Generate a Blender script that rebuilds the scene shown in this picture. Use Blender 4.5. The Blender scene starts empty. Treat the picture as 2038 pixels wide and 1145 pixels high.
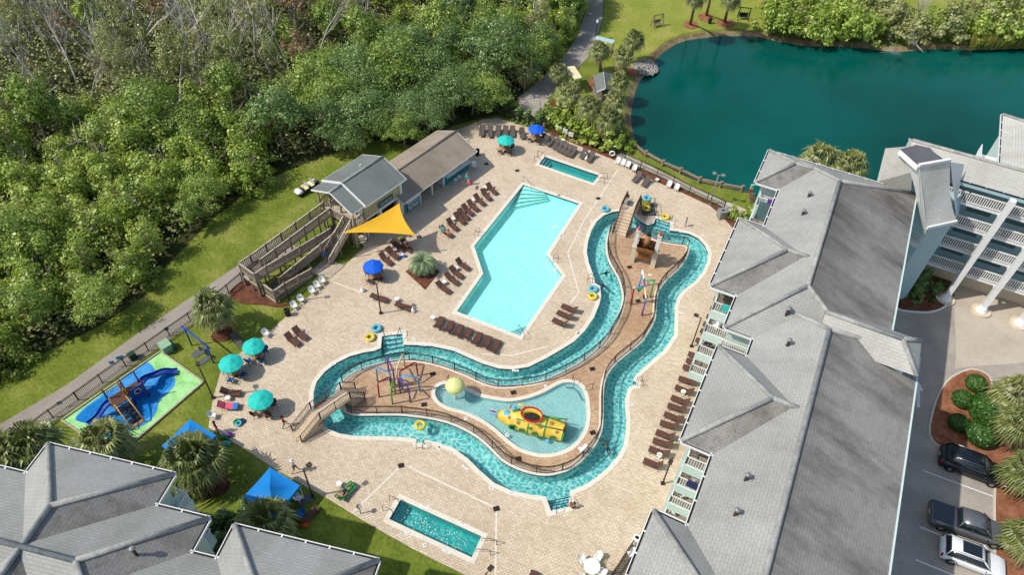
import bpy, bmesh, math, random
from math import sin, cos, tan, pi, radians, hypot, atan2, sqrt, floor
from mathutils import Vector, Matrix
from mathutils.geometry import tessellate_polygon
scene = bpy.context.scene
COL = scene.collection
RND = random.Random(7)

# ---------------------------------------------------------------- camera
FPX, PITCH, ROLL, CAMH = 1443.7, radians(46.75), radians(2.95), 54.0
def ray(px, py):
    x = (px-1019)/FPX; y = (572.5-py)/FPX
    c, s = cos(ROLL), sin(ROLL); x, y = c*x-s*y, s*x+c*y
    return (x, y*sin(PITCH)+cos(PITCH), y*cos(PITCH)-sin(PITCH))
def G(px, py, z=0.0):
    """point of the place at height z that the survey pixel (px,py) of the photograph shows"""
    d = ray(px, py); t = (z-CAMH)/d[2]
    return Vector((d[0]*t, d[1]*t, z))
def GG(pts, z=0.0): return [G(x, y, z) for x, y in pts]
def ang(a, b): return atan2(b[1]-a[1], b[0]-a[0])

cd = bpy.data.cameras.new('camera'); cam = bpy.data.objects.new('camera', cd); COL.objects.link(cam)
cd.sensor_fit = 'HORIZONTAL'; cd.sensor_width = 36; cd.lens = FPX/2038*36; cd.clip_end = 2000; cd.clip_start = .5
_X = Vector((1, 0, 0)); _U = Vector((0, sin(PITCH), cos(PITCH))); _F = Vector((0, cos(PITCH), -sin(PITCH)))
_r = cos(ROLL)*_X + sin(ROLL)*_U; _u = -sin(ROLL)*_X + cos(ROLL)*_U
M = Matrix((( _r.x, _u.x, -_F.x, 0), (_r.y, _u.y, -_F.y, 0), (_r.z, _u.z, -_F.z, CAMH), (0, 0, 0, 1)))
cam.matrix_world = M
scene.camera = cam

# ---------------------------------------------------------------- light
SUN_AZ, SUN_EL = radians(16), radians(49.5)     # azimuth the light travels towards
w = bpy.data.worlds.new('World'); scene.world = w; w.use_nodes = True
nt = w.node_tree; bg = nt.nodes['Background']; sky = nt.nodes.new('ShaderNodeTexSky')
sky.sky_type = 'NISHITA'; sky.sun_disc = False; sky.sun_elevation = SUN_EL
sky.sun_rotation = atan2(-cos(SUN_AZ), -sin(SUN_AZ)); sky.air_density = 1.0; sky.dust_density = 1.6; sky.ozone_density = 1.0
nt.links.new(sky.outputs[0], bg.inputs[0]); bg.inputs[1].default_value = 0.175
sl = bpy.data.lights.new('sun', 'SUN'); sl.energy = 4.35; sl.angle = radians(.53); sl.color = (1, .955, .88)
so = bpy.data.objects.new('sun', sl); COL.objects.link(so)
so.rotation_euler = Vector((cos(SUN_AZ)*cos(SUN_EL), sin(SUN_AZ)*cos(SUN_EL), -sin(SUN_EL))).to_track_quat('-Z', 'Y').to_euler()
scene.view_settings.view_transform = 'Standard'; scene.view_settings.look = 'None'; scene.view_settings.exposure = 0
scene.cycles.transparent_max_bounces = 16; scene.cycles.max_bounces = 6
scene.cycles.use_denoising = True

# ---------------------------------------------------------------- materials
def s2l(c): c /= 255.0; return c/12.92 if c <= .04045 else ((c+.055)/1.055)**2.4
def K(r, g, b, f=.8): return (s2l(r)*f, s2l(g)*f, s2l(b)*f, 1)
MATS = {}
class NT:
    def __init__(s, name):
        s.m = bpy.data.materials.new(name); s.m.use_nodes = True; s.t = s.m.node_tree; s.n = s.t.nodes
        s.b = s.n['Principled BSDF']; s.out = s.n['Material Output']; MATS[name] = s.m
    def N(s, typ, **kw):
        n = s.n.new(typ)
        for k, v in kw.items():
            if k.startswith('i_'): 
                key = k[2:]; key = int(key) if key.isdigit() else key.replace('_', ' ')
                n.inputs[key].default_value = v
            else: setattr(n, k, v)
        return n
    def L(s, a, b): s.t.links.new(a, b)
    def coord(s, kind='Object', scale=(1, 1, 1), rot=(0, 0, 0)):
        c = s.N('ShaderNodeTexCoord'); mp = s.N('ShaderNodeMapping'); s.L(c.outputs[kind], mp.inputs[0])
        mp.inputs['Scale'].default_value = scale; mp.inputs['Rotation'].default_value = rot; return mp.outputs[0]
    def noise(s, vec, scale, detail=4, rough=.55):
        n = s.N('ShaderNodeTexNoise'); s.L(vec, n.inputs['Vector']); n.inputs['Scale'].default_value = scale
        n.inputs['Detail'].default_value = detail; n.inputs['Roughness'].default_value = rough; return n.outputs[0]
    def ramp(s, fac, stops, interp='LINEAR'):
        r = s.N('ShaderNodeValToRGB'); s.L(fac, r.inputs[0]); e = r.color_ramp.elements; r.color_ramp.interpolation = interp
        e[0].position, e[0].color = stops[0]; e[1].position, e[1].color = stops[-1]
        for p, c in stops[1:-1]: x = e.new(p); x.color = c
        return r.outputs[0]
    def mix(s, fac, a, b, typ='MIX'):
        m = s.N('ShaderNodeMix', data_type='RGBA', blend_type=typ)
        for sock, v in ((m.inputs['Factor'], fac), (m.inputs[6], a), (m.inputs[7], b)):
            if hasattr(v, 'is_linked'): s.L(v, sock)
            else: sock.default_value = v
        return m.outputs[2]
    def math(s, op, a, b=0.0):
        m = s.N('ShaderNodeMath', operation=op)
        for sock, v in ((m.inputs[0], a), (m.inputs[1], b)):
            if hasattr(v, 'is_linked'): s.L(v, sock)
            else: sock.default_value = v
        return m.outputs[0]
    def bump(s, h, strength=.4, dist=.03):
        b = s.N('ShaderNodeBump'); b.inputs['Strength'].default_value = strength; b.inputs['Distance'].default_value = dist
        s.L(h, b.inputs['Height']); s.L(b.outputs[0], s.b.inputs['Normal'])
    def done(s, col=None, rough=.7, metal=0, spec=.3):
        if col is not None:
            if hasattr(col, 'is_linked'): s.L(col, s.b.inputs['Base Color'])
            else: s.b.inputs['Base Color'].default_value = col
        s.b.inputs['Roughness'].default_value = rough; s.b.inputs['Metallic'].default_value = metal
        s.b.inputs['Specular IOR Level'].default_value = spec
        return s.m
def plain(name, col, rough=.6, metal=0, var=.14, scale=3.0, spec=.3):
    """solid colour with a little weathering"""
    s = NT(name); v = s.coord()
    n = s.noise(v, scale, 5); d = tuple(c*(1-var) for c in col[:3])+(1,); u = tuple(min(1, c*(1+var*.6)) for c in col[:3])+(1,)
    return s.done(s.ramp(n, [(.3, d), (.7, u)]), rough, metal, spec)
def scal(c, f): return tuple(x*f for x in c[:3])+(1,)

def pavers(name, base, dark, warm, rot, stain=.5):
    s = NT(name); v = s.coord('Object', (1, 1, 1), (0, 0, rot))
    b = s.N('ShaderNodeTexBrick', offset=.5); s.L(v, b.inputs[0])
    b.inputs['Color1'].default_value = base; b.inputs['Color2'].default_value = scal(warm, .92); b.inputs['Mortar'].default_value = scal(dark, .8)
    b.inputs['Scale'].default_value = 1; b.inputs['Brick Width'].default_value = .34; b.inputs['Row Height'].default_value = .17
    b.inputs['Mortar Size'].default_value = .014; b.inputs['Bias'].default_value = -.1
    big = s.noise(v, .16, 6, .62); mid = s.noise(v, .9, 5, .7); fine = s.noise(v, 5, 3, .6)
    f = s.ramp(big, [(.44, (0, 0, 0, 1)), (.66, (stain, stain, stain, 1))])
    c = s.mix(f, b.outputs[0], s.mix(.6, b.outputs[0], dark))
    f2 = s.ramp(mid, [(.52, (0, 0, 0, 1)), (.75, (.55*stain, .55*stain, .55*stain, 1))]); c = s.mix(f2, c, scal(dark, .8))
    f3 = s.ramp(fine, [(.3, (.86, .86, .86, 1)), (.7, (1.08, 1.08, 1.08, 1))]); c = s.mix(1.0, c, f3, 'MULTIPLY')
    s.bump(b.outputs[1], .25, -.01)
    return s.done(c, .85, 0, .2)
pavers('deck_pavers', K(225, 209, 185, .88), K(174, 150, 120), K(213, 193, 165, .88), radians(20), .6)
pavers('island_pavers', K(212, 186, 154, .85), K(156, 118, 84), K(196, 160, 126, .85), radians(12), .85)
plain('coping_stone', K(232, 222, 204), .7, 0, .1, 2)
def grass(name, a, b, c):
    s = NT(name); v = s.coord(); n1 = s.noise(v, .22, 7, .65); n2 = s.noise(v, 3.5, 6, .75)
    x = s.ramp(n1, [(.32, a), (.52, b), (.68, c)]); y = s.ramp(n2, [(.28, (.5, .5, .5, 1)), (.72, (1.35, 1.35, 1.3, 1))])
    s.bump(n2, .7, .08); return s.done(s.mix(1.0, x, y, 'MULTIPLY'), .9, 0, .15)
grass('lawn', K(100, 116, 40, .72), K(126, 140, 52, .74), K(158, 158, 80, .74))
grass('forest_floor', K(44, 50, 26, .7), K(70, 76, 36, .7), K(92, 84, 58, .7))
grass('far_grass', K(138, 152, 56, .72), K(156, 164, 70, .72), K(182, 174, 100, .72))
def aspect(name, a, b, scale, rough=.9, bumps=.3, fine=8):
    s = NT(name); v = s.coord(); n1 = s.noise(v, scale, 7, .65); n2 = s.noise(v, fine, 4, .7)
    y = s.ramp(n2, [(.3, (.8, .8, .8, 1)), (.7, (1.15, 1.15, 1.15, 1))])
    s.bump(n2, bumps, .03); return s.done(s.mix(1.0, s.ramp(n1, [(.35, a), (.65, b)]), y, 'MULTIPLY'), rough, 0, .2)
aspect('asphalt', K(164, 156, 146, .74), K(190, 180, 166, .76), .25, .85)
aspect('sunlit_lot', K(190, 178, 160, .75), K(212, 200, 182, .75), .2, .85)
aspect('path_asphalt', K(160, 150, 138, .72), K(178, 168, 154, .72), .3)
aspect('path_concrete', K(188, 176, 154), K(206, 194, 174), .6)
aspect('mulch_brown', K(92, 56, 42, .7), K(136, 88, 66, .7), 1.5, .95, .9, 14)
aspect('mulch_red', K(140, 84, 58, .7), K(180, 124, 92, .7), 1.2, .95, .9, 12)
aspect('stone_grey', K(120, 116, 108), K(190, 186, 176), 2.2, .9, .6, 6)
aspect('bank_soil', K(110, 92, 66, .7), K(170, 150, 110, .7), .8)
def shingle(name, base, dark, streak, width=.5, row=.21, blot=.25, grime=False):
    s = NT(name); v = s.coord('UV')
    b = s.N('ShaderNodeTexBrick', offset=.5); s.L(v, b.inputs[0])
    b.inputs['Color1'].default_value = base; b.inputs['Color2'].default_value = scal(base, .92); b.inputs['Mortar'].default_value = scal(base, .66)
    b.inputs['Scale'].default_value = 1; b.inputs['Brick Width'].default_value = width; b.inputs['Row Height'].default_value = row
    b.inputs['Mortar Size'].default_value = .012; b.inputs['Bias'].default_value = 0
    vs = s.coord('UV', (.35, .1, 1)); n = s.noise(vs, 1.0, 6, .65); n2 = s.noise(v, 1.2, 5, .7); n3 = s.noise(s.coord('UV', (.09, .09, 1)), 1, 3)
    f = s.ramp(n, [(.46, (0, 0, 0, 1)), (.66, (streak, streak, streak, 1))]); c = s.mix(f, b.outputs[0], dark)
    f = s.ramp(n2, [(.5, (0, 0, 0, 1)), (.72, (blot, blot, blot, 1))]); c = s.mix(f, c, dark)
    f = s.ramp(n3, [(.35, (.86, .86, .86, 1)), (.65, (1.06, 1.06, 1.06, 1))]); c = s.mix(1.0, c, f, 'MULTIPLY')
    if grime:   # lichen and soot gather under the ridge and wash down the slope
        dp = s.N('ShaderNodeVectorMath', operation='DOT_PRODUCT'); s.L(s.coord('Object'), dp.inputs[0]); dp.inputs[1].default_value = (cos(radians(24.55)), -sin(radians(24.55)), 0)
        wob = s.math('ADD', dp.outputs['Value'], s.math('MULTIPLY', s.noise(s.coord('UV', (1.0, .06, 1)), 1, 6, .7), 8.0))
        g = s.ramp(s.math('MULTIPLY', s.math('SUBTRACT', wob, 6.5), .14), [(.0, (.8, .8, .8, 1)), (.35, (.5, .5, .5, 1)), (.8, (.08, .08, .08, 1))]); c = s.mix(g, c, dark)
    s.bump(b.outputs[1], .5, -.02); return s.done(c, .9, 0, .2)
shingle('shingle_light', K(178, 178, 171, .76), K(126, 123, 116, .74), .3, .5, .21, .22)
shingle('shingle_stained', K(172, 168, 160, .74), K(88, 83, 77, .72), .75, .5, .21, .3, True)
shingle('shingle_pale', K(205, 203, 194, .8), K(160, 156, 146, .75), .3, .6, .24)
shingle('shingle_green', K(134, 140, 134, .75), K(96, 100, 98, .7), .3)
shingle('shingle_tan', K(176, 162, 142, .75), K(104, 92, 80, .7), .25, .34, .3)
shingle('shingle_slate', K(112, 112, 116, .7), K(70, 70, 76, .7), .2)
aspect('ridge_cap', K(150, 150, 145, .74), K(180, 180, 174, .76), 1.6, .9, .3, 7)
plain('white_paint', K(240, 240, 236), .5, 0, .05)
plain('mint_wall', K(206, 224, 214), .6, 0, .06)
plain('aqua_wall', K(176, 208, 210), .6, 0, .08)
plain('shade_glass', K(96, 128, 130), .25, 0, .2, .6, .5)
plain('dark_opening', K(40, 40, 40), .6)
plain('yellow_siding', K(222, 208, 150), .7, 0, .06)
plain('teal_wall', K(30, 142, 146), .6, 0, .08)
plain('sign_teal', K(50, 104, 110), .5)
plain('black_metal', K(44, 36, 32), .45, 0, .2, 6, .4)
plain('bronze_metal', K(70, 54, 44), .5, 0, .2, 6, .4)
plain('grey_metal', K(150, 150, 146), .45, .2, .15)
plain('chrome', K(190, 192, 194), .25, .85, .05)
plain('brown_sling', K(98, 66, 54), .8, 0, .14, 5)
plain('grey_sling', K(100, 92, 84), .8, 0, .14, 5)
plain('white_plastic', K(244, 243, 238), .4, 0, .04)
plain('teal_canvas', K(40, 200, 186), .75, 0, .06, 1.2)
plain('blue_canvas', K(14, 98, 226), .75, 0, .06, 1.2)
plain('tent_blue', K(14, 134, 214), .65, 0, .06, 1.0)
plain('barrel_brown', K(140, 92, 50), .7, 0, .3, 3)
shingle('shingle_mottled', K(160, 157, 150, .7), K(96, 92, 86, .7), .65, .5, .21, .75)
shingle('shingle_tower', K(226, 223, 213, 1.0), K(186, 176, 158, .9), .5, .6, .24, .3)  # brighter shingle_pale; sun missing on the steep slope is put into the colour
plain('yellow_canvas', K(232, 180, 40), .75, 0, .05, .6)
plain('tan_table', K(166, 122, 80), .6)
plain('tube_yellow', K(226, 204, 70), .35, 0, .06)
plain('tube_blue', K(84, 182, 208), .35, 0, .06)
plain('concrete_pale', K(222, 206, 180), .8, 0, .1, 1.2)
plain('stair_concrete', K(214, 192, 164), .85, 0, .14, 1.2)
plain('pipe_red', K(176, 26, 52), .35, 0, .1)
plain('pipe_blue', K(64, 160, 216), .35, 0, .1)
plain('pipe_purple', K(116, 62, 158), .35, 0, .1)
plain('pipe_green', K(104, 186, 84), .35, 0, .1)
plain('pipe_cream', K(240, 226, 180), .35, 0, .06)
s = NT('sub_yellow'); v = s.coord(); s.done(s.ramp(s.noise(v, 1.6, 5, .65), [(.3, K(226, 150, 56)), (.45, K(236, 190, 70)), (.6, K(244, 212, 96)), (.72, K(150, 170, 70))]), .4)
plain('sub_green', K(46, 148, 74), .35, 0, .1)
plain('sub_red', K(200, 34, 40), .35, 0, .1)
plain('sub_blue', K(90, 180, 224), .3, 0, .1)
plain('mushroom_cream', K(226, 228, 152), .4, 0, .06)
plain('kerb_concrete', K(214, 206, 190), .8, 0, .1)
plain('rubber_black', K(28, 28, 30), .7)
plain('mat_grey', K(96, 100, 102), .8)
plain('electric_green', K(150, 186, 150), .6); plain('electric_dark', K(60, 92, 76), .6)
plain('play_blue', K(36, 72, 166), .4); plain('play_orange', K(216, 156, 60), .45); plain('play_brown', K(110, 52, 46), .5)
plain('orange_plastic', K(222, 84, 34), .5)
plain('line_white', K(232, 232, 228), .7, 0, .2, 6)
plain('terracotta', K(160, 90, 66), .8)
def playsurf(name, a, b):
    s = NT(name); v = s.coord(); n = s.noise(v, .9, 5, .6); n2 = s.noise(v, 7, 3)
    c = s.ramp(n, [(.34, b), (.56, a)]); y = s.ramp(n2, [(.3, (.85, .85, .85, 1)), (.7, (1.08, 1.08, 1.08, 1))])
    return s.done(s.mix(1.0, c, y, 'MULTIPLY'), .85, 0, .2)
playsurf('play_green', K(176, 232, 156), K(140, 206, 120)); playsurf('play_sky', K(74, 162, 222), K(40, 126, 206)); playsurf('play_deep', K(20, 130, 206), K(6, 104, 180))
def planks(name, a, b, width=.14):
    s = NT(name); v = s.coord('UV'); br = s.N('ShaderNodeTexBrick', offset=.3); s.L(v, br.inputs[0])
    br.inputs['Color1'].default_value = a; br.inputs['Color2'].default_value = b; br.inputs['Mortar'].default_value = scal(b, .35)
    br.inputs['Scale'].default_value = 1; br.inputs['Brick Width'].default_value = 2.6; br.inputs['Row Height'].default_value = width; br.inputs['Mortar Size'].default_value = .012
    n = s.noise(v, 2.5, 5, .7); y = s.ramp(n, [(.3, (.72, .72, .72, 1)), (.7, (1.12, 1.12, 1.12, 1))])
    return s.done(s.mix(1.0, br.outputs[0], y, 'MULTIPLY'), .85, 0, .2)
planks('wood_grey', K(182, 168, 148, .8), K(158, 144, 126, .78)); planks('wood_dark', K(134, 122, 108, .75), K(116, 104, 92, .7)); planks('wood_new', K(212, 198, 176, .8), K(196, 180, 156, .8))
planks('wood_log', K(168, 152, 130, .75), K(150, 134, 112, .72), .3)
planks('siding_white', K(236, 236, 230, .8), K(226, 226, 220, .78), .2)
for nm, c in (('skin_light', (214, 160, 124)), ('skin_tan', (176, 116, 82)), ('skin_brown', (120, 78, 56)), ('hair_dark', (44, 32, 26)), ('hair_fair', (170, 130, 80)), ('cloth_black', (34, 34, 38)), ('cloth_grey', (176, 174, 170)),
              ('cloth_teal', (60, 190, 180)), ('cloth_blue', (40, 130, 210)), ('cloth_navy', (40, 50, 92)), ('cloth_red', (190, 50, 50)), ('cloth_pink', (226, 96, 120)), ('cloth_white', (236, 234, 230)), ('cloth_lime', (196, 206, 40))):
    plain(nm, K(*c), .75, 0, .08, 8)

# water: a tinted surface that lets the sun through; caustic light is put into its tint as a pale web
def water(name, tint, deep, caus=0.0, scale=1.6, spec=1.0, bumps=.25, bscale=2.5, warp=.35, dim=None):
    s = NT(name); v = s.coord(); s.n.remove(s.b)
    tr = s.N('ShaderNodeBsdfTransparent'); gl = s.N('ShaderNodeBsdfGlossy'); gl.inputs['Roughness'].default_value = .06
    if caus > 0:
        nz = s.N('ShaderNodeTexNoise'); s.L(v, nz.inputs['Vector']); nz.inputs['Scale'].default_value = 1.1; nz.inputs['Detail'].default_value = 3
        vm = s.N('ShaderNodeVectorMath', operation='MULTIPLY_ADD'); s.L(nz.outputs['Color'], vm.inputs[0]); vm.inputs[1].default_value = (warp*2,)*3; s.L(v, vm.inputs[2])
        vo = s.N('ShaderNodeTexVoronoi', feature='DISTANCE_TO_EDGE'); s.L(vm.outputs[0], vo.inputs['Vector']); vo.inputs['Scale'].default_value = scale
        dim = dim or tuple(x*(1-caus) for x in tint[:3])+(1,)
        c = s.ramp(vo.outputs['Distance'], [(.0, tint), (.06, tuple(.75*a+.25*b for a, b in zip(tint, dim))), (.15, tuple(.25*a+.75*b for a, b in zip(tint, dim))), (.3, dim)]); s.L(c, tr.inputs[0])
    else: tr.inputs[0].default_value = tint
    nb = s.N('ShaderNodeTexNoise'); s.L(v, nb.inputs['Vector']); nb.inputs['Scale'].default_value = bscale; nb.inputs['Detail'].default_value = 3
    bp = s.N('ShaderNodeBump'); bp.inputs['Strength'].default_value = bumps; bp.inputs['Distance'].default_value = .05; s.L(nb.outputs[0], bp.inputs['Height']); s.L(bp.outputs[0], gl.inputs['Normal'])
    fr = s.N('ShaderNodeFresnel'); fr.inputs[0].default_value = 1.33; s.L(bp.outputs[0], fr.inputs['Normal'])
    df = s.N('ShaderNodeBsdfDiffuse'); df.inputs[0].default_value = deep
    m1 = s.N('ShaderNodeMixShader'); m1.inputs[0].default_value = deep[3]; s.L(tr.outputs[0], m1.inputs[1]); s.L(df.outputs[0], m1.inputs[2])
    m2 = s.N('ShaderNodeMixShader'); s.L(s.math('MULTIPLY', fr.outputs[0], spec), m2.inputs[0]); s.L(m1.outputs[0], m2.inputs[1]); s.L(gl.outputs[0], m2.inputs[2])
    s.L(m2.outputs[0], s.out.inputs[0]); return s.m
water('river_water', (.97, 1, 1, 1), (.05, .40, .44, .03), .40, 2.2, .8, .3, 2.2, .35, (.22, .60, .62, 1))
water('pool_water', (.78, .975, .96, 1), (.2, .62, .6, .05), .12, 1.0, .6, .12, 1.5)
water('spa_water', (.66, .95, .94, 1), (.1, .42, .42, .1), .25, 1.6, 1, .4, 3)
water('splash_water', (.88, .98, .98, 1), (.3, .6, .62, .16), .24, 2.8, 1, .9, 6, .9)
aspect('river_floor', K(186, 224, 220, .95), K(198, 230, 226, .95), .6, .8, 0)
plain('pool_floor', K(196, 246, 236, 1.0), .8, 0, .04, .5)
plain('spa_floor', K(90, 200, 196, .9), .8, 0, .06, .5)
plain('splash_floor', K(186, 222, 220, .95), .8, 0, .06, .5)
plain('tile_blue', K(26, 58, 112), .3, 0, .4, 9, .5)
s = NT('lake_water'); v = s.coord(); n = s.noise(v, .045, 4); n2 = s.noise(s.coord('Object', (1, 1.5, 1)), 1.8, 4, .6)
s.bump(n2, .22, .06); s.done(s.ramp(n, [(.3, K(0, 82, 70, .62)), (.7, K(0, 114, 104, .62))]), .1, 0, .28)
t_ = s.N('ShaderNodeBsdfTransparent'); t_.inputs[0].default_value = (.55, .8, .75, 1); mx = s.N('ShaderNodeMixShader'); mx.inputs[0].default_value = .2; s.L(s.b.outputs[0], mx.inputs[1]); s.L(t_.outputs[0], mx.inputs[2]); s.L(mx.outputs[0], s.out.inputs[0])
plain('lake_bed', K(4, 84, 78, .6), .9)


def foliage(name, dark, mid, light, trans=.42, scale=.55):
    s = NT(name); s.n.remove(s.b); v = s.coord()
    g = s.N('ShaderNodeNewGeometry'); oi = s.N('ShaderNodeObjectInfo'); n = s.noise(v, scale, 4, .6)
    f = s.math('ADD', s.math('MULTIPLY', g.outputs['Random Per Island'], .55), s.math('ADD', s.math('MULTIPLY', n, .75), s.math('MULTIPLY', oi.outputs['Random'], .34)))
    c = s.ramp(s.math('MULTIPLY', f, .63), [(.2, dark), (.52, mid), (.86, light)])
    d = s.N('ShaderNodeBsdfDiffuse'); s.L(c, d.inputs[0]); t = s.N('ShaderNodeBsdfTranslucent'); s.L(c, t.inputs[0])
    m = s.N('ShaderNodeMixShader'); m.inputs[0].default_value = trans; s.L(d.outputs[0], m.inputs[1]); s.L(t.outputs[0], m.inputs[2])
    gl = s.N('ShaderNodeBsdfGlossy'); gl.inputs['Roughness'].default_value = .45; gl.inputs[0].default_value = (.8, .85, .7, 1)
    m2 = s.N('ShaderNodeMixShader'); m2.inputs[0].default_value = .05; s.L(m.outputs[0], m2.inputs[1]); s.L(gl.outputs[0], m2.inputs[2])
    s.L(m2.outputs[0], s.out.inputs[0]); return s.m
foliage('leaf_bright', K(92, 108, 30, 1.3), K(134, 152, 58, 1.3), K(182, 192, 96, 1.3))
foliage('leaf_mid', K(80, 100, 38, 1.4), K(120, 140, 56, 1.4), K(166, 178, 90, 1.4))
foliage('leaf_dark', K(66, 88, 44, 1.4), K(100, 124, 64, 1.4), K(132, 154, 94, 1.4))
foliage('leaf_olive', K(104, 108, 62, 1.3), K(136, 140, 84, 1.3), K(180, 178, 126, 1.3))
foliage('leaf_brown', K(104, 84, 58, 1.15), K(148, 122, 88, 1.15), K(178, 152, 116, 1.15))
foliage('leaf_palm', K(76, 88, 44, .8), K(124, 134, 70, .8), K(190, 190, 126, .85), .2, .9)
foliage('leaf_palm_blue', K(88, 108, 74, 1.0), K(136, 154, 110, 1.0), K(190, 204, 156, 1.0), .2, .9)
foliage('leaf_shrub', K(40, 78, 20, .7), K(64, 110, 34, .7), K(106, 146, 56, .7), .15, 1.5)
foliage('leaf_reed', K(110, 118, 50, 1.15), K(156, 156, 76, 1.15), K(190, 184, 104, 1.15))
aspect('bark_grey', K(140, 130, 114, .75), K(186, 176, 158, .75), 2, .9, .5, 9)
aspect('bark_pale', K(176, 170, 156, .8), K(214, 208, 196, .8), 2, .9, .3, 9)
aspect('bark_palm', K(116, 98, 78, .75), K(170, 150, 124, .75), 3, .9, .6, 12)

# ---------------------------------------------------------------- mesh builder
class MB:
    def __init__(s): s.v = []; s.f = []; s.mi = []; s.sm = []; s.mats = []
    def mi_(s, m):
        if m not in s.mats: s.mats.append(m)
        return s.mats.index(m)
    def add(s, vs, fs, m, smooth=False):
        o = len(s.v); s.v += [tuple(v) for v in vs]; k = s.mi_(m)
        for f in fs: s.f.append(tuple(i+o for i in f)); s.mi.append(k); s.sm.append(smooth)
        return s
    def poly(s, pts, m): return s.add(pts, [tuple(range(len(pts)))], m)
    def box(s, c, d, m, rz=0, bev=0):
        x, y, z = d[0]/2, d[1]/2, d[2]/2; cr, sr = cos(rz), sin(rz)
        vs = [(c[0]+cr*a*x-sr*b*y, c[1]+sr*a*x+cr*b*y, c[2]+e*z) for e in (-1, 1) for a, b in ((-1, -1), (1, -1), (1, 1), (-1, 1))]
        return s.add(vs, [(3, 2, 1, 0), (4, 5, 6, 7), (0, 1, 5, 4), (1, 2, 6, 5), (2, 3, 7, 6), (3, 0, 4, 7)], m)
    def bar(s, a, b, w, h, m, up=(0, 0, 1)):
        """rectangular bar from a to b, w wide and h deep (h along up)"""
        a, b = Vector(a), Vector(b); d = (b-a).normalized(); u = Vector(up)
        if abs(d.dot(u)) > .98: u = Vector((1, 0, 0))
        x = d.cross(u).normalized(); y = x.cross(d).normalized()
        vs = [p+x*(i*w/2)+y*(j*h/2) for p in (a, b) for i, j in ((-1, -1), (1, -1), (1, 1), (-1, 1))]
        return s.add(vs, [(3, 2, 1, 0), (4, 5, 6, 7), (0, 1, 5, 4), (1, 2, 6, 5), (2, 3, 7, 6), (3, 0, 4, 7)], m)
    def tube(s, pts, r, m, n=6, smooth=True, cap=True, closed=False):
        pts = [Vector(p) for p in pts]; N = len(pts); rs = r if isinstance(r, (list, tuple)) else [r]*N; vs = []; prev = None
        for i, p in enumerate(pts):
            if closed: d = pts[(i+1) % N]-pts[i-1]
            else: d = pts[min(i+1, N-1)]-pts[max(i-1, 0)]
            d.normalize(); ref = Vector((0, 0, 1)) if abs(d.z) < .9 else Vector((1, 0, 0))
            if prev is not None and prev.cross(d).length > .2: ref = prev.cross(d).cross(d)*-1 if False else ref
            x = d.cross(ref).normalized(); y = x.cross(d)
            for k in range(n): a = 2*pi*k/n; vs.append(p+(x*cos(a)+y*sin(a))*rs[i])
        fs = []
        for i in range(N if closed else N-1):
            j = (i+1) % N
            for k in range(n): fs.append((i*n+k, i*n+(k+1) % n, j*n+(k+1) % n, j*n+k))
        if cap and not closed: fs += [tuple(range(n-1, -1, -1)), tuple((N-1)*n+k for k in range(n))]
        return s.add(vs, fs, m, smooth)
    def cyl(s, c, r, h, m, n=16, r2=None, smooth=True):
        r2 = r if r2 is None else r2
        vs = [(c[0]+r*cos(2*pi*k/n), c[1]+r*sin(2*pi*k/n), c[2]) for k in range(n)]+[(c[0]+r2*cos(2*pi*k/n), c[1]+r2*sin(2*pi*k/n), c[2]+h) for k in range(n)]
        s.add(vs, [(k, (k+1) % n, n+(k+1) % n, n+k) for k in range(n)], m, smooth)
        return s.add(vs, [tuple(range(n-1, -1, -1)), tuple(range(n, 2*n))], m)
    def lathe(s, c, prof, m, n=20, smooth=True):
        vs = [(c[0]+r*cos(2*pi*k/n), c[1]+r*sin(2*pi*k/n), c[2]+z) for r, z in prof for k in range(n)]
        fs = [(i*n+k, i*n+(k+1) % n, (i+1)*n+(k+1) % n, (i+1)*n+k) for i in range(len(prof)-1) for k in range(n)]
        return s.add(vs, fs, m, smooth)
    def torus(s, c, R, r, m, n=20, k=10, rot=None):
        vs = []
        for i in range(n):
            a = 2*pi*i/n
            for j in range(k):
                b = 2*pi*j/k; v = Vector(((R+r*cos(b))*cos(a), (R+r*cos(b))*sin(a), r*sin(b)))
                if rot: v = rot @ v
                vs.append(v+Vector(c))
        return s.add(vs, [(i*k+j, ((i+1) % n)*k+j, ((i+1) % n)*k+(j+1) % k, i*k+(j+1) % k) for i in range(n) for j in range(k)], m, True)
    def ball(s, c, rad, m, n=12, k=8, rot=None):
        if not isinstance(rad, (tuple, list)): rad = (rad,)*3
        vs = []
        for i in range(k+1):
            t = pi*i/k
            for j in range(n):
                p = 2*pi*j/n; v = Vector((rad[0]*sin(t)*cos(p), rad[1]*sin(t)*sin(p), rad[2]*cos(t)))
                if rot: v = rot @ v
                vs.append(v+Vector(c))
        return s.add(vs, [(i*n+j, (i+1)*n+j, (i+1)*n+(j+1) % n, i*n+(j+1) % n) for i in range(k) for j in range(n)], m, True)
    def prism(s, poly, z0, z1, m, mtop=None, bottom=False):
        """upright prism over a polygon"""
        P = [Vector((p[0], p[1], 0)) for p in poly]
        if sum(P[i].x*P[(i+1) % len(P)].y-P[(i+1) % len(P)].x*P[i].y for i in range(len(P))) < 0: P.reverse()
        n = len(P); vs = [(p.x, p.y, z0) for p in P]+[(p.x, p.y, z1) for p in P]
        s.add(vs, [(i, (i+1) % n, n+(i+1) % n, n+i) for i in range(n)], m)
        t = tessellate_polygon([P]); s.add([(p.x, p.y, z1) for p in P], [ccw(P, f) for f in t], mtop or m)
        if bottom: s.add([(p.x, p.y, z0) for p in P], [tuple(reversed(ccw(P, f))) for f in t], m)
        return s
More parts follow.
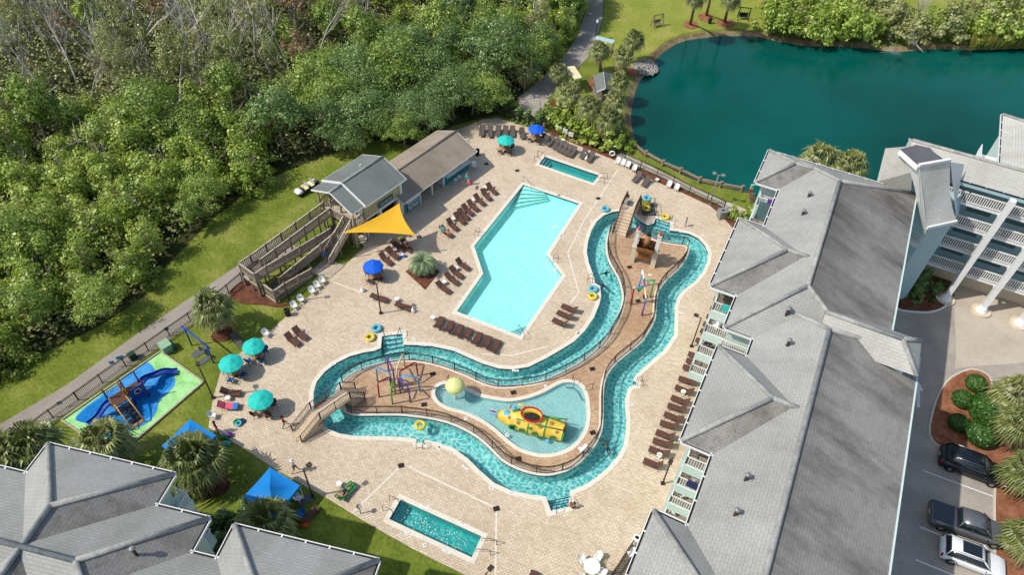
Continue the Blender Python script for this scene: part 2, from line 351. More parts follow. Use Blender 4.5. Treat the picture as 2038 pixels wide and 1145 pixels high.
    def sheet(s, loops, z, m):
        """flat sheet with holes"""
        L = [[Vector((p[0], p[1], 0)) for p in l] for l in loops]; flat = [p for l in L for p in l]
        t = tessellate_polygon(L); return s.add([(p.x, p.y, z) for p in flat], [ccw(flat, f) for f in t], m)
    def build(s, name, parent=None, kind=None, uv=True):
        me = bpy.data.meshes.new(name); me.from_pydata(s.v, [], s.f)
        for m in s.mats: me.materials.append(MATS[m])
        me.polygons.foreach_set('material_index', s.mi); me.polygons.foreach_set('use_smooth', s.sm)
        if uv:
            ul = me.uv_layers.new(name='uv'); me.update()
            co = [Vector(v) for v in s.v]; dat = [0.0]*(2*len(me.loops))
            for p in me.polygons:
                nrm = p.normal; u = Vector((0, 0, 1)).cross(nrm)
                u = Vector((1, 0, 0)) if u.length < 1e-3 else u.normalized()
                vv = nrm.cross(u)
                for li in p.loop_indices:
                    c = co[me.loops[li].vertex_index]; dat[2*li] = c.dot(u); dat[2*li+1] = c.dot(vv)
            ul.data.foreach_set('uv', dat)
        me.update(); o = bpy.data.objects.new(name, me); COL.objects.link(o)
        if parent: o.parent = parent
        if kind: o['kind'] = kind
        return o
def ccw(P, f):
    a, b, c = (P[i] for i in f)
    return tuple(f) if (b.x-a.x)*(c.y-a.y)-(b.y-a.y)*(c.x-a.x) > 0 else tuple(reversed(f))

def tag(o, label, cat, group=None):
    o['label'] = label; o['category'] = cat
    if group: o['group'] = group
    return o
def thing(name, label, cat, loc=(0, 0, 0), rz=0, group=None):
    o = bpy.data.objects.new(name, None); COL.objects.link(o); o.location = loc; o.rotation_euler = (0, 0, rz); o.empty_display_size = .2
    return tag(o, label, cat, group)
def dup(root, loc, rz, label, group=None, scale=None, mats=None):
    r = root.copy(); COL.objects.link(r); r.location = loc; r.rotation_euler = (0, 0, rz); r['label'] = label
    if group: r['group'] = group
    if scale: r.scale = (scale,)*3 if not isinstance(scale, tuple) else scale
    for ch in list(root.children):
        c = ch.copy(); COL.objects.link(c); c.parent = r
        for g in list(ch.children):
            d = g.copy(); COL.objects.link(d); d.parent = c
    return r
ORD = ['first', 'second', 'third', 'fourth', 'fifth', 'sixth', 'seventh', 'eighth', 'ninth', 'tenth', 'eleventh', 'twelfth', 'thirteenth', 'fourteenth', 'fifteenth', 'sixteenth', 'seventeenth', 'eighteenth', 'nineteenth', 'twentieth']
def off(poly, d):
    """offset a closed polygon outwards by d (rough mitre)"""
    P = [Vector((p[0], p[1])) for p in poly]; n = len(P); A = sum(P[i].x*P[(i+1) % n].y-P[(i+1) % n].x*P[i].y for i in range(n)); sg = 1 if A > 0 else -1; out = []
    for i in range(n):
        a = (P[i]-P[i-1]).normalized(); b = (P[(i+1) % n]-P[i]).normalized()
        na = Vector((a.y, -a.x))*sg; nb = Vector((b.y, -b.x))*sg; t = (na+nb)
        if t.length < .2: t = na
        else: t = t.normalized()/max(.55, t.normalized().dot(na))
        q = P[i]+t*d; out.append(Vector((q.x, q.y, 0)))
    return out
def spline(pts, k=4, closed=True):
    """Catmull-Rom through pixel points"""
    n = len(pts); out = []
    for i in range(n if closed else n-1):
        g = lambda j: pts[j % n] if closed else pts[max(0, min(n-1, j))]
        p0, p1, p2, p3 = g(i-1), g(i), g(i+1), g(i+2)
        for q in range(k):
            t = q/k; out.append(tuple(.5*(2*p1[c]+(p2[c]-p0[c])*t+(2*p0[c]-5*p1[c]+4*p2[c]-p3[c])*t*t+(3*p1[c]-p0[c]-3*p2[c]+p3[c])*t**3) for c in (0, 1)))
    if not closed: out.append(pts[-1])
    return out
# ---------------------------------------------------------------- survey outlines (photo pixels on the ground)
BA = radians(24.55); AX = Vector((sin(BA), cos(BA), 0)); BX = Vector((cos(BA), -sin(BA), 0))
def AB(a, b, z=0.0): v = AX*a+BX*b; return Vector((v.x, v.y, z))
def ABinv(p): return p.x*AX.x+p.y*AX.y, p.x*BX.x+p.y*BX.y
RIV_OUT = [(759.4,669),(802,664),(803.6,686),(830,686.5),(861,688.7),(904,698),(932,710.7),(960,723),(993,733),(1021,735),(1052,730),(1085.5,713.5),(1119,694),(1141.4,680),(1162.9,658.6),(1181,632),(1191.7,606),(1195.5,590),(1193,570),(1183,564),(1182,554),(1177,540),(1170.7,522.4),(1166.8,501.5),(1169.4,480.5),(1176,459.5),(1186.4,441),(1202,428),(1217.9,421.6),(1233,419.5),(1250,422),(1262.4,428),(1270,436),(1280.7,443.8),(1291,447.8),(1300.4,443.8),(1304.3,433.3),(1335.8,443.8),(1333,458.2),(1349,460),(1372.4,464.8),(1390.8,474),(1403.9,488.4),(1410.4,504),(1407.8,522.4),(1398.6,543.4),(1382.9,561.7),(1362,577.4),(1348.9,593),(1343.6,611.5),(1343.6,635),(1342.6,667),(1322,698),(1286.4,728.6),(1266,748),(1260.5,757),(1268,762),(1267,768),(1258,769),(1250.4,775),(1246.2,791.8),(1244.8,811.4),(1247.6,836.5),(1246.2,861.7),(1242,886.8),(1230.8,909),(1211.3,931.5),(1189,951),(1163.8,967.9),(1135.8,979),(1132,1011),(1095.9,1019.7),(1085.6,990.5),(1054.7,987),(1016.9,978.5),(982.5,963),(955,939),(931,915),(903.5,894.4),(869,882.3),(846,877.5),(844,884),(831,884),(828,875.5),(800.5,872),(752.4,870.3),(704,869.6),(675,864.7),(652,855),(641,844),(632,830),(624,812),(622.4,798.3),(623.3,780.8),(629.4,759.9),(645,740.7),(667.8,723),(695.8,709),(723.7,701.4),(745,698),(757,693)]
RIV_IN = [(679,761),(695.8,746),(722,733.5),(757,723),(788,717),(818,715),(860,721),(904,735),(940,750),(968,763),(999,768.4),(1038,765.6),(1077,758.7),(1113.5,743),(1149.8,723.7),(1183.3,698.6),(1205,676),(1215,658),(1228,635),(1236,611.5),(1238.8,590.5),(1235,569.6),(1228.4,551),(1215,527.6),(1207.4,506.7),(1206,483),(1210,464),(1219,449),(1238,446),(1256,454),(1267,459.5),(1284,466.4),(1309,477),(1339.8,483.6),(1363.5,486.4),(1371,493),(1371,500),(1364.6,517),(1348.9,538),(1327.9,556.5),(1312,577.4),(1307,595.8),(1305.6,616.7),(1303,637.7),(1291,660),(1278.3,680),(1256,699.6),(1228,722),(1208.5,747),(1201.5,772),(1200,800),(1200,831),(1197.3,858.9),(1186,884),(1166.6,909),(1141.4,931.5),(1113.5,942.7),(1085.5,947),(1054.8,942.7),(1026.8,933),(998.9,917.6),(976.5,895),(951.4,872.8),(923.4,856),(889.9,842),(853.5,833.7),(820,829.5),(797,827),(744.7,827),(706,827),(690.5,822.8),(678,813),(670,801),(667,788),(670,774)]
MAIN = [(1041.5,367),(1153.5,405),(1088,506),(1119.6,548.6),(1036,670),(908,621),(961,545),(942.8,490)]
SMALL = [(1084,311),(1193,348.6),(1180.5,365),(1071.6,327)]
SPA = [(797,994),(960,1068),(939.6,1112.5),(773,1035)]
SPLASH = [(864.7,783.4),(871.7,769.4),(890,764.5),(923.4,775),(954,789),(987.7,796),(1015.6,798.8),(1049,793),(1082.7,780.6),(1107.9,766.6),(1124.6,761),(1144,762.5),(1158,772),(1165,789),(1168,811.4),(1168,836.5),(1161,861.7),(1144,884),(1121.9,898),(1093.9,905),(1066,903.6),(1038,895),(1012.8,878.5),(987.7,856),(959.7,836.5),(926,821),(895.5,812.8),(873,800)]
DECK = GG([(725,492),(690,440),(790,330),(885,268),(960,238),(989,234),(1046,252),(1093,266),(1224,319),(1267,345),(1299,358),(1324,368),(1354,382),(1412,409),(1424,416),(1428,422),(1460,456)])+[AB(56,1),AB(41,1),AB(41,3.5),AB(6,3.5)]+GG([(1080,1226),(924,1145),(828,1097),(739.6,1047.5),(654.7,995),(588.7,957.4),(538,928),(492,897.6),(437.7,865),(414.7,851.5),(424.5,792),(440.5,735),(483.4,698.5),(522.7,672.7),(575.4,625),(655.7,553.6),(685.6,528.7)])
LAKE = GG(spline([(1513.6,62),(1463,60),(1415.7,62),(1362,69),(1326.6,83),(1297,107),(1272,140),(1258,160),(1248,190),(1243,222.7),(1246,252),(1256,283),(1282,310),(1309.5,318.5),(1332.5,333),(1359,349),(1385.5,360),(1420.8,368),(1456,377),(1490,385)], 3, False))+[AB(66.5,-1),AB(68,4), AB(74,6), AB(74,15.5), AB(86,16), AB(86,50)]+GG([(2300,150),(2250,80),(2120,82),(2038,84),(1960,88),(1850,86),(1780,92),(1700,82),(1600,80),(1545,70)])
W = {k: GG(spline(p, 3) if k in ('splash',) else p) for k, p in (('main', MAIN), ('small', SMALL), ('spa', SPA), ('splash', SPLASH))}
W['rout'] = GG(RIV_OUT); W['rin'] = GG(spline(RIV_IN, 2))

# ---------------------------------------------------------------- ground
S = 'structure'
m = MB(); m.sheet([[Vector((-600,-300,0)),Vector((600,-300,0)),Vector((600,900,0)),Vector((-600,900,0))], DECK, LAKE], -.02, 'lawn'); m.build('ground', None, S)
m = MB(); m.sheet([DECK, W['main'], W['small'], W['spa'], W['rout']], 0, 'deck_pavers')
for line in ([(655,558),(717,582)],[(1230,337),(1162,439),(1130,503),(1152,583),(1135,604)],[(797,929),(700,1023)],[(814,930),(984,1011)],[(988,1015),(986,1150)],[(960,705),(1018,708),(1090,690)]):
    for p, q in zip(GG(line), GG(line[1:])):
        d = (q-p).normalized(); n = Vector((-d.y, d.x, 0))*.07; zz = Vector((0, 0, .005)); m.add([p+n+zz, p-n+zz, q-n+zz, q+n+zz], [(0, 1, 2, 3)], 'coping_stone')
m.build('pool_deck', None, S)
m = MB(); m.sheet([W['rin'], W['splash']], 0, 'island_pavers')
m.build('island_deck', None, S)
# lake: sloping bank and water
m = MB(); LK2 = off(LAKE, -3.2); n = len(LAKE)
m.add([(p.x, p.y, -.02) for p in LAKE]+[(p.x, p.y, -1.5) for p in LK2], [(i, (i+1) % n, n+(i+1) % n, n+i) for i in range(n)], 'bank_soil'); m.build('lake_bank', None, S)
m = MB(); m.sheet([off(LAKE, -.2)], -.45, 'lake_water'); m.build('lake_water', None, S)
m = MB(); m.sheet([LK2], -1.52, 'lake_bed'); m.build('lake_bed', None, S)
# paths and roads
def sheet(name, px, z, mat, kind=S):
    m = MB(); m.sheet([px if isinstance(px[0], Vector) else GG(px)], z, mat); return m.build(name, None, kind)
sheet('walkway', [(-150,940),(0,845),(133.6,766),(267,669),(330,626),(427.6,559),(480,524),(560,470),(600,500),(500,560),(448,596),(386,642),(347,669),(280,717),(214,763),(142,816),(60,868),(-120,980)], .004, 'path_asphalt')
sheet('lake_walk', [(1237,303),(1276,320),(1323.6,345.5),(1385.5,374),(1429.6,395),(1482.6,416),(1500,430),(1490,441),(1420.8,402),(1359,374),(1306,349),(1258,326),(1225,312)], .004, 'path_concrete')
sheet('cart_road', [(1160,-60),(1166,10),(1166,24),(1149,72),(1118,120),(1092,140),(1062,170),(1030,195),(1036,216),(1075,240),(1120,232),(1128,212),(1090,197),(1113,171),(1112,160),(1134,150),(1172,112),(1198,43),(1205,-60)], .004, 'asphalt')
sheet('far_lawn', [(1200,43),(1207,-120),(1600,-120),(1530,62),(1463,56),(1415.7,58),(1362,65),(1326.6,79),(1297,103),(1268,140),(1210,150),(1180,112)], .002, 'far_grass')
sheet('far_meadow', [(1560,-120),(2400,-120),(2400,60),(2038,74),(1850,76),(1700,70)], .002, 'far_grass')
sheet('forest_floor', [(-700,900),(-60,806),(50,722),(200,648),(285,592),(330,530),(420,438),(520,362),(640,312),(720,287),(760,277),(830,292),(900,250),(985,228),(1040,192),(1050,150),(1110,108),(1150,40),(1162,0),(1166,-160),(-900,-160)], .002, 'forest_floor')
PK = [AB(-20,10.2),AB(66.5,9.5),AB(66.5,80),AB(-20,80)]
sheet('car_park', PK, .004, 'asphalt')
sheet('sunlit_apron', GG([(1893,566),(1900,590),(1900,640),(1903,700),(1900,735),(1930,730),(2080,720),(2200,700),(2200,560)]), .008, 'sunlit_lot')  # paler sheet cut along the block's shadow edge; sunlight put into its colour
def beds(name, px, mat, label, z=.012, kerb=None, group='mulch beds'):
    P = GG(px); m = MB(); m.prism(P, -.05, z+.05, mat); o = m.build(name); tag(o, label, 'mulch bed', group)
    if kerb:
        k = MB(); Q = off(P, .16); n = len(P)
        k.add([(p.x, p.y, .14) for p in P]+[(p.x, p.y, .14) for p in Q]+[(p.x, p.y, 0) for p in Q]+[(p.x, p.y, .05) for p in P], [(i, (i+1) % n, n+(i+1) % n, n+i) for i in range(n)]+[(n+i, n+(i+1) % n, 2*n+(i+1) % n, 2*n+i) for i in range(n)]+[(3*n+i, 3*n+(i+1) % n, (i+1) % n, i) for i in range(n)], kerb); k.build('kerb', o)
    return o
beds('mulch_bed', [(1093,266),(1224,319),(1267,345),(1299,358),(1354,382),(1412,409),(1428,422),(1460,456),(1474,452),(1445,420),(1426,408),(1370,384),(1318,356),(1255,328),(1225,311),(1095,258)], 'mulch_brown', 'long dark mulch strip along the black fence on the lake side')
beds('mulch_bed', spline([(456,585),(484,560),(512,566),(548,604),(590,600),(560,612),(520,607),(480,604)], 3), 'mulch_brown', 'brown mulch bed around the corner of the wooden ramp')
beds('mulch_bed', spline([(421,668),(436,652),(456,650),(463,659),(458,675),(440,681),(424,678)], 3), 'mulch_brown', 'round mulch ring at the foot of the lawn palm')
beds('mulch_bed', [(807,541),(838,520),(875,541),(846,577)], 'mulch_brown', 'square mulch bed cut into the deck under the bushy palm')
beds('mulch_bed', spline([(389,975),(420,945),(455,955),(450,980),(412,994)], 3), 'mulch_brown', 'mulch ring between the two blue tents')
beds('mulch_bed', spline([(1360,52),(1365,43),(1384,43),(1390,52),(1376,58)], 3), 'mulch_red', 'reddish mulch ring under the leftmost far palm by the lake')
beds('mulch_bed', spline([(1388,34),(1396,26),(1414,28),(1420,38),(1404,43)], 3), 'mulch_red', 'reddish mulch ring under the middle far palm by the lake')
beds('mulch_bed', spline([(1424,46),(1436,38),(1456,40),(1462,49),(1446,55)], 3), 'mulch_red', 'reddish mulch ring under the far palm beside the swing')
beds('mulch_bed', spline([(1088,205),(1100,198),(1120,206),(1118,214),(1100,213)], 3), 'mulch_brown', 'small mulch bed at the bend of the cart road')
beds('mulch_bed', spline([(1172,160),(1178,154),(1184,180),(1174,182)], 3), 'mulch_red', 'mulch patch left of the small grey hut')
beds('mulch_bed', spline([(1241,142),(1258,134),(1272,142),(1262,152)], 3), 'mulch_red', 'mulch patch beside the lakeside rock pile')
beds('parking_island', spline([(1872,890.6),(1851,867.7),(1856,826),(1872,780.6),(1895,753),(1931.6,738),(1959,746),(1970.6,762),(1975,800),(1997,816),(2040,820),(2150,826),(2200,860),(2200,1250),(1983,1250),(1981,1145),(1980,1000),(1979,960),(1950,940),(1915,905)], 2), 'mulch_red', 'kerbed mulch island with round bushes beside the parked cars', .1, 'kerb_concrete', None)
beds('entrance_planter', spline([(1780,612),(1835,622),(1869,616),(1887,600),(1893,566),(1880,548),(1800,540),(1780,570)], 3), 'mulch_brown', 'planter with white stone edging under the stair tower', .1, 'white_paint', None)
# parking stall lines and the direction arrow
pl = MB()
for a, b in (((1838,938),(1979,990)),((1830,1050),(1975,1105)),((1822,1115),(1960,1172))):
    p, q = G(*a), G(*b); d = (q-p).normalized(); n = Vector((-d.y, d.x, 0))*.06; z = Vector((0, 0, .012)); pl.add([p+n+z, p-n+z, q-n+z, q+n+z], [(0, 1, 2, 3)], 'line_white')
P = [(1824,812),(1824,776),(1819,776),(1828,760),(1838,778),(1831,779),(1831,812)]; pl.sheet([GG(P)], .012, 'line_white')
o = pl.build('road_marking', None, S)

# ---------------------------------------------------------------- pools
def pool(name, label, loops, depth, floor, wmat, wl=-.13, cop=.34, tile=True):
    """basin with walls, coping ring, tile band and water surface; loops = [outer, island?]"""
    c = sum(loops[0], Vector())/len(loops[0]); t = thing(name, label, 'pool', (0, 0, 0), 0)
    b = MB(); b.sheet(loops, -depth, floor)
    for k, L in enumerate(loops):
        n = len(L); zs = (-.3, -depth)
        b.add([(p.x, p.y, z) for z in zs for p in L], [(i, (i+1) % n, n+(i+1) % n, n+i) for i in range(n)], floor)
    b.build('basin', t)
    b = MB()
    for L in loops:
        n = len(L); b.add([(p.x, p.y, z) for z in (.0, -.3) for p in L], [(i, (i+1) % n, n+(i+1) % n, n+i) for i in range(n)], 'tile_blue' if tile else floor)
    b.build('tile_band', t)
    b = MB(); b.sheet(loops, wl, wmat); b.build('water', t)
    b = MB()
    for k, L in enumerate(loops):
        Q = off(L, cop if k == 0 else -cop); R = off(L, -.05 if k == 0 else .05); n = len(L)
        b.add([(p.x, p.y, .03) for p in R]+[(p.x, p.y, .03) for p in Q]+[(p.x, p.y, 0) for p in Q]+[(p.x, p.y, -.05) for p in R], [(i, (i+1) % n, n+(i+1) % n, n+i) for i in range(n)]+[(n+i, n+(i+1) % n, 2*n+(i+1) % n, 2*n+i) for i in range(n)]+[(3*n+i, 3*n+(i+1) % n, (i+1) % n, i) for i in range(n)], 'coping_stone')
    b.build('coping', t)
    return t
def steps(par, px, n, z0, z1, mat='pool_floor', edge='tile_blue'):
    """flight of under-water steps; px = quad (a,b at the top edge, c,d at the foot)"""
    a, b, c, d = GG(px); m = MB()
    for i in range(n):
        t0, t1 = i/n, (i+1)/n; z = z0+(z1-z0)*i/max(1, n-1)
        p = [a.lerp(d, t0), b.lerp(c, t0), b.lerp(c, t1), a.lerp(d, t1)]; m.prism(p, -1.2, z, mat)
        e0, e1 = p[3], p[2]; m.bar((e0.x, e0.y, z+.005), (e1.x, e1.y, z+.005), .07, .02, edge)
    return m.build('steps', par)
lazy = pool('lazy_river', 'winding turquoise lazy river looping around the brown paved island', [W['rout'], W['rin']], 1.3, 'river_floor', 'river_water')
steps(lazy, [(759.4,669),(802,664),(804,690),(764,697)], 4, -.2, -.75, 'splash_floor')
steps(lazy, [(1304.3,433.3),(1335.8,443.8),(1332,462),(1298,452)], 4, -.2, -.75, 'splash_floor')
steps(lazy, [(1132,1011),(1095.9,1019.7),(1088,992),(1133,982)], 4, -.2, -.75, 'splash_floor')
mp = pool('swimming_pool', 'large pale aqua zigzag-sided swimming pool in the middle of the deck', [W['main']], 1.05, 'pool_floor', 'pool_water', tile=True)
steps(mp, [(1043,368),(1083,381),(1083,399),(1030,402)][:2]+[(1094,388),(1022,403)], 5, -.15, -.8)
steps(mp, [(1036,670),(1042,665),(1060,636),(1000,657)], 5, -.15, -.8)
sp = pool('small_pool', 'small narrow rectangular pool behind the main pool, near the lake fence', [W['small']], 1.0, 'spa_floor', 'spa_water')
steps(sp, [(1084,311),(1071.6,327),(1085,332),(1098,316)], 3, -.2, -.7, 'splash_floor')
ht_ = pool('hot_tub', 'long rectangular bubbling hot tub nearest the bottom of the photo', [W['spa']], 1.0, 'spa_floor', 'spa_water')
steps(ht_, [(797,994),(773,1035),(789,1042),(814,1002)], 3, -.2, -.7, 'spa_floor')
b = MB(); r2 = random.Random(3)
for i in range(150):
    u, v_ = r2.random(), r2.random(); q = W['spa'][0].lerp(W['spa'][1], .12+u*.76).lerp(W['spa'][3].lerp(W['spa'][2], .12+u*.76), .25+.65*v_); b.ball((q.x, q.y, -.125), (r2.uniform(.015, .05),)*2+(.012,), 'white_plastic', 6, 4)
b.build('bubbles', ht_)['kind'] = 'stuff'
spl = pool('splash_pool', 'shallow bowling-pin shaped splash pool on the island', [W['splash']], .42, 'splash_floor', 'splash_water', -.08, .3, False)
m = MB(); m.tube([(p.x, p.y, -.25) for p in GG([(1126,768),(1140,769),(1150,776),(1157,790),(1163,795)])], .05, 'tile_blue'); m.build('step_edge', spl)
m = MB(); m.tube([(p.x, p.y, -.25) for p in GG([(877,796),(874,784),(880,774),(893,770)])], .05, 'tile_blue'); m.build('step_edge', spl)

# small deck fittings
drains = [(1029,606-14),(861+168,262+18)]
DRN = [(1028.9,339.5),(968,326.5),(1190.6,395),(1179,735),(1022,782),(844,806),(861,745),(1032,914),(1180,862),(1253,532),(1270,599.5),(798.5,927.5),(988,1013.5),(834,472)]
DW = ['near the corner of the snack bar', 'in the shade by the snack bar end', 'between the pools and the tall bridge', 'on the narrow neck of the island', 'above the splash pool on the island', 'beside the pipe feature fence', 'right of the coloured arches', 'below the splash pool by the fence', 'right of the splash pool', 'above the small pipe feature', 'under the small pipe feature', 'upper left of the hot tub', 'right of the hot tub', 'near the yellow sail']
DRN[0] = (1029.5, 339.6)
for (x, y), wd in zip(DRN, DW):
    p = G(x, y); m = MB(); m.box((0, 0, .012), (.5, .42, .024), 'rubber_black'); 
    for k in range(4): m.box((0, -.15+.1*k, .027), (.44, .03, .01), 'bronze_metal')
    o = m.build('deck_drain'); o.location = p; o.rotation_euler.z = .3; tag(o, 'dark square drain grate '+wd, 'drain', 'drain grates in the paving')
LID = [(1112.5,389),(1178,439),(1293.5,547.5),(1086,769),(927,834),(873,893),(977,973),(845,1086),(1256,806),(1005,392),(824,676),(1009,867),(1119,470),(1355,622),(1397,468),(1150,663)]
for i, (x, y) in enumerate(LID):
    p = G(x, y); m = MB(); m.box((0, 0, .015), (.3, .3, .03), 'white_plastic'); m.cyl((0, 0, .03), .09, .01, 'cloth_grey', 12); o = m.build('skimmer_lid'); o.location = p; o.rotation_euler.z = .4
    tag(o, 'small white square skimmer lid set in the paving', 'skimmer lid', 'white skimmer lids beside the pools')
# depth marks: white tiles with dark figures on the copings
def txt(par, s_, loc, rz, size, mat, name='lettering', tilt=None, ext=.004):
    cu = bpy.data.curves.new(name, 'FONT'); cu.body = s_; cu.size = size; cu.extrude = ext; cu.align_x = 'CENTER'; cu.align_y = 'CENTER'
    o = bpy.data.objects.new(name, cu); COL.objects.link(o); me = bpy.data.meshes.new_from_object(o); bpy.data.objects.remove(o); me.materials.clear(); me.materials.append(MATS[mat])
    o = bpy.data.objects.new(name, me); COL.objects.link(o); o.parent = par; o.location = loc; o.rotation_euler = (tilt or 0, 0, rz); return o
for par, L in ((mp, [(935,632,.35),(1010,660,.35),(1103,450,-.9),(1105,535,-.9)]), (lazy, [(842,686,.1),(907,697,.3),(1026,737,.0),(662,725,-.6),(926,930,.6),(1018,982,.2),(1223,925,-.9),(1358,461,.15)]), (ht_, [(845,1007,.3),(920,1042,.3),(813,1062,.3),(888,1098,.3)])):
    for x, y, a in L:
        p = G(x, y+1.5); m = MB(); m.box((p.x, p.y, .038), (.62, .2, .012), 'white_plastic', -a); o = m.build('depth_tile', par); txt(o, '3 FT', (p.x, p.y, .046), -a, .2, 'rubber_black')
# ---------------------------------------------------------------- the grey-roofed apartment block on the right
ZE = 13.5
def e(px, py, z=ZE): return ABinv(G(px, py, z))
def hip_ab(mb, caps, a0, a1, b0, b1, ze, zr, ends, axis, mat, mats=None, fr=AB, ridge=None):
    """hip / gable roof on an axis-aligned rectangle of the frame fr. axis 'a' or 'b' = ridge direction; ends=(lo,hi) run-in of the ridge at each end (0 = gable); ridge = offset position of the ridge"""
    if axis == 'a':
        r = (b0+b1)/2 if ridge is None else ridge
        c = [fr(a0, b0, ze), fr(a1, b0, ze), fr(a1, b1, ze), fr(a0, b1, ze)]; R0, R1 = fr(a0+ends[0], r, zr), fr(a1-ends[1], r, zr)
        F = [([c[1], c[0], R0, R1], 0), ([c[3], c[2], R1, R0], 1), ([c[0], c[3], R0], 2), ([c[2], c[1], R1], 3)]
    else:
        r = (a0+a1)/2 if ridge is None else ridge
        c = [fr(a0, b0, ze), fr(a0, b1, ze), fr(a1, b1, ze), fr(a1, b0, ze)]; R0, R1 = fr(r, b0+ends[0], zr), fr(r, b1-ends[1], zr)
        F = [([c[0], c[1], R1, R0], 0), ([c[2], c[3], R0, R1], 1), ([c[3], c[0], R0], 2), ([c[1], c[2], R1], 3)]
    for p, k in F:
        nrm = (p[1]-p[0]).cross(p[2]-p[0])
        if nrm.z < 0: p = p[::-1]
        mb.poly(p, (mats or [mat]*4)[k])
    up = Vector((0, 0, .03)); L = [(R0, R1)]
    if ends[0] > 0: L += [(c[0], R0), (c[3] if axis == 'a' else c[3], R0)]
    if ends[1] > 0: L += [(c[1], R1), (c[2], R1)]
    if axis == 'b': L = [(R0, R1)]+([(c[0], R0), (c[3], R0)] if ends[0] > 0 else [])+([(c[1], R1), (c[2], R1)] if ends[1] > 0 else [])
    for p, q in L: caps.tube([p+up, q+up], .17, 'ridge_cap', 8)
    return c, R0, R1
def trim(mb, p, q, inset=None, hangers=True):
    """white fascia with a dark gutter trough and white hangers"""
    d = (q-p).normalized(); n = Vector((d.y, -d.x, 0)); z = Vector((0, 0, -.1))
    mb.bar(p+n*.15+z, q+n*.15+z, .05, .2, 'white_paint'); mb.bar(p+n*.06+z, q+n*.06+z, .12, .12, 'rubber_black')
    L = (q-p).length; k = max(1, int(L/1.4))
    for i in range(k+1): c = p+d*(L*i/k)+n*.08+Vector((0, 0, -.015)); mb.box(c, (.09, .2, .05), 'white_paint', atan2(d.y, d.x))
def railing(mb, p, q, h=1.05, mat='white_paint', step=.16, t=.045, r=.05):
    d = q-p; L = d.length; d.normalize(); up = Vector((0, 0, 1))
    mb.bar(p+up*h, q+up*h, r*1.3, r, mat); mb.bar(p+up*.1, q+up*.1, r, r, mat); k = max(2, int(L/step))
    for i in range(k+1): c = p+d*(L*i/k); mb.bar(c+up*.1, c+up*h, t, t, mat)

bl = thing('apartment_building', 'long grey-shingled apartment block with hipped wings beside the pool deck', 'building', (0, 0, 0))
wal = MB(); roofs = MB(); caps = MB(); tr = MB()
aN = e(1530, 299)[0]; bW = e(1502.6, 365.3)[1]; bE = e(1823.5, 388.3)[1]; aS = e(1448, 653.5)[0]; bN = -.2
zr = ZE+2.5; rA = ABinv(G(1672, 361, zr)); rB = ABinv(G(1607, 569, zr)); rU = (rA[1]+rB[1])/2
SL, SS = 'shingle_light', 'shingle_stained'
# upper main roof: faces 0 west, 1 east, 2 south hip, 3 north hip
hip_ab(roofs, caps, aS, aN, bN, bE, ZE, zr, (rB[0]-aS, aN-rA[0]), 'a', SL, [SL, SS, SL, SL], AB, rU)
def wing(px_n, px_s, b0, binner, pitch=.46, mats=('shingle_mottled', SL, SL, SL)):
    an = e(*px_n)[0]; as_ = e(*px_s)[0]; hw = (an-as_)/2; z = ZE+hw*pitch
    hip_ab(roofs, caps, as_, an, b0, binner, ZE, z, (hw*.98, 0), 'b', SL, list(mats)); return as_, an
s0, n0 = wing((1530.2, 299.2), (1550.6, 376), bW, 2.6)
s1, n1 = wing((1472.6, 435.2), (1415, 569), bW, 4.0)
bL = e(1355.9, 877.3)[1]; bLW = e(1418.5, 906.6)[1]; bLE = (e(1831.6, 707)[1]+e(1766.4, 1145)[1])/2
r2 = ABinv(G(1652, 657, zr)); r3 = ABinv(G(1534, 1101, zr)); rL = (r2[1]+r3[1])/2; aLN = e(1831.6, 707)[0]; aEnd = 2.0
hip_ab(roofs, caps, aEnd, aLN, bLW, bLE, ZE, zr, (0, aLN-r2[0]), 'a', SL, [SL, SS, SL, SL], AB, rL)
s3, n3 = wing((1429.6, 689), (1355.9, 877.3), bL, 6.2)
n4 = e(1300.4, 1017.1)[0]; hw = 4.4; hip_ab(roofs, caps, n4-2*hw, n4, bL, 6.2, ZE, ZE+hw*.46, (hw*.98, 0), 'b', SL, ['shingle_mottled', SL, SL, SL]); s4 = n4-2*hw
# east dormer over the right eave
dn = aLN+.25; ds = dn-3.6; hip_ab(roofs, caps, ds, dn, rL-.5, bLE-.35, ZE+1.15, ZE+2.3, (0, 1.6), 'b', SL, ['shingle_pale', SL, SL, SL])
w_ = [AB(ds+.4, bLE-6.2), AB(dn-.3, bLE-6.2), AB(dn-.3, bLE-1.1), AB(ds+.4, bLE-1.1)]; wal.prism(w_, ZE-.3, ZE+1.2, 'mint_wall')
tr.poly([AB(ds+.02, bLE-5.6, ZE+1.13), AB(ds+.02, bLE-.4, ZE+1.13), AB(dn-.02, bLE-.4, ZE+1.13), AB(dn-.02, bLE-5.6, ZE+1.13)], 'white_paint')
roofs.build('roof', bl); caps.build('ridge_cap', bl)
for p, q in (((s0, bW), (n0, bW)), ((s0, bN), (s0, bW)), ((n1, bN), (s0, bN)), ((n1, bW), (n1, bN)), ((s1, bW), (n1, bW)), ((s1, bN), (s1, bW)), ((aS, bN), (s1, bN)), ((aS, bLW), (aS, bN)), ((n3, bLW), (aS, bLW)), ((n3, bL), (n3, bLW)), ((s3, bL), (n3, bL)), ((s3, bLW), (s3, bL)), ((n4, bLW), (s3, bLW)), ((n4, bL), (n4, bLW)), ((s4, bL), (n4, bL)), ((aN, bW), (aN, bE))):
    trim(tr, AB(q[0], q[1], ZE), AB(p[0], p[1], ZE))
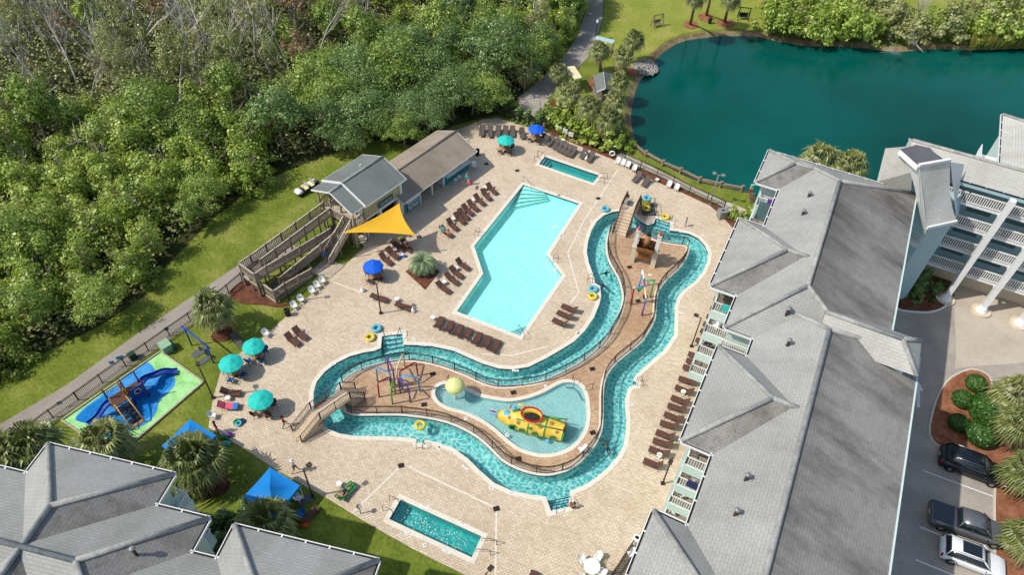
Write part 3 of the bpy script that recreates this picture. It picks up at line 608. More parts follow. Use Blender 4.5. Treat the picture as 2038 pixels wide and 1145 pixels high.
for (a0_, b0_), (a1_, b1_) in (((aN, bE), (aLN, bE)), ((aLN, bLE), (aEnd, bLE)), ((aLN, bE), (aLN, bLE))): tr.bar(AB(a0_, b0_+.06, ZE-.06), AB(a1_, b1_+.06, ZE-.06), .12, .14, 'mint_wall')
tr.build('gutter', bl)
# walls under the eaves, recessed at the balcony notches
i_ = .55; RC = 1.9
foot = [AB(*q) for q in ((aN-i_, bW+i_), (s0+i_, bW+i_), (s0+i_, bN+1.6), (n1-i_, bN+1.6), (n1-i_, bW+i_), (s1+RC, bW+i_), (s1+RC, bN+.35), (aS+i_, bN+.35), (aS+i_, bLW+.4), (n3-i_, bLW+.4), (n3-i_, bL+i_), (s3+RC, bL+i_), (s3+RC, bLW+.4), (n4-i_, bLW+.4), (n4-i_, bL+i_), (s4, bL+i_), (s4, bLW+.4), (aEnd, bLW+.4), (aEnd, bLE-i_), (aLN-i_, bLE-i_), (aLN-i_, bE-i_), (aN-i_, bE-i_))]
wal.prism(foot, 0, ZE-.06, 'mint_wall'); wal.build('wall', bl)
soff = MB(); L = [(aN, bW), (s0, bW), (s0, bN), (n1, bN), (n1, bW), (s1, bW), (s1, bN), (aS, bN), (aS, bLW), (n3, bLW), (n3, bL), (s3, bL), (s3, bLW), (n4, bLW), (n4, bL), (s4, bL), (s4, bLW), (aEnd, bLW), (aEnd, bLE), (aLN, bLE), (aLN, bE), (aN, bE)]
soff.sheet([[AB(*q) for q in L]], ZE-.05, 'white_paint'); soff.build('soffit', bl)
# balconies: spandrel, slab, railing, dark glazed door behind
def balcony(b0, b1, af, depth, fl, side=True, items=None):
    z = fl; m = MB()
    m.prism([AB(af, b0), AB(af+depth, b0), AB(af+depth, b1), AB(af, b1)], z-.22, z, 'white_paint', 'wood_grey')
    m.prism([AB(af-.06, b0), AB(af+.06, b0), AB(af+.06, b1), AB(af-.06, b1)], z-.85, z+.06, 'mint_wall')
    if side: m.prism([AB(af, b0-.05), AB(af+depth, b0-.05), AB(af+depth, b0+.06), AB(af, b0+.06)], z-.85, z+.06, 'mint_wall')
    o = m.build('balcony', bl); m = MB()
    railing(m, AB(af, b0, z), AB(af, b1, z)); 
    if side: railing(m, AB(af, b0, z), AB(af+depth, b0, z))
    m.build('railing', o); m = MB()
    g = AB(af+depth-.03, b0+.25, 0); h = AB(af+depth-.03, b1-.2, 0); m.add([(g.x, g.y, z+.05), (h.x, h.y, z+.05), (h.x, h.y, z+2.1), (g.x, g.y, z+2.1)], [(0, 1, 2, 3)], 'shade_glass'); m.build('door', o)
    return o
FLR = [3.1, 5.8, 8.5, 11.2]
for z in FLR: balcony(bW+.75, bN+.3, s1-.25, RC+.2, z)
for z in FLR: balcony(bL+.75, bLW+.35, s3-.1, RC+.2, z)
for z in FLR: balcony(bW+.75, bN+1.55, s0-.3, RC-.4, z); balcony(bW+.75, bN+1.55, n1+1.6, RC, z)
for z in FLR: balcony(bL+.1, bLW+.3, aS-.1, 1.0, z, False)
SB1 = s1
# roof vents
vents = [(1608,350),(1605,385),(1598,423),(1676+0,397)]
for px, py, t in ((1610,390,1),(1598,426,1),(1569,610+10,1),(1569,684,1),(1486,952,1),(1465,1022,1),(1567,622,1)):
    a, b = ABinv(G(px, py, ZE+1.5)); m = MB(); m.cyl((0, 0, -.6), .11, 1.0, 'bronze_metal', 10); m.lathe((0, 0, .35), [(.09, 0), (.19, .02), (.15, .1), (0, .13)], 'grey_metal', 12)
    o = m.build('roof_vent', bl); o.location = AB(a, b, ZE+1.5)

# ---------------------------------------------------------------- east wing with walkways, seen beyond the right roof
ew = thing('gallery_building', 'pale aqua apartment wing with four open walkways and slanting-looking white columns', 'building', (0, 0, 0))
aF = 67.3; b0, b1 = 9.5, 40; dp = 4.2; m = MB()
m.prism([AB(aF+1.7, b0), AB(aF+dp, b0), AB(aF+dp, b1), AB(aF+1.7, b1)], 2.9, 13.2, 'aqua_wall'); m.prism([AB(aF+1.9, b0), AB(aF+dp-.2, b0), AB(aF+dp-.2, b1), AB(aF+1.9, b1)], 0, 2.9, 'concrete_pale')
m.build('wall', ew)
for k in range(4):
    z = 3.0+2.65*k; f = MB(); f.prism([AB(aF, b0), AB(aF+1.7, b0), AB(aF+1.7, b1), AB(aF, b1)], z-.3, z, 'white_paint', 'mat_grey', True); o = f.build('walkway', ew)
    m = MB(); b = 12.5
    while b < b1: railing(m, AB(aF+.05, b, z), AB(aF+.05, b+3.3, z), 1.1, 'white_paint', .2, .075, .09); b += 3.5
    m.build('railing', o)
    b = 13.2
    while b < b1-2:
        q0, q1 = b, b+2.2; m = MB(); m.add([AB(aF+1.67, q0, z+.75), AB(aF+1.67, q1, z+.75), AB(aF+1.67, q1, z+2.15), AB(aF+1.67, q0, z+2.15)], [(0, 1, 2, 3)], 'shade_glass'); m.build('window', o); b += 3.5
for i, bb in enumerate((19.05, 22.5, 26.1, 29.7)):
    m = MB(); c = AB(aF-1.15, bb)
    m.prism([AB(aF-1.35, bb-.25), AB(aF-.75, bb-.25), AB(aF-.75, bb+.25), AB(aF-1.35, bb+.25)], 0, 13.25, 'white_paint'); m.cyl((c.x, c.y, 0), .95, .22, 'concrete_pale', 20); m.cyl((c.x, c.y, .22), .6, .5, 'white_paint', 16, .35)
    for k in range(4): z = 2.85+2.65*k; m.prism([AB(aF-.8, bb-.12), AB(aF+.1, bb-.12), AB(aF+.1, bb+.12), AB(aF-.8, bb+.12)], z-.25, z+.05, 'white_paint')
    m.build('column', ew)
m = MB(); cp = MB(); hip_ab(m, cp, aF-.3, aF+dp+.2, 9.5, 40, 13.3, 14.5, (0, 0), 'a' if False else 'b', 'shingle_pale', None, AB, aF+2.1); m.build('roof', ew); cp.build('ridge_cap', ew)
t2 = MB(); trim(t2, AB(aF-.3, 40, 13.3), AB(aF-.3, 9.5, 13.3)); trim(t2, AB(aF+dp+.2, 9.5, 13.3), AB(aF+dp+.2, 40, 13.3)); t2.prism([AB(aF-.25, 10), AB(aF+.0, 10), AB(aF+.0, 40), AB(aF-.25, 40)], 12.75, 13.2, 'aqua_wall'); t2.build('gutter', ew)

# stair tower between the two roofs
tw = thing('stair_tower', 'stair tower with curved shingled roof slopes, white gable and dark flat top', 'tower', (0, 0, 0))
zt = 17.6; T = GG([(1791,297),(1824,288),(1851,294),(1875,319),(1828,330)], zt); m = MB()
m.prism(T, zt-.5, zt, 'white_paint', 'shingle_slate'); m.build('flat_roof', tw)
m = MB(); h0, h1 = G(1829, 329, zt+.05), G(1891, 318, zt+.05); g0, g1 = G(1845, 454, 11.4), G(1904, 441, 11.4); N = 6
for i in range(N):
    f = lambda t: (h0.lerp(g0, t)-Vector((0, 0, 1.0*sin(pi*t)*.55)), h1.lerp(g1, t)-Vector((0, 0, 1.0*sin(pi*t)*.55)))
    p, q = f(i/N), f((i+1)/N); m.poly([p[1], p[0], q[0], q[1]], 'shingle_tower')
gn_ = (g0-h0).cross(T[0]-h0).normalized()
def onpl(px, py, back=0.0):
    d = Vector(ray(px, py)); c_ = Vector((0, 0, CAMH)); p_ = c_+d*((h0-c_).dot(gn_)/d.dot(gn_)); return p_+d.normalized()*back
k0, j0 = G(1762, 295, 15.4), G(1745, 362, 13.4); k1, mid, j1 = onpl(1789, 297, .3), onpl(1816, 342, .3), onpl(1813, 384, .3)
m.poly([k0, j0, j1, mid, k1], 'shingle_pale'); m.build('roof', tw)
m = MB(); m.poly([onpl(1789, 297), onpl(1799, 318), onpl(1812, 345), onpl(1820, 372), onpl(1827, 410), onpl(1839, 476), onpl(1845, 454), onpl(1829, 331)], 'white_paint')
m.poly([j1, j0, Vector((j0.x, j0.y, 9)), Vector((j1.x, j1.y, 9))], 'white_paint')
bk0, bk1 = G(1851, 295, zt-.1), G(1875, 320, zt-.1)
m.poly([h1, g1, AB(66.6, 15.0, 11.6), AB(67.6, 14.2, 14.6), bk1], 'white_paint'); m.poly([k1, T[1]-Vector((0, 0, .1)), T[2]-Vector((0, 0, .1)), AB(69.4, 13.8, 13.0), AB(69.4, 8.5, 13.0), k0], 'shingle_pale')
m.bar(h0, h1, .25, .25, 'white_paint'); m.bar(g0, g1, .2, .3, 'white_paint'); m.build('gable', tw)
base = [g0.copy(), g1.copy(), G(1905, 350, 11.4), G(1850, 345, 11.4)]; m = MB()
B2 = [AB(61.5, 10.9), AB(64.6, 10.9), AB(66.8, 13.2), AB(64.0, 15.4), AB(61.0, 12.6)]
m.prism([AB(63.2, 10.6), AB(62.2, 13.3), AB(64.2, 15.3), AB(69.5, 15.3), AB(69.5, 10.6)], 0, 11.6, 'aqua_wall')
m.build('wall', tw)
for k in range(3):
    z = 3.2+2.7*k; p, q = AB(62.1, 13.2, z), AB(63.15, 10.55, z); m = MB(); m.bar(p+Vector((0, 0, -.2)), q+Vector((0, 0, -.2)), .3, .4, 'white_paint'); railing(m, p, q, 1.05); m.build('railing', tw)

# far right block: only its roof corner and stepped balconies show
nb = thing('lakeside_building', 'pale-roofed apartment block cut off by the right edge of the photo, over the lake', 'building', (0, 0, 0))
zn = 13.5; an = ABinv(G(1996, 228, zn))[0]; bn = ABinv(G(1992, 300, zn))[1]; m = MB(); cp = MB()
hip_ab(m, cp, 69.8, an, bn, bn+12, zn, zn+2.4, (0, 5.8), 'a', 'shingle_pale'); m.build('roof', nb); cp.build('ridge_cap', nb)
m = MB(); trim(m, AB(an, bn, zn), AB(69.8, bn, zn)); trim(m, AB(an, bn+12, zn), AB(an, bn, zn)); m.build('gutter', nb)
m = MB(); m.prism([AB(72, bn+.6), AB(an-.6, bn+.6), AB(an-.6, bn+11), AB(72, bn+11)], -1, zn-.05, 'mint_wall'); m.build('wall', nb)
for k, z in enumerate(FLR):
    m = MB(); m.prism([AB(71.8, bn-1.2), AB(76.2, bn-1.2), AB(76.2, bn+.7), AB(71.8, bn+.7)], z-.9, z, 'white_paint'); o = m.build('balcony', nb); m = MB(); railing(m, AB(71.8, bn-1.2, z), AB(76.2, bn-1.2, z)); railing(m, AB(71.8, bn-1.2, z), AB(71.8, bn+.6, z)); m.build('railing', o)

# ---------------------------------------------------------------- block at the lower left
ZB = 12.8; pA, pB = G(96, 885, ZB), G(346, 944.5, ZB); th = ang(pA, pB); EX = Vector((cos(th), sin(th), 0)); EY = Vector((-sin(th), cos(th), 0))
def FR(a, b, z=0.0): v = EX*b+EY*a; return Vector((v.x, v.y, z))     # a = towards the pool lawn, b = to the right
def fi(px, py, z=ZB): p = G(px, py, z); return p.dot(EY), p.dot(EX)
lb = thing('corner_building', 'grey-shingled apartment block with stepped hipped roofs at the lower left corner', 'building', (0, 0, 0))
m = MB(); cp = MB(); t2 = MB(); wl = MB()
a_n = fi(96, 885)[0]; b_l = fi(96, 885)[1]; b_r = fi(346, 944.5)[1]; a_s = fi(309, 1007)[0]; a_b0 = fi(49, 944)[0]
a_2n = fi(415, 1032.5)[0]; b_2r = fi(415, 1032.5)[1]; b_3l = fi(467, 1047)[1]; a_3n = fi(467, 1047)[0]; b_3r = fi(753, 1114)[1]
a_2s = fi(382, 1102)[0]
def hipx(a0, a1, b0, b1, axis, ends, pitch=.5, mats=None, ridge=None, dz=0):
    hw = ((b1-b0) if axis == 'a' else (a1-a0))/2; hip_ab(m, cp, a0, a1, b0, b1, ZB+dz, ZB+dz+hw*pitch, ends, axis, SL, mats, FR, ridge); wl.prism([FR(a0+.5, b0+.5), FR(a0+.5, b1-.5), FR(a1-.5, b1-.5), FR(a1-.5, b0+.5)], 0, ZB-.05, 'mint_wall')
S2 = 'shingle_mottled'
hipx(a_s-9.3, a_s, b_l-30, b_2r, 'b', (0, 4.5), .48, [SL, SL, SL, S2])
hipx(a_s-10, a_n, b_l, b_r, 'a', (0, (b_r-b_l)/2), .5, [SL, S2, SL, SL])
hipx(a_2s-9.0, a_2s, b_l+6, b_3l+7, 'b', (0, 0), .46, [SL, SL, SL, SL])
hipx(a_3n-16, a_3n, b_3l, b_3r, 'a', (0, (b_3r-b_3l)/2), .5, [SL, S2, SL, SL])
for (x0, y0), (x1, y1) in (((a_n, b_l), (a_n, b_r)), ((a_n, b_r), (a_s, b_r)), ((a_s, b_r), (a_s, b_2r)), ((a_s, b_2r), (a_2s, b_2r)), ((a_2s, b_2r), (a_2s, b_3l)), ((a_3n, b_3l), (a_3n, b_3r)), ((a_3n, b_3r), (a_3n-12, b_3r)), ((a_2s, b_3l), (a_3n, b_3l)), ((a_s, b_l-16), (a_s, b_l)), ((a_s, b_l), (a_n, b_l))):
    trim(t2, FR(x1, y1, ZB), FR(x0, y0, ZB))
m.build('roof', lb); cp.build('ridge_cap', lb); t2.build('gutter', lb); wl.build('wall', lb)
for z in (4.5, 7.2, 9.9):
    o = MB(); o.prism([FR(a_s+.3, b_r-.8), FR(a_s+2.0, b_r-.8), FR(a_s+2.0, b_r+.4), FR(a_s+.3, b_r+.4)], z-.8, z, 'mint_wall'); o = o.build('balcony', lb); r_ = MB(); railing(r_, FR(a_s+.3, b_r+.4, z), FR(a_s+2.0, b_r+.4, z)); railing(r_, FR(a_s+2.0, b_r-.6, z), FR(a_s+2.0, b_r+.4, z)); r_.build('railing', o)
v_ = MB(); v_.cyl((0, 0, -.6), .09, .9, 'bronze_metal', 10); v_.lathe((0, 0, .27), [(.09, 0), (.19, .02), (.15, .1), (0, .13)], 'grey_metal', 12); o = v_.build('roof_vent', lb); o.location = G(266, 1098, ZB+1.6)
# ---------------------------------------------------------------- vegetation
def inpoly(p, P):
    c = False; n = len(P); j = n-1
    for i in range(n):
        if (P[i].y > p.y) != (P[j].y > p.y) and p.x < (P[j].x-P[i].x)*(p.y-P[i].y)/(P[j].y-P[i].y)+P[i].x: c = not c
        j = i
    return c
def leafmesh(name, blobs, n, size, mat, seed, shell=.55, droop=.0, aspect=1.0, updown=1.0):
    """foliage: many small leaf faces through the outer part of several ellipsoids"""
    r = random.Random(seed); v = []; f = []; tot = sum(b[3]*b[4] for b in blobs); 
    for (x, y, z, rx, rz) in blobs:
        k = int(n*rx*rz/tot)
        if shell > .8:
            for _ in range(k):
                u = r.uniform(-.5, 1); t = r.uniform(0, 2*pi); s_ = sqrt(1-u*u); nrm = Vector((s_*cos(t), s_*sin(t), u)); c = Vector((x+nrm.x*rx*r.uniform(.9, 1), y+nrm.y*rx*r.uniform(.9, 1), z+nrm.z*rz*r.uniform(.9, 1))); nn = (nrm+Vector((r.gauss(0, .45), r.gauss(0, .45), r.gauss(0, .45)))).normalized(); a = nn.orthogonal().normalized(); b = nn.cross(a); o = len(v); s1 = size*r.uniform(.6, 1.2)*.5; v += [tuple(c+a*s1), tuple(c+b*s1*.7), tuple(c-a*s1), tuple(c-b*s1*.7)]; f.append((o, o+1, o+2, o+3))
            continue
        # lumps inside each blob give light and dark clumps
        lumps = []
        for _ in range(max(4, int(rx*rx*3.2))):
            u = r.uniform(-.55, 1); t = r.uniform(0, 2*pi); s_ = sqrt(max(0, 1-u*u)); lumps.append((Vector((s_*cos(t), s_*sin(t), u)), r.uniform(.3, .52)))
        for _ in range(k):
            d, ls = r.choice(lumps); q = Vector((r.gauss(0, 1), r.gauss(0, 1), r.gauss(0, 1))).normalized()*ls*(r.random()**.4)
            p = d*r.uniform(shell, .92)+q; nrm = (p*.7+q*1.4+Vector((0, 0, .35))+Vector((r.gauss(0, .4), r.gauss(0, .4), r.gauss(0, .4)))).normalized()
            c = Vector((x+p.x*rx, y+p.y*rx, max(.05, z+p.z*rz)))
            a = nrm.cross(Vector((r.gauss(0, 1), r.gauss(0, 1), r.gauss(0, .6)))); 
            if a.length < .01: continue
            a.normalize(); b = nrm.cross(a); s1 = size*r.uniform(.55, 1.3); s2 = s1*r.uniform(.55, .9)*aspect; o = len(v)
            v += [tuple(c+a*s1*.5-nrm*s1*droop), tuple(c+b*s2*.5), tuple(c-a*s1*.5-nrm*s1*droop), tuple(c-b*s2*.5)]; f.append((o, o+1, o+2, o+3))
    me = bpy.data.meshes.new(name); me.from_pydata(v, [], f); me.materials.append(MATS[mat]); me.update(); return me
def branchmesh(name, h, r0, seed, mat, nb=6, lean=.05, spread=.5, start=.35, depth=2, sub=3, curve=.12):
    r = random.Random(seed); m = MB()
    def limb(p, d, L, rad, lev):
        pts = [p.copy()]; rr = [rad]; q = p.copy(); dd = d.copy(); N = 5 if lev == 0 else 4
        for i in range(N):
            dd = (dd+Vector((r.gauss(0, curve), r.gauss(0, curve), r.gauss(0, curve*.5)+(.04 if lev else .02)))).normalized(); q = q+dd*L/N; pts.append(q.copy()); rr.append(max(.012, rad*(1-.8*(i+1)/N)))
        m.tube(pts, rr, mat, 5 if lev == 0 else 4, True, True)
        if lev < depth:
            for k in range(nb if lev == 0 else sub):
                t = r.uniform(start, .97); i = min(N-1, int(t*N)); s_ = pts[i].lerp(pts[i+1], t*N-i); a = r.uniform(0, 2*pi)
                side = Vector((cos(a), sin(a), 0)); nd = (dd*(1-spread)+side*spread+Vector((0, 0, .25))).normalized(); limb(s_, nd, L*r.uniform(.34, .55), rr[i]*.55, lev+1)
    limb(Vector((0, 0, -.1)), Vector((r.gauss(0, lean), r.gauss(0, lean), 1)).normalized(), h, r0, 0)
    me = m.build(name); d = me.data; bpy.data.objects.remove(me); return d
def meshobj(name, me, parent): o = bpy.data.objects.new(name, me); COL.objects.link(o); o.parent = parent; return o
def crownblobs(seed, R, H, n, flat=.75):
    r = random.Random(seed); B = [(0, 0, H-R*flat*.9, R*.72, R*flat)]
    for i in range(n):
        a = 2*pi*i/n+r.uniform(-.4, .4); d = R*r.uniform(.45, .75); B.append((d*cos(a), d*sin(a), H-R*flat*r.uniform(1.0, 1.9), R*r.uniform(.38, .6), R*flat*r.uniform(.4, .6)))
    return B
KIND = {}
for nm, mat, n, size, args in (('broad', 'leaf_mid', 4200, .28, (3.0, 8.0, 6, .8)), ('broad2', 'leaf_dark', 4200, .28, (3.2, 8.6, 7, .75)), ('mound', 'leaf_bright', 4600, .28, (3.1, 5.0, 7, .8)), ('mound2', 'leaf_bright', 4200, .29, (2.7, 6.0, 5, .95)),
                               ('oak', 'leaf_dark', 7000, .26, (4.6, 8.2, 9, .5)), ('oak2', 'leaf_mid', 6600, .26, (4.2, 7.6, 8, .55)), ('slim', 'leaf_olive', 2200, .24, (2.1, 10.0, 5, 1.3)), ('slim2', 'leaf_olive', 2000, .26, (2.3, 10.5, 5, 1.35)), ('brown', 'leaf_brown', 1300, .26, (2.3, 7.5, 5, .9)), ('thicket', 'leaf_mid', 2600, .28, (2.0, 3.2, 5, .8)), ('thicket2', 'leaf_olive', 2400, .26, (2.0, 3.0, 5, .8))):
    sd_ = sum(ord(c)*(i+3) for i, c in enumerate(nm)); H = args[1]
    KIND[nm] = (leafmesh('crown', crownblobs(sd_, *args), n, size, mat, sd_+1, .5), branchmesh('trunk', H*(.92 if 'slim' in nm else .8), .09+.018*H if 'slim' in nm else .2, sd_+2, 'bark_pale' if 'slim' in nm else 'bark_grey', 7, .07, .55, .3, 2, 3))
KIND['bare'] = (None, branchmesh('trunk', 9.5, .15, 91, 'bark_pale', 9, .1, .4, .25, 2, 4, .08)); KIND['bare2'] = (None, branchmesh('trunk', 8.5, .13, 92, 'bark_pale', 10, .14, .45, .3, 2, 4, .09)); KIND['snag'] = (None, branchmesh('trunk', 7.5, .15, 93, 'bark_pale', 12, .1, .6, .15, 2, 5, .12))
def tree(kind, loc, rz, sc, label, group, tilt=0, name='tree'):
    o = thing(name, label, 'tree' if name != 'shrub' else 'shrub', loc, rz, group); o.scale = sc if isinstance(sc, tuple) else (sc,)*3
    if tilt: o.rotation_euler = (tilt*.6, tilt, rz)
    cr, tk = KIND[kind]
    if tk: meshobj('trunk', tk, o)
    if cr: meshobj('crown', cr, o)
    return o
FOREST = GG([(-500,850),(-60,800),(20,735),(60,716),(150,668),(210,640),(285,580),(325,525),(415,432),(515,356),(640,306),(720,283),(760,270),(800,272),(880,240),(945,212),(1000,205),(1040,180),(1045,150),(1105,104),(1140,40),(1152,-20),(1150,-120),(-600,-120)])
r = random.Random(21); pts = []; FX = [p.x for p in FOREST]; FY = [p.y for p in FOREST]
def pixof(p):
    z = p.z-CAMH; f = p.y*cos(PITCH)-z*sin(PITCH); u = p.y*sin(PITCH)+z*cos(PITCH); X = p.x/f; Y = u/f
    c, s = cos(ROLL), sin(ROLL); return 1019+FPX*(c*X+s*Y), 572.5-FPX*(-s*X+c*Y)
tries = 0
while tries < 60000 and len(pts) < 289:
    tries += 1; p = Vector((r.uniform(-95, max(FX)), r.uniform(min(FY), 128), 0)); q = pixof(p); qt = pixof(p+Vector((0, 0, 9)))
    if q[0] < -90 or q[1] > 830 or q[1] < -85 or not inpoly(p, FOREST): continue
    dm = 3.3 if q[1] > 300 else 3.9
    if all((p-o).length > dm for o in pts): pts.append(p)
gi = {}
for p in pts:
    x, y = pixof(p); t = r.random(); edge = min((p-q).length for q in FOREST[1:18]); rz = r.uniform(0, 6.28); sc = r.uniform(.8, 1.2); tilt = 0
    if x < 60+.0*y and y < 330 or (x < 640 and y < 270-x*.12):
        k = 'bare' if t < .2 else 'bare2' if t < .38 else 'slim' if t < .66 else 'slim2' if t < .76 else 'brown' if t < .84 else 'thicket2' if t < .93 else 'mound2'; tilt = r.uniform(-.1, .14)
    elif x < 560: k = 'mound' if t < .5 else 'mound2' if t < .75 else 'broad' if t < .9 else 'oak2'; sc *= .95
    elif x > 600 and y > 130 and edge < 15: k = 'oak' if t < .55 else 'oak2' if t < .85 else 'broad2'; sc *= .92
    elif y < 110 or x > 640: k = 'broad' if t < .36 else 'broad2' if t < .58 else 'mound2' if t < .8 else 'slim2' if t < .93 else 'bare2'
    else: k = 'broad' if t < .35 else 'mound2' if t < .6 else 'broad2' if t < .82 else 'slim'
    if edge < 4 and k in ('broad', 'broad2', 'oak', 'oak2', 'slim', 'slim2'): sc *= .72 if x < 600 else .85
    lab = {'bare': 'bare pale-trunked tree standing in the thin upper left of the forest', 'bare2': 'leafless grey tree with forked branches in the forest', 'slim': 'slender olive-green tree with pale trunk in the forest', 'slim2': 'tall slender olive tree with pale trunk, taller kind, in the forest', 'brown': 'brownish half-dead tree in the upper left of the forest', 'mound': 'low bright green vine-covered tree along the mown strip', 'mound2': 'bright yellow-green rounded tree in the forest', 'broad': 'mid-green broad tree in the forest canopy', 'broad2': 'dark green broad tree in the forest canopy', 'oak': 'spreading dark green oak behind the pool buildings', 'oak2': 'spreading mid-green oak near the pool buildings', 'thicket': 'low green thicket in the forest', 'thicket2': 'low olive thicket among the bare trees'}[k]
    tree(k, p, rz, (sc, sc, sc*r.uniform(.85, 1.1)), lab, 'forest: '+k.rstrip('2')+' trees', tilt)
# oak boughs reaching over the deck by the snack bar, and the dense one at the building corner
tree('oak', G(905, 236), 1.0, .8, 'spreading oak whose boughs shade the deck behind the snack bar', None)
tree('oak2', G(975, 222), 2.2, .72, 'oak overhanging the loungers at the back corner of the deck', None)
tree('oak2', G(805, 292), 4.0, .62, 'low dark oak tucked behind the two-storey pool building', None)
for (x, y), sc_, k_, l_ in (((852,268),.62,'oak','oak pressed against the back of the snack bar, left one'), ((762,284),.6,'oak2','oak at the back corner where the two pool roofs meet'), ((700,306),.5,'oak','small oak on the grass edge behind the pool house'), ((940,228),.7,'oak2','oak behind the far end of the snack bar')): tree(k_, G(x, y), x*1.0, sc_, l_, None)
for (x, y), sc_, k_ in (((1128,84),.7,'mound2'), ((1144,52),.75,'broad'), ((1150,16),.9,'oak2'), ((1100,118),.75,'mound2'), ((1075,140),.7,'broad'), ((1188,-14),.8,'oak2'), ((1152,-40),1.0,'broad')): tree(k_, G(x, y), x*1.0, sc_, 'bright leafy tree leaning over the far cart road', 'trees along the cart road')
# fallen pale logs in the upper left
for (x0, y0, z0), (x1, y1, z1), lb_ in (((42,252,2.5),(112,170,4.5),'long pale fallen trunk leaning left in the bare part of the forest'), ((105,315,1.5),(170,275,3.0),'pale fallen branchy log at the left, above the bright bushes'), ((285,80,4),(345,20,7),'pale leaning limb near the top edge of the forest')):
    m = MB(); a, b = G(x0, y0, z0), G(x1, y1, z1); m.tube([a, a.lerp(b, .5)+Vector((0, 0, .3)), b], [.16, .13, .05], 'bark_pale', 6); rr = random.Random(x0)
    for k in range(7):
        s_ = a.lerp(b, rr.uniform(.5, 1)); m.tube([s_, s_+Vector((rr.uniform(-1.6, 1.6), rr.uniform(-.5, 2), rr.uniform(.2, 1.6)))], [.05, .015], 'bark_pale', 4)
    tag(m.build('fallen_tree'), lb_, 'fallen tree', 'fallen trunks in the forest')
# undergrowth
v = []; f = []; r = random.Random(5)
def scatter(v, f, P, n, size, z0, z1, r, test=None):
    xs = [p.x for p in P]; ys = [p.y for p in P]; k = 0; tr_ = 0
    while k < n and tr_ < n*30:
        tr_ += 1; p = Vector((r.uniform(max(min(xs), -100), max(xs)), r.uniform(min(ys), min(max(ys), 130)), 0))
        if not inpoly(p, P): continue
        k += 1; c = p+Vector((0, 0, z0+(z1-z0)*r.random()**1.6)); a = Vector((r.gauss(0, 1), r.gauss(0, 1), r.gauss(0, .5))).normalized(); b = a.cross(Vector((r.gauss(0, .5), r.gauss(0, .5), 1))).normalized(); s1 = size*r.uniform(.5, 1.3); o = len(v)
        v += [tuple(c+a*s1*.5), tuple(c+b*s1*.35), tuple(c-a*s1*.5), tuple(c-b*s1*.35)]; f.append((o, o+1, o+2, o+3))
scatter(v, f, FOREST, 60000, .42, .1, 2.8, r)
me = bpy.data.meshes.new('undergrowth'); me.from_pydata(v, [], f); me.materials.append(MATS['leaf_olive']); me.update(); o = bpy.data.objects.new('undergrowth', me); COL.objects.link(o); o['kind'] = 'stuff'; tag(o, 'tangled green undergrowth between the forest trees', 'undergrowth')

# ---- palms
def fanpalm(name, seed, R, nf, mat, dead=4):
    """crown of fan-shaped fronds"""
    r = random.Random(seed); m = MB()
    for i in range(nf):
        t = i/nf; az = i*2.39996+r.uniform(-.2, .2); el = radians(78-130*t)+r.uniform(-.1, .1); d = Vector((cos(az)*cos(el), sin(az)*cos(el), sin(el))); L = R*r.uniform(.4, .56)
        p0 = Vector((0, 0, 0)); p1 = d*L-Vector((0, 0, .1*L)); m.tube([p0, p1], [.03, .018], mat if t < .9 else 'leaf_brown', 3, True, False)
        side = d.cross(Vector((0, 0, 1))); side = side.normalized() if side.length > .05 else Vector((1, 0, 0)); upv = side.cross(d).normalized(); F = R*r.uniform(.48, .78); NL = 17; mm = 'leaf_brown' if i >= nf-dead else mat
        for k in range(NL):
            a = radians(-95+190*k/(NL-1)); ld = d*cos(a)+side*sin(a); ln = F*(1-.25*abs(a)/1.6)*r.uniform(.85, 1.1); wv = (side*cos(a)-d*sin(a))*.036*R
            q1 = p1+ld*ln*.6+upv*(.05+.04*(k % 2)); q2 = p1+ld*ln-Vector((0, 0, ln*r.uniform(.25, .75)))
            m.add([p1, q1-wv, q1+wv, q2], [(0, 1, 2), (1, 3, 2)], mm)
    o = m.build(name, None, None, False); d = o.data; bpy.data.objects.remove(o); return d
def pinnate(name, seed, R, nf, mat):
    r = random.Random(seed); m = MB()
    for i in range(nf):
        t = i/nf; az = i*2.39996; el = radians(80-95*t); h = Vector((cos(az), sin(az), 0)); pts = [Vector((0, 0, 0))]; L = R*r.uniform(.9, 1.15); e_ = el
        for k in range(6): pts.append(pts[-1]+(h*cos(e_)+Vector((0, 0, sin(e_))))*L/6); e_ -= radians(22)
        m.tube(pts, [.035, .03, .025, .02, .015, .012, .008], mat, 3, True, False); s_ = h.cross(Vector((0, 0, 1)))
        for k in range(26):
            u = .12+.86*k/25; j = min(5, int(u*6)); p = pts[j].lerp(pts[j+1], u*6-j); dd = (pts[j+1]-pts[j]).normalized(); n_ = s_.cross(dd)
            for sg in (-1, 1):
                ln = R*.3*sin(pi*min(1, u*.85+.12))*r.uniform(.8, 1.15); q = p+(s_*sg*.8+dd*.7+n_*-.25).normalized()*ln; wv = dd*.035; m.add([p-wv, p+wv, q], [(0, 1, 2)], mat)
    o = m.build(name, None, None, False); d = o.data; bpy.data.objects.remove(o); return d
CROWN = [fanpalm('crown', 31, 2.1, 36, 'leaf_palm'), fanpalm('crown', 32, 2.15, 32, 'leaf_palm', 2), fanpalm('crown', 33, 2.1, 42, 'leaf_palm', 6)]
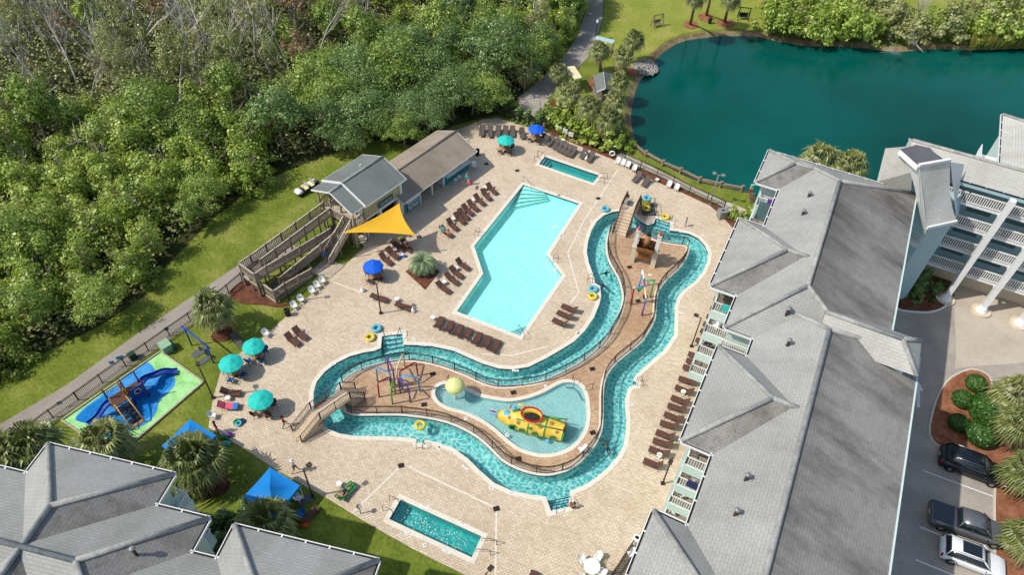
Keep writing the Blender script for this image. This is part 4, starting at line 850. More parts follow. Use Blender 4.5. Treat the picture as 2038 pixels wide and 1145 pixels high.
def palm(base, top, h, R, label, ci=0, group=None, rad=.2, loc=None):
    """palm whose crown centre shows at pixel top when it is h tall, foot at pixel base"""
    c = G(top[0], top[1], h); b = G(*base) if base else Vector((c.x, c.y, 0)); t = thing('palm_tree', label, 'palm tree', b, 0, group)
    m = MB(); q = c-b; pts = [Vector((0, 0, -.05)), q*.35+Vector((q.x*-.06, q.y*-.06, 0)), q*.7, q]; m.tube(pts, [rad*1.25, rad, rad*.95, rad*1.1], 'bark_palm', 9)
    rr = random.Random(int(c.x*10))
    for k in range(int(h*7)):
        u = .3+.7*k/(h*7); p = q*u; a = k*2.4; m.add([p+Vector((cos(a-.3)*rad, sin(a-.3)*rad, 0)), p+Vector((cos(a+.3)*rad, sin(a+.3)*rad, 0)), p+Vector((cos(a)*rad*1.7, sin(a)*rad*1.7, .22))], [(0, 1, 2)], 'bark_palm')
    m.build('trunk', t); o = meshobj('crown', CROWN[ci], t); o.location = q; o.scale = (R/2.0,)*3; o.rotation_euler.z = rr.uniform(0, 6); return t
PG = 'palms by the lakeside huts'
palm((437,663),(422,613),3.4,2.0,'palm with thin trunk in a mulch ring on the lawn by the walkway',1)
palm((420,958),(385,915),3.2,2.5,'large palm with shaggy pale fronds between the two blue tents',2)
palm(None,(205,880),3.4,2.2,'palm beside the lower corner of the blue and green playground',2)
palm(None,(62,890),4.2,2.3,'palm left of the lower left roof, right one of the pair',0,'palms at the lower left roof corner')
palm(None,(12,905),4.2,2.2,'palm cut by the left edge of the photo beside the roof',2,'palms at the lower left roof corner')
palm(None,(530,1040),2.2,2.2,'dark green palm between the near tent and the lower roof',1)
palm((1195,142),(1194,100),3.6,1.6,'palm with thick scaly trunk beside the small open-roof shelter',2,PG)
palm((1244,148),(1240,112),3.2,1.6,'palm nearest the lakeside rock pile',0,PG)
palm(None,(1263,78),3.6,1.6,'palm on the lawn above the rock pile, right of the road',1,PG)
palm((1111,176),(1112,143),2.6,1.5,'palm on the left edge of the paved circle by the cream canopy',0,PG)
palm((1133,224),(1132,186),3.2,1.8,'palm in front of the cream canopy beside the paved circle',1,PG)
palm((1172,255),(1174,210),3.6,1.7,'palm behind the fence hedge, left of the lakeside pair',2,PG)
palm(None,(1232,162),3.2,1.5,'palm right of the small grey hut at the lake edge',1,PG)
palm(None,(1224,198),3.2,1.5,'palm below the grey hut at the lake edge',0,PG)
palm((1213,285),(1216,238),3.2,1.9,'palm leaning over the fence hedge by the lake edge',2,PG)
palm(None,(1046,135),3.4,1.7,'palm half hidden by the oak left of the paved circle',1,PG)
palm((1374,48),(1386,-8),7.0,1.7,'far palm, leftmost of the three on the lake lawn',0,'three far palms on the lake lawn')
palm((1406,30),(1420,-30),7.0,1.7,'far palm, middle of the three on the lake lawn',1,'three far palms on the lake lawn')
palm((1442,43),(1455,-6),6.5,1.7,'far palm nearest the porch swing on the lake lawn',2,'three far palms on the lake lawn')
palm(None,(1632,318),7.0,2.2,'left palm of the pair rising behind the big right roof',1,'palm pair behind the right roof')
palm(None,(1690,330),7.0,2.1,'right palm of the pair rising behind the big right roof',0,'palm pair behind the right roof')
palm(None,(2022,783),3.6,1.9,'topmost palm on the mulch island by the parked cars',1,'palms on the parking island')
palm(None,(2030,845),3.4,1.8,'second palm down on the mulch island by the parked cars',0,'palms on the parking island')
palm(None,(2046,938),3.0,1.8,'third palm down, beside the black car',2,'palms on the parking island')
palm(None,(2046,1072),2.6,1.8,'palm in front of the grey pickup bonnet',1,'palms on the parking island')
t = thing('palm_tree', 'bushy feather-leaved palm in the square deck bed near the yellow sail', 'palm tree', G(843, 540)); m = MB(); m.tube([(0, 0, -.05), (0, 0, 1.1)], [.34, .28], 'bark_palm', 10); m.build('trunk', t); o = meshobj('crown', pinnate('crown', 41, 1.9, 44, 'leaf_palm_blue'), t); o.location = (0, 0, 1.15)

# ---- shrubs, hedges and the far bank
SH = {}
for nm, mat, n, size, B in (('ball', 'leaf_shrub', 3200, .17, [(0, 0, .7, .98, .85)]), ('bush', 'leaf_bright', 900, .26, crownblobs(61, 1.3, 1.9, 5, .8)), ('dark', 'leaf_dark', 900, .26, crownblobs(62, 1.3, 1.7, 5, .8)), ('tall', 'leaf_bright', 1700, .34, crownblobs(63, 2.4, 4.2, 6, .8)), ('olive', 'leaf_olive', 1500, .34, crownblobs(64, 2.3, 4.0, 6, .8)), ('low', 'leaf_shrub', 500, .2, crownblobs(65, .8, .9, 4, .8)), ('mid', 'leaf_mid', 1500, .34, crownblobs(66, 2.3, 4.0, 6, .8))):
    KIND[nm] = (leafmesh('foliage', B, n, size, mat, 70+len(SH), .5 if nm != 'ball' else .9), None); SH[nm] = 1
def shrub(kind, x, y, sc, label, group=None, z=0): return tree(kind, G(x, y, z), random.Random(int(x*7+y)).uniform(0, 6), sc, label, group, 0, 'shrub')
for (x, y, s_, lb_) in ((1936,772,.95,'round clipped bush at the top of the mulch island'), (1909,803,.95,'round clipped bush left of the large one on the mulch island'), (1953,830,1.65,'largest round clipped bush on the mulch island'), (1901,850,.9,'shaded round clipped bush at the left kerb of the mulch island'), (1944,876,1.3,'round clipped bush just above the black car')): shrub('ball', x, y, s_, lb_, 'round bushes on the mulch island', .1)
r = random.Random(8)
for i, (x, y) in enumerate(((1105,248),(1122,258),(1140,262),(1158,272),(1176,280),(1194,286),(1212,294),(1230,296),(1112,236),(1146,246),(1200,270),(1222,276),(1240,284),(1086,243))):
    shrub('bush', x, y, r.uniform(1.0, 1.5), 'yellow-green shrub in the hedge behind the lounger fence, %s from the left' % ORD[i], 'hedge behind the lake-side fence')
for i, (x, y) in enumerate(((1000,222),(1018,228),(1036,236),(1054,240),(1066,246),(1076,250))): shrub('dark', x, y, 1.0, 'dark green shrub behind the back corner of the deck, %s from the left' % ORD[i], 'dark shrubs at the back of the deck')
for i, (x, y, k) in enumerate(((1530,66,'tall'),(1555,74,'tall'),(1585,70,'olive'),(1612,80,'tall'),(1640,76,'tall'),(1668,84,'tall'),(1695,78,'mid'),(1720,84,'tall'),(1545,40,'tall'),(1580,40,'tall'),(1620,48,'mid'),(1660,46,'tall'),(1700,48,'olive'),(1740,60,'olive'),(1545,10,'tall'),(1590,8,'mid'),(1640,10,'tall'),(1690,4,'mid'),(1740,14,'tall'),(1770,72,'olive'),(1810,84,'olive'),(1840,70,'mid'),(1870,80,'olive'),(1900,64,'olive'),(1930,80,'tall'),(1960,66,'olive'),(1990,80,'mid'),(2020,70,'olive'),(2045,78,'tall'),(1540,-24,'mid'),(1600,-24,'tall'),(1660,-26,'mid'),(1720,-20,'tall'),(1990,40,'mid'),(2030,36,'olive'))):
    shrub(k, x, y, r.uniform(1.15, 1.6), '%s bush in the thicket on the far lake bank' % {'tall': 'yellow-green', 'olive': 'olive', 'mid': 'mid-green'}[k], 'far bank thicket: '+k)
for x, y, s_ in ((1795,112,.42),(1838,104,.4),(1812,60,.7)):
    o = tree('snag', G(x, y), x, s_*1.3, {1795: 'pale dead branches dipping into the lake at the far bank', 1838: 'pale driftwood branches right of the dead ones at the far bank', 1812: 'grey leafless tree in the far bank thicket'}[x], 'dead trees on the far bank', .9 if s_ < .5 else 0)
v = []; f = []
for i in range(2600):
    x = r.uniform(1930, 2075); p = G(x, r.uniform(82, 98)+(2000-x)*.03); a = r.uniform(0, 6.28); h = r.uniform(1.2, 2.6); d = Vector((cos(a), sin(a), 0)); o = len(v); tip = p+d*r.uniform(.2, .9)+Vector((0, 0, h)); w_ = Vector((-d.y, d.x, 0))*.035
    v += [tuple(p-w_), tuple(p+w_), tuple(p.lerp(tip, .6)+Vector((0, 0, .2))+w_), tuple(tip), tuple(p.lerp(tip, .6)+Vector((0, 0, .2))-w_)]; f.append((o, o+1, o+2, o+3, o+4))
me = bpy.data.meshes.new('reeds'); me.from_pydata(v, [], f); me.materials.append(MATS['leaf_reed']); me.update(); o = bpy.data.objects.new('reeds', me); COL.objects.link(o); o['kind'] = 'stuff'; tag(o, 'pale green reeds along the far right lake bank', 'reeds')
for i, (x, y, s_) in enumerate(((1818,572,1.0),(1838,560,1.1),(1822,596,.9),(1856,580,.8),(1872,570,.9),(1852,600,.7),(1800,590,.9))): shrub('dark' if i < 4 else 'low', x, y, s_, 'leafy shrub in the planter under the stair tower', 'shrubs in the tower planter', .1)
for i, (x, y, s_) in enumerate(((1458,432,.75),(1470,440,.6),(1492,436,.8),(1505,425,.7))): shrub('bush', x, y, s_, 'yellow-green shrub at the roof corner by the bin, %s from the left' % ORD[i], 'shrubs by the right block')
for i, (x, y, s_) in enumerate(((398,1052,1.1),(425,1066,1.1),(448,1048,1.0),(410,1090,1.0),(445,1085,1.0),(505,1010,.9),(520,1075,1.0),(300,990,.9),(350,1000,1.0))): shrub('dark', x, y, s_, 'dark shrub by the lower left roofs, %s in the row' % ORD[i], 'shrubs at the lower left block')
# ---------------------------------------------------------------- pool house, snack bar, ramp (frame U = along the ridges, V = towards the pool)
UA = radians(54.3); UX = Vector((cos(UA), sin(UA), 0)); VX = Vector((sin(UA), -cos(UA), 0))
def UV(u, v, z=0.0): q = UX*u+VX*v; return Vector((q.x, q.y, z))
def UVb(m, u0, u1, v0, v1, z0, z1, mat, top=None, bottom=False): m.prism([UV(u0, v0), UV(u1, v0), UV(u1, v1), UV(u0, v1)], z0, z1, mat, top, bottom)
def gable(name, par, u0, u1, v0, v1, ze, zr, mat, th=.14, ends='white_paint'):
    m = MB(); vr = (v0+v1)/2
    for a, b in ((v0, vr), (v1, vr)):
        q = [UV(u0, a, ze), UV(u1, a, ze), UV(u1, b, zr), UV(u0, b, zr)]
        if a > b: q = q[::-1]
        q = q[::-1] if (q[1]-q[0]).cross(q[2]-q[0]).z < 0 else q
        m.poly(q, mat); m.poly([p-Vector((0, 0, th)) for p in q[::-1]], ends)
        m.bar(UV(u0, a, ze-th/2), UV(u1, a, ze-th/2), .04, th, ends)
        for u in (u0, u1): m.bar(UV(u, a, ze-th/2), UV(u, b, zr-th/2), .05, th+.02, ends)
    o = m.build(name, par); c = MB(); c.tube([UV(u0, vr, zr+.02), UV(u1, vr, zr+.02)], .13, 'ridge_cap' if 'tan' not in mat else 'shingle_tan', 8); c.build('ridge_cap', par); return o
sb = thing('snack_bar', 'single-storey snack bar with tan shingle roof and teal and white walls', 'building')
gable('roof', sb, 41.6, 54.1, -51.35, -44.95, 2.55, 3.95, 'shingle_tan')
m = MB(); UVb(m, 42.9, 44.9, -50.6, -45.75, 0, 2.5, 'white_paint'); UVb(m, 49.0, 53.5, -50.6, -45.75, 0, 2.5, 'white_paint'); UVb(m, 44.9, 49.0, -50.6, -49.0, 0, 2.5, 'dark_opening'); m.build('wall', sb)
m = MB(); UVb(m, 42.87, 44.93, -45.9, -45.72, 0, 1.15, 'teal_wall'); m.build('teal_panel', sb)
m = MB(); UVb(m, 48.97, 53.53, -45.9, -45.72, 0, 1.25, 'teal_wall'); m.build('teal_panel', sb)
for u in (44.95, 46.95, 48.95): m = MB(); UVb(m, u-.09, u+.09, -45.85, -45.67, 0, 2.45, 'white_paint'); m.build('post', sb)
for u, w_ in ((43.35, .55), (44.2, .8)): m = MB(); UVb(m, u-w_/2, u+w_/2, -45.72, -45.69, .25, 1.05, 'cloth_white'); UVb(m, u-w_/2+.08, u+w_/2-.08, -45.69, -45.68, .7, .95, 'sign_teal'); UVb(m, u-w_/2+.08, u+w_/2-.1, -45.69, -45.68, .35, .6, 'cloth_grey'); m.build('menu_board', sb)
m = MB(); m.ball(UV(51.6, -45.66, 1.75), .22, 'cloth_red', 10, 8); m.build('red_sign', sb)
m = MB(); UVb(m, 49.2, 53.4, -45.72, -45.3, 1.25, 1.33, 'white_paint'); m.build('counter', sb)

ph = thing('pool_house', 'two-storey pale yellow pool house with grey-green gable roof and porch', 'building')
gable('roof', ph, 36.75, 42.75, -52.0, -45.35, 5.05, 6.4, 'shingle_green')
gable('porch_roof', ph, 35.1, 36.8, -51.75, -45.65, 4.95, 6.2, 'shingle_green')
m = MB(); m.bar(UV(36.78, -51.9, 5.13), UV(36.78, -48.7, 6.46), .1, .06, 'white_paint'); m.bar(UV(36.78, -45.4, 5.13), UV(36.78, -48.7, 6.46), .1, .06, 'white_paint'); m.build('flashing', ph)
m = MB(); UVb(m, 36.9, 42.2, -51.2, -46.1, 2.75, 5.05, 'yellow_siding'); m.build('wall', ph)
m = MB()
for k in range(18): u = 37.05+.3*k; UVb(m, u-.02, u+.02, -46.1, -46.07, 2.85, 5.0, 'shingle_tan')
m.build('batten', ph)
for k in range(1): pass
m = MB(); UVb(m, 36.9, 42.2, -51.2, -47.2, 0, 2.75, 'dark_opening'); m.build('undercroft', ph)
for u0_, u1_ in ((36.85, 37.25), (39.1, 39.45), (41.85, 42.25)): m = MB(); UVb(m, u0_, u1_, -46.5, -46.05, 0, 2.75, 'white_paint'); m.build('post', ph)
m = MB(); UVb(m, 36.85, 42.25, -46.4, -46.04, 2.5, 2.8, 'white_paint'); UVb(m, 42.15, 42.5, -46.3, -45.9, 0, 5.0, 'white_paint'); m.build('beam', ph)
m = MB(); UVb(m, 39.0, 41.2, -46.05, -45.99, 3.0, 3.65, 'sign_teal'); o = m.build('sign_board', ph)
lt = txt(o, 'SPLASH CAFE', UV(40.1, -45.97, 3.33), UA, .3, 'white_paint', 'lettering', pi/2) if False else None
m = MB()
for k, (u, w_) in enumerate(((39.5, .5), (40.15, .5), (40.75, .4))):
    UVb(m, u-w_/2, u+w_/2, -45.99, -45.98, 3.2, 3.45, 'cloth_grey')
m.build('picture', o)
m = MB(); m.cyl(UV(40.3, -49.6, 6.0), .07, .3, 'white_paint', 8); m.build('roof_vent', ph)
m = MB(); UVb(m, 35.2, 36.95, -51.1, -45.8, 2.72, 2.9, 'wood_grey', 'wood_new'); m.build('porch', ph)
for v_ in (-51.0, -49.2, -47.6, -45.9): m = MB(); UVb(m, 35.25, 35.42, v_-.08, v_+.08, 0, 4.95, 'wood_grey' if v_ < -46 else 'wood_new'); m.build('post', ph)
m = MB(); UVb(m, 36.86, 36.92, -46.9, -46.2, 2.95, 4.9, 'white_paint'); UVb(m, 36.84, 36.9, -47.6, -47.0, 2.95, 4.8, 'dark_opening'); m.build('door', ph)

rp = thing('access_ramp', 'grey wooden switchback ramp with picket rails climbing to the pool house porch', 'ramp')
def wrail(par, pts, h=1.0, post=1.9, mat='wood_grey', first=True, cap='wood_new'):
    """wooden railing along a polyline of 3-D points: cap, pickets, and each post a part"""
    m = MB(); up = Vector((0, 0, 1)); posts = []
    for p, q in zip(pts, pts[1:]):
        d = q-p; L = Vector((d.x, d.y, 0)).length; m.bar(p+up*h, q+up*h, .14, .05, cap); m.bar(p+up*.14, q+up*.14, .05, .09, mat); m.bar(p+up*(h-.1), q+up*(h-.1), .05, .09, mat); k = int(L/.19)
        for i in range(k): c = p+d*((i+.5)/k); m.bar(c+up*.08, c+up*(h-.04), .1, .025, mat, Vector((d.x, d.y, 0)).normalized().cross(up))
        n = max(1, round(L/post)); posts += [p+d*(i/n) for i in range(n)]
    o = m.build('railing', par); posts.append(pts[-1])
    for c in posts: b = MB(); b.box((c.x, c.y, (c.z+h+.12)/2-.02), (.13, .13, c.z+h+.16), mat, UA); b.build('post', o)
    return o
def deckrun(par, u0, z0, u1, z1, v0, v1):
    m = MB(); a, b, c, d = UV(u0, v0, z0), UV(u0, v1, z0), UV(u1, v1, z1), UV(u1, v0, z1); th = Vector((0, 0, .2)); t = [a, b, c, d]; t = t if (b-a).cross(c-a).z > 0 else t[::-1]
    m.poly(t, 'wood_dark'); m.poly([p-th for p in t[::-1]], 'wood_dark')
    for i in range(4): m.poly([t[i], t[i]-th, t[(i+1) % 4]-th, t[(i+1) % 4]], 'wood_grey')
    return m.build('walkway', par)
V1, V2, V3, V4, V5 = -50.4, -49.2, -48.05, -47.2, -46.2
deckrun(rp, 35.3, 2.88, 25.7, 2.25, V1, V2); deckrun(rp, 24.3, 2.25, 25.72, 2.25, V1, V3); deckrun(rp, 25.7, 2.24, 33.9, 1.5, V2, V3); deckrun(rp, 33.88, 1.5, 35.1, 1.5, V2, V4)
deckrun(rp, 33.9, 1.49, 26.0, .75, V3, V4); deckrun(rp, 24.7, .75, 26.02, .75, V3, V5); deckrun(rp, 26.0, .74, 29.6, .2, V4, V5)
wrail(rp, [UV(35.3, V1, 2.88), UV(25.7, V1, 2.25), UV(24.3, V1, 2.25), UV(24.3, V3, 2.25), UV(25.7, V3, 2.25), UV(33.9, V3, 1.5)])
wrail(rp, [UV(35.4, V2, 2.88), UV(25.9, V2, 2.25)])
wrail(rp, [UV(33.5, V4, 1.5), UV(26.2, V4, .75)])
wrail(rp, [UV(29.4, V5, .25), UV(26.0, V5, .75), UV(24.7, V5, .75), UV(24.7, V3, .75)])
wrail(rp, [UV(35.2, V2, 2.9), UV(35.2, -47.3, 2.9)]); wrail(rp, [UV(35.3, -51.1, 2.9), UV(36.8, -51.1, 2.9)]); wrail(rp, [UV(35.5, -45.85, 2.9), UV(36.8, -45.85, 2.9)])
m = MB()
for u, v_ in ((24.4, V1), (24.4, -49.2), (24.4, V3)): m.bar(UV(u, v_, 0), UV(u, v_, 2.1), .18, .18, 'wood_grey')
m.bar(UV(24.35, V1, 1.4), UV(24.35, V3, 1.4), .1, .2, 'wood_new'); m.bar(UV(24.7, V3, .12), UV(24.7, V5, .12), .12, .3, 'wood_new'); m.bar(UV(24.7, V5, .3), UV(29.4, V5, .12), .08, .3, 'wood_grey'); m.build('frame', rp)
st = MB(); n = 16
for i in range(n):
    u = 35.2-3.5*(i+.5)/n; z = 2.9-2.9*(i+1)/(n+1); UVb(st, u-.14, u+.14, -47.15, -46.2, z-.05, z, 'wood_new')
st.bar(UV(35.2, -47.2, 2.75), UV(31.7, -47.2, 0), .06, .28, 'wood_new'); st.bar(UV(35.2, -46.15, 2.75), UV(31.7, -46.15, 0), .06, .28, 'wood_new'); st.build('stairs', rp)
wrail(rp, [UV(35.2, -47.2, 2.9), UV(31.7, -47.2, .05)], .95, 2.4); wrail(rp, [UV(35.2, -46.15, 2.9), UV(31.7, -46.15, .05)], .95, 2.4)
m = MB(); m.prism(GG([(616,543),(646,515.6),(686,529),(657,554)]), 0, .07, 'wood_new'); o = m.build('boardwalk'); tag(o, 'pale plank boardwalk from the ramp foot onto the deck', 'boardwalk')

# yellow shade sail on its two poles and the wall
sa = thing('shade_sail', 'bright yellow triangular shade sail strung off the pool house', 'shade sail')
c0, c1, c2 = G(680, 464, 3.3), G(828, 469, 3.0), G(795, 404, 4.6); m = MB(); N = 14; ctr = (c0+c1+c2)/3; vs = []; idx = {}
for i in range(N+1):
    for j in range(N+1-i):
        a, b = i/N, j/N; c = 1-a-b; p = c0*c+c1*a+c2*b; e1, e2, e3 = a*c*4, a*b*4, b*c*4; pull = .0
        for ee, mid in ((e1*(1-b)**3, (c0+c1)/2), (e2*(1-c)**3, (c1+c2)/2), (e3*(1-a)**3, (c0+c2)/2)): p = p+(ctr-mid)*.15*ee
        p = p-Vector((0, 0, .35*27*a*b*c/1.0*.5)); idx[i, j] = len(vs); vs.append(p)
fs = [(idx[i, j], idx[i+1, j], idx[i, j+1]) for i in range(N) for j in range(N-i)]+[(idx[i+1, j], idx[i+1, j+1], idx[i, j+1]) for i in range(N) for j in range(N-i-1)]
m.add(vs, fs, 'yellow_canvas', True); m.build('canvas', sa)
for b, t_ in (((681,515),c0),((836,505),c1)):
    p = G(*b); m = MB(); m.tube([p, Vector((p.x, p.y, 0))+Vector((0, 0, 3.4))], .06, 'grey_metal', 8); m.tube([Vector((p.x, p.y, 3.35)), t_], .015, 'grey_metal', 4); m.build('pole', sa)

# ---------------------------------------------------------------- picket fences
def fence(label, pts, h=1.2, mat='black_metal', step=.13, post=2.3, group=None, name='picket_fence', pk=.022):
    """pts: ground points; rails and pickets in one mesh, every post a part"""
    t = thing(name, label, 'fence', pts[0], 0, group); o_ = pts[0]; m = MB(); up = Vector((0, 0, 1)); acc = 0; nxt = 0; posts = []
    for p, q in zip(pts, pts[1:]):
        p, q = p-o_, q-o_; d = q-p; L = d.length
        for z in (h, h-.14, .12): m.bar(p+up*z, q+up*z, .045, .04, mat)
        k = max(1, int(L/step))
        for i in range(k): c = p+d*((i+.5)/k); m.bar(c+up*.1, c+up*h, pk, pk, mat)
        while nxt <= acc+L: posts.append(p+d*((nxt-acc)/L)); nxt += post
        acc += L
    posts.append(pts[-1]-o_); m.build('rails', t)
    for c in posts: b = MB(); b.box((c.x, c.y, h/2+.03), (.075, .075, h+.06), mat); b.build('post', t)
    return t
fence('black picket fence along the walkway on the left', GG([(-120,985),(0,912),(102,835),(142.5,808),(179.6,781),(213.8,756),(280.6,710),(314.7,686),(347.4,662.5),(386,635.5),(448,590),(483,560)]))
fence('black picket fence on the mulch strip between deck and lake', GG([(989,229),(1046,247),(1095,259),(1160,285),(1225,312),(1255,327),(1318,355.5),(1369.6,384),(1426,409),(1440,416)]))
IN = off(W['rin'], -.16); near = lambda px: min(range(len(IN)), key=lambda i: (IN[i]-G(*px)).length); N = len(IN)
def loop(a, b): out = []; i = near(a); j = near(b); 
def arc(a, b):
    i, j = near(a), near(b); out = [IN[i]]
    while i != j: i = (i+1) % N; out.append(IN[i])
    return out
fence('curving brown picket fence on the upper left rim of the island', arc((679,763), (1219,452)), 1.15, 'bronze_metal', .13, 2.2)
fence('curving brown picket fence on the right and lower rim of the island', arc((1246,452), (692,822)), 1.15, 'bronze_metal', .13, 2.2)
# timber rail along the lake bank
lf = thing('timber_rail', 'low weathered log rail on short posts along the lake bank', 'fence'); P = GG([(1285,311),(1318.6,330),(1354,345),(1391.5,363.5),(1433.5,373),(1476,381)])
for i, p in enumerate(P): m = MB(); m.box((p.x, p.y, .4), (.3, .3, .95), 'wood_log', .3); m.build('post', lf)
for p, q in zip(P, P[1:]): m = MB(); m.bar(p+Vector((0, 0, .55)), q+Vector((0, 0, .55)), .26, .2, 'wood_log'); m.build('rail', lf)
p_ = G(1262, 290); q_ = P[0]; m = MB(); m.bar(p_+Vector((0, 0, .3)), q_+Vector((0, 0, .4)), .26, .2, 'wood_log'); m.build('rail', lf)

# ---------------------------------------------------------------- foot bridges
def bridge(label, a0, a1, zt, l1, l2, width, wall, solid=False):
    """stairs - level span - stairs from ground point a0 to a1; l1, l2 = run of each flight"""
    d = (a1-a0); L = d.length; rz = atan2(d.y, d.x); t = thing('foot_bridge', label, 'bridge', a0, rz); w2 = width/2
    m = MB(); m.box(((l1+L-l2)/2, 0, zt-.14), (L-l1-l2+.04, width, .28), wall); m.build('span', t)
    for k, (x0, x1, l) in enumerate(((0, l1, l1), (L, L-l2, l2))):
        m = MB(); n = 8
        for i in range(n):
            f0 = i/n; xa = x0+(x1-x0)*f0; z = zt*(i+1)/n; m.box(((xa+x1)/2, 0, z-zt/n/2), (abs(x1-xa), width-.02*(i % 2), zt/n-.004), wall)
        m.build('stairs', t)
    for sg in (-1, 1):
        m = MB(); up = Vector((0, 0, 1)); pts = [Vector((0, sg*w2, 0)), Vector((l1, sg*w2, zt)), Vector((L-l2, sg*w2, zt)), Vector((L, sg*w2, 0))]
        for p, q in zip(pts, pts[1:]):
            for z in (1.0, .14): m.bar(p+up*z, q+up*z, .05, .045, 'bronze_metal')
            dd = q-p; n = int(Vector((dd.x, dd.y, 0)).length/.13)
            for i in range(n): c = p+dd*((i+.5)/n); m.bar(c+up*.12, c+up*1.0, .03, .03, 'bronze_metal')
        for p in pts+[pts[1].lerp(pts[2], .5)]: m.bar(p, p+up*1.05, .07, .07, 'bronze_metal')
        for e, sgn in ((pts[0], -1), (pts[3], 1)): m.tube([e+up*1.0, e+Vector((sgn*.35, 0, .98)), e+Vector((sgn*.4, 0, .6)), e+Vector((0, 0, .55))], .025, 'bronze_metal', 5)
        m.build('railing', t)
    return t, L
a0 = (G(584,859.5)+G(599.7,882))/2; a1 = (G(709,774.5)+G(725.5,795))/2
b1, L1 = bridge('stepped foot bridge with brown picket rails at the left tip of the island', a0, a1, 1.3, 2.1, 1.35, 1.4, 'stair_concrete')
m = MB(); m.box((2.05, -.73, .72), (.5, .03, .22), 'cloth_red'); o = m.build('sign', b1); m = MB(); m.box((2.05, -.75, .72), (.4, .02, .05), 'white_paint'); m.build('lettering', o)
m = MB(); m.box((2.9, .62, 1.36), (1.2, .1, .12), 'terracotta'); m.build('ledge', b1)
a0 = (G(1220,466.4)+G(1244.7,472.7))/2; dz = 1.9; pe = (G(1248,395,dz)+G(1271,401,dz))/2; pe.z = 0; dd = (pe-a0).normalized(); a1 = pe+dd*1.6
b2, L2 = bridge('taller stepped foot bridge with dark rails at the top of the island', a0, a1, dz, 2.2, 1.6, 1.55, 'stair_concrete')
m = MB(); m.box((L2-2.3, .1, dz+.012), (.9, .7, .02), 'mat_grey'); m.build('floor_mat', b2)

# ---------------------------------------------------------------- water-play features
ws = thing('spray_arches', 'ring of eight coloured pipe arches spraying over the left of the island', 'water feature', G(790, 776)); c0 = G(790, 776)
for (x, y), mat in (((755,791),'pipe_red'),((781.4,805),'pipe_green'),((817,801),'pipe_purple'),((836.4,780),'pipe_blue'),((832,748),'pipe_red'),((806,730),'pipe_cream'),((773.5,738),'pipe_purple'),((751.7,760),'pipe_blue')):
    o_ = G(x, y)-c0; i_n = o_.normalized()*.5; h = 2.15; m = MB(); m.tube([o_, o_*.97+Vector((0, 0, h-.25)), o_*.9+Vector((0, 0, h)), i_n*1.1+Vector((0, 0, h+.1)), i_n+Vector((0, 0, h-.15)), i_n], .075, mat, 8); m.build('arch', ws)
w2_ = thing('pipe_fountain', 'small coloured pipe frame with hanging buckets on the island neck', 'water feature', G(1277, 610)); c0 = G(1277, 610); h = 2.5
B_ = {k: G(1220+x/8.808, 520+y/8.808)-c0 for k, (x, y) in dict(p1=(505,955), p2=(305,765), p3=(650,635), p4=(455,450)).items()}; H_ = Vector((0, 0, h))
s1, s4 = B_['p1']+H_, B_['p4']+H_
for nm, seq in (('post', [(B_['p1'], B_['p1']+H_*.75, 'pipe_purple'), (B_['p1']+H_*.75, s1, 'pipe_blue')]), ('post', [(B_['p2'], B_['p2']+H_*.95, 'pipe_red'), (B_['p2']+H_*.95, B_['p2']+H_, 'pipe_cream')]), ('post', [(B_['p3'], B_['p3']+H_*.93, 'pipe_green'), (B_['p3']+H_*.93, B_['p3']+H_, 'pipe_blue')]), ('post', [(B_['p4'], B_['p4']+H_*.6, 'pipe_blue'), (B_['p4']+H_*.6, s4, 'white_plastic')]),
                ('crossbar', [(s1, s1.lerp(s4, .36), 'pipe_cream'), (s1.lerp(s4, .36), s1.lerp(s4, .42), 'pipe_red'), (s1.lerp(s4, .42), s1.lerp(s4, .66), 'pipe_purple'), (s1.lerp(s4, .66), s4, 'white_plastic')]), ('crossbar', [(B_['p2']+H_, s1.lerp(s4, .39), 'pipe_blue')]), ('crossbar', [(B_['p3']+H_, s1.lerp(s4, .66), 'pipe_green')])):
    m = MB()
    for p, q, mat in seq: m.tube([p, q], .085, mat, 8)
    for p, q, mat in seq: m.ball(q, .1, mat, 8, 6)
    m.build(nm, w2_)
for (p, mat) in (((B_['p2']+H_).lerp(s1.lerp(s4, .39), .5), 'pipe_green'), ((B_['p3']+H_).lerp(s1.lerp(s4, .66), .5), 'white_plastic'), (s1.lerp(s4, .12), 'pipe_red')):
    m = MB(); m.lathe(p+Vector((0, 0, -.6)), [(0, 0), (.1, .02), (.26, .4), (.28, .42)], mat, 12); m.tube([p, p+Vector((0, 0, -.3))], .02, 'grey_metal', 4); m.build('bucket', w2_)
# tipping barrel on two stout posts
tb = thing('tipping_bucket', 'tipping brown barrel between two stout pale posts with ropes and bird ornaments', 'water feature', G(1278, 525)); c0 = G(1278, 525); L_, R_ = G(1257.7,519)-c0, G(1298.5,530)-c0; ax = (R_-L_); rz = atan2(ax.y, ax.x); hh = 4.3
for p, orn in ((L_, 'pipe_purple'), (R_, 'orange_plastic')):
    m = MB(); m.box((p.x, p.y, 1.05), (.5, .55, 2.1), 'concrete_pale', rz); m.box((p.x, p.y, 3.2), (.36, .4, 2.2), 'cloth_white', rz); m.box((p.x, p.y, 2.15), (.58, .62, .16), 'stair_concrete', rz); m.box((p.x, p.y, hh+.04), (.46, .5, .12), 'stair_concrete', rz); o = m.build('post', tb)
    m = MB(); m.ball((p.x, p.y, hh+.36), (.14, .14, .26), 'cloth_pink' if orn == 'pipe_purple' else orn, 8, 6); m.ball((p.x+.05, p.y, hh+.68), .12, 'cloth_red' if orn != 'pipe_purple' else orn, 8, 6); m.build('bird_ornament', o)
m = MB()
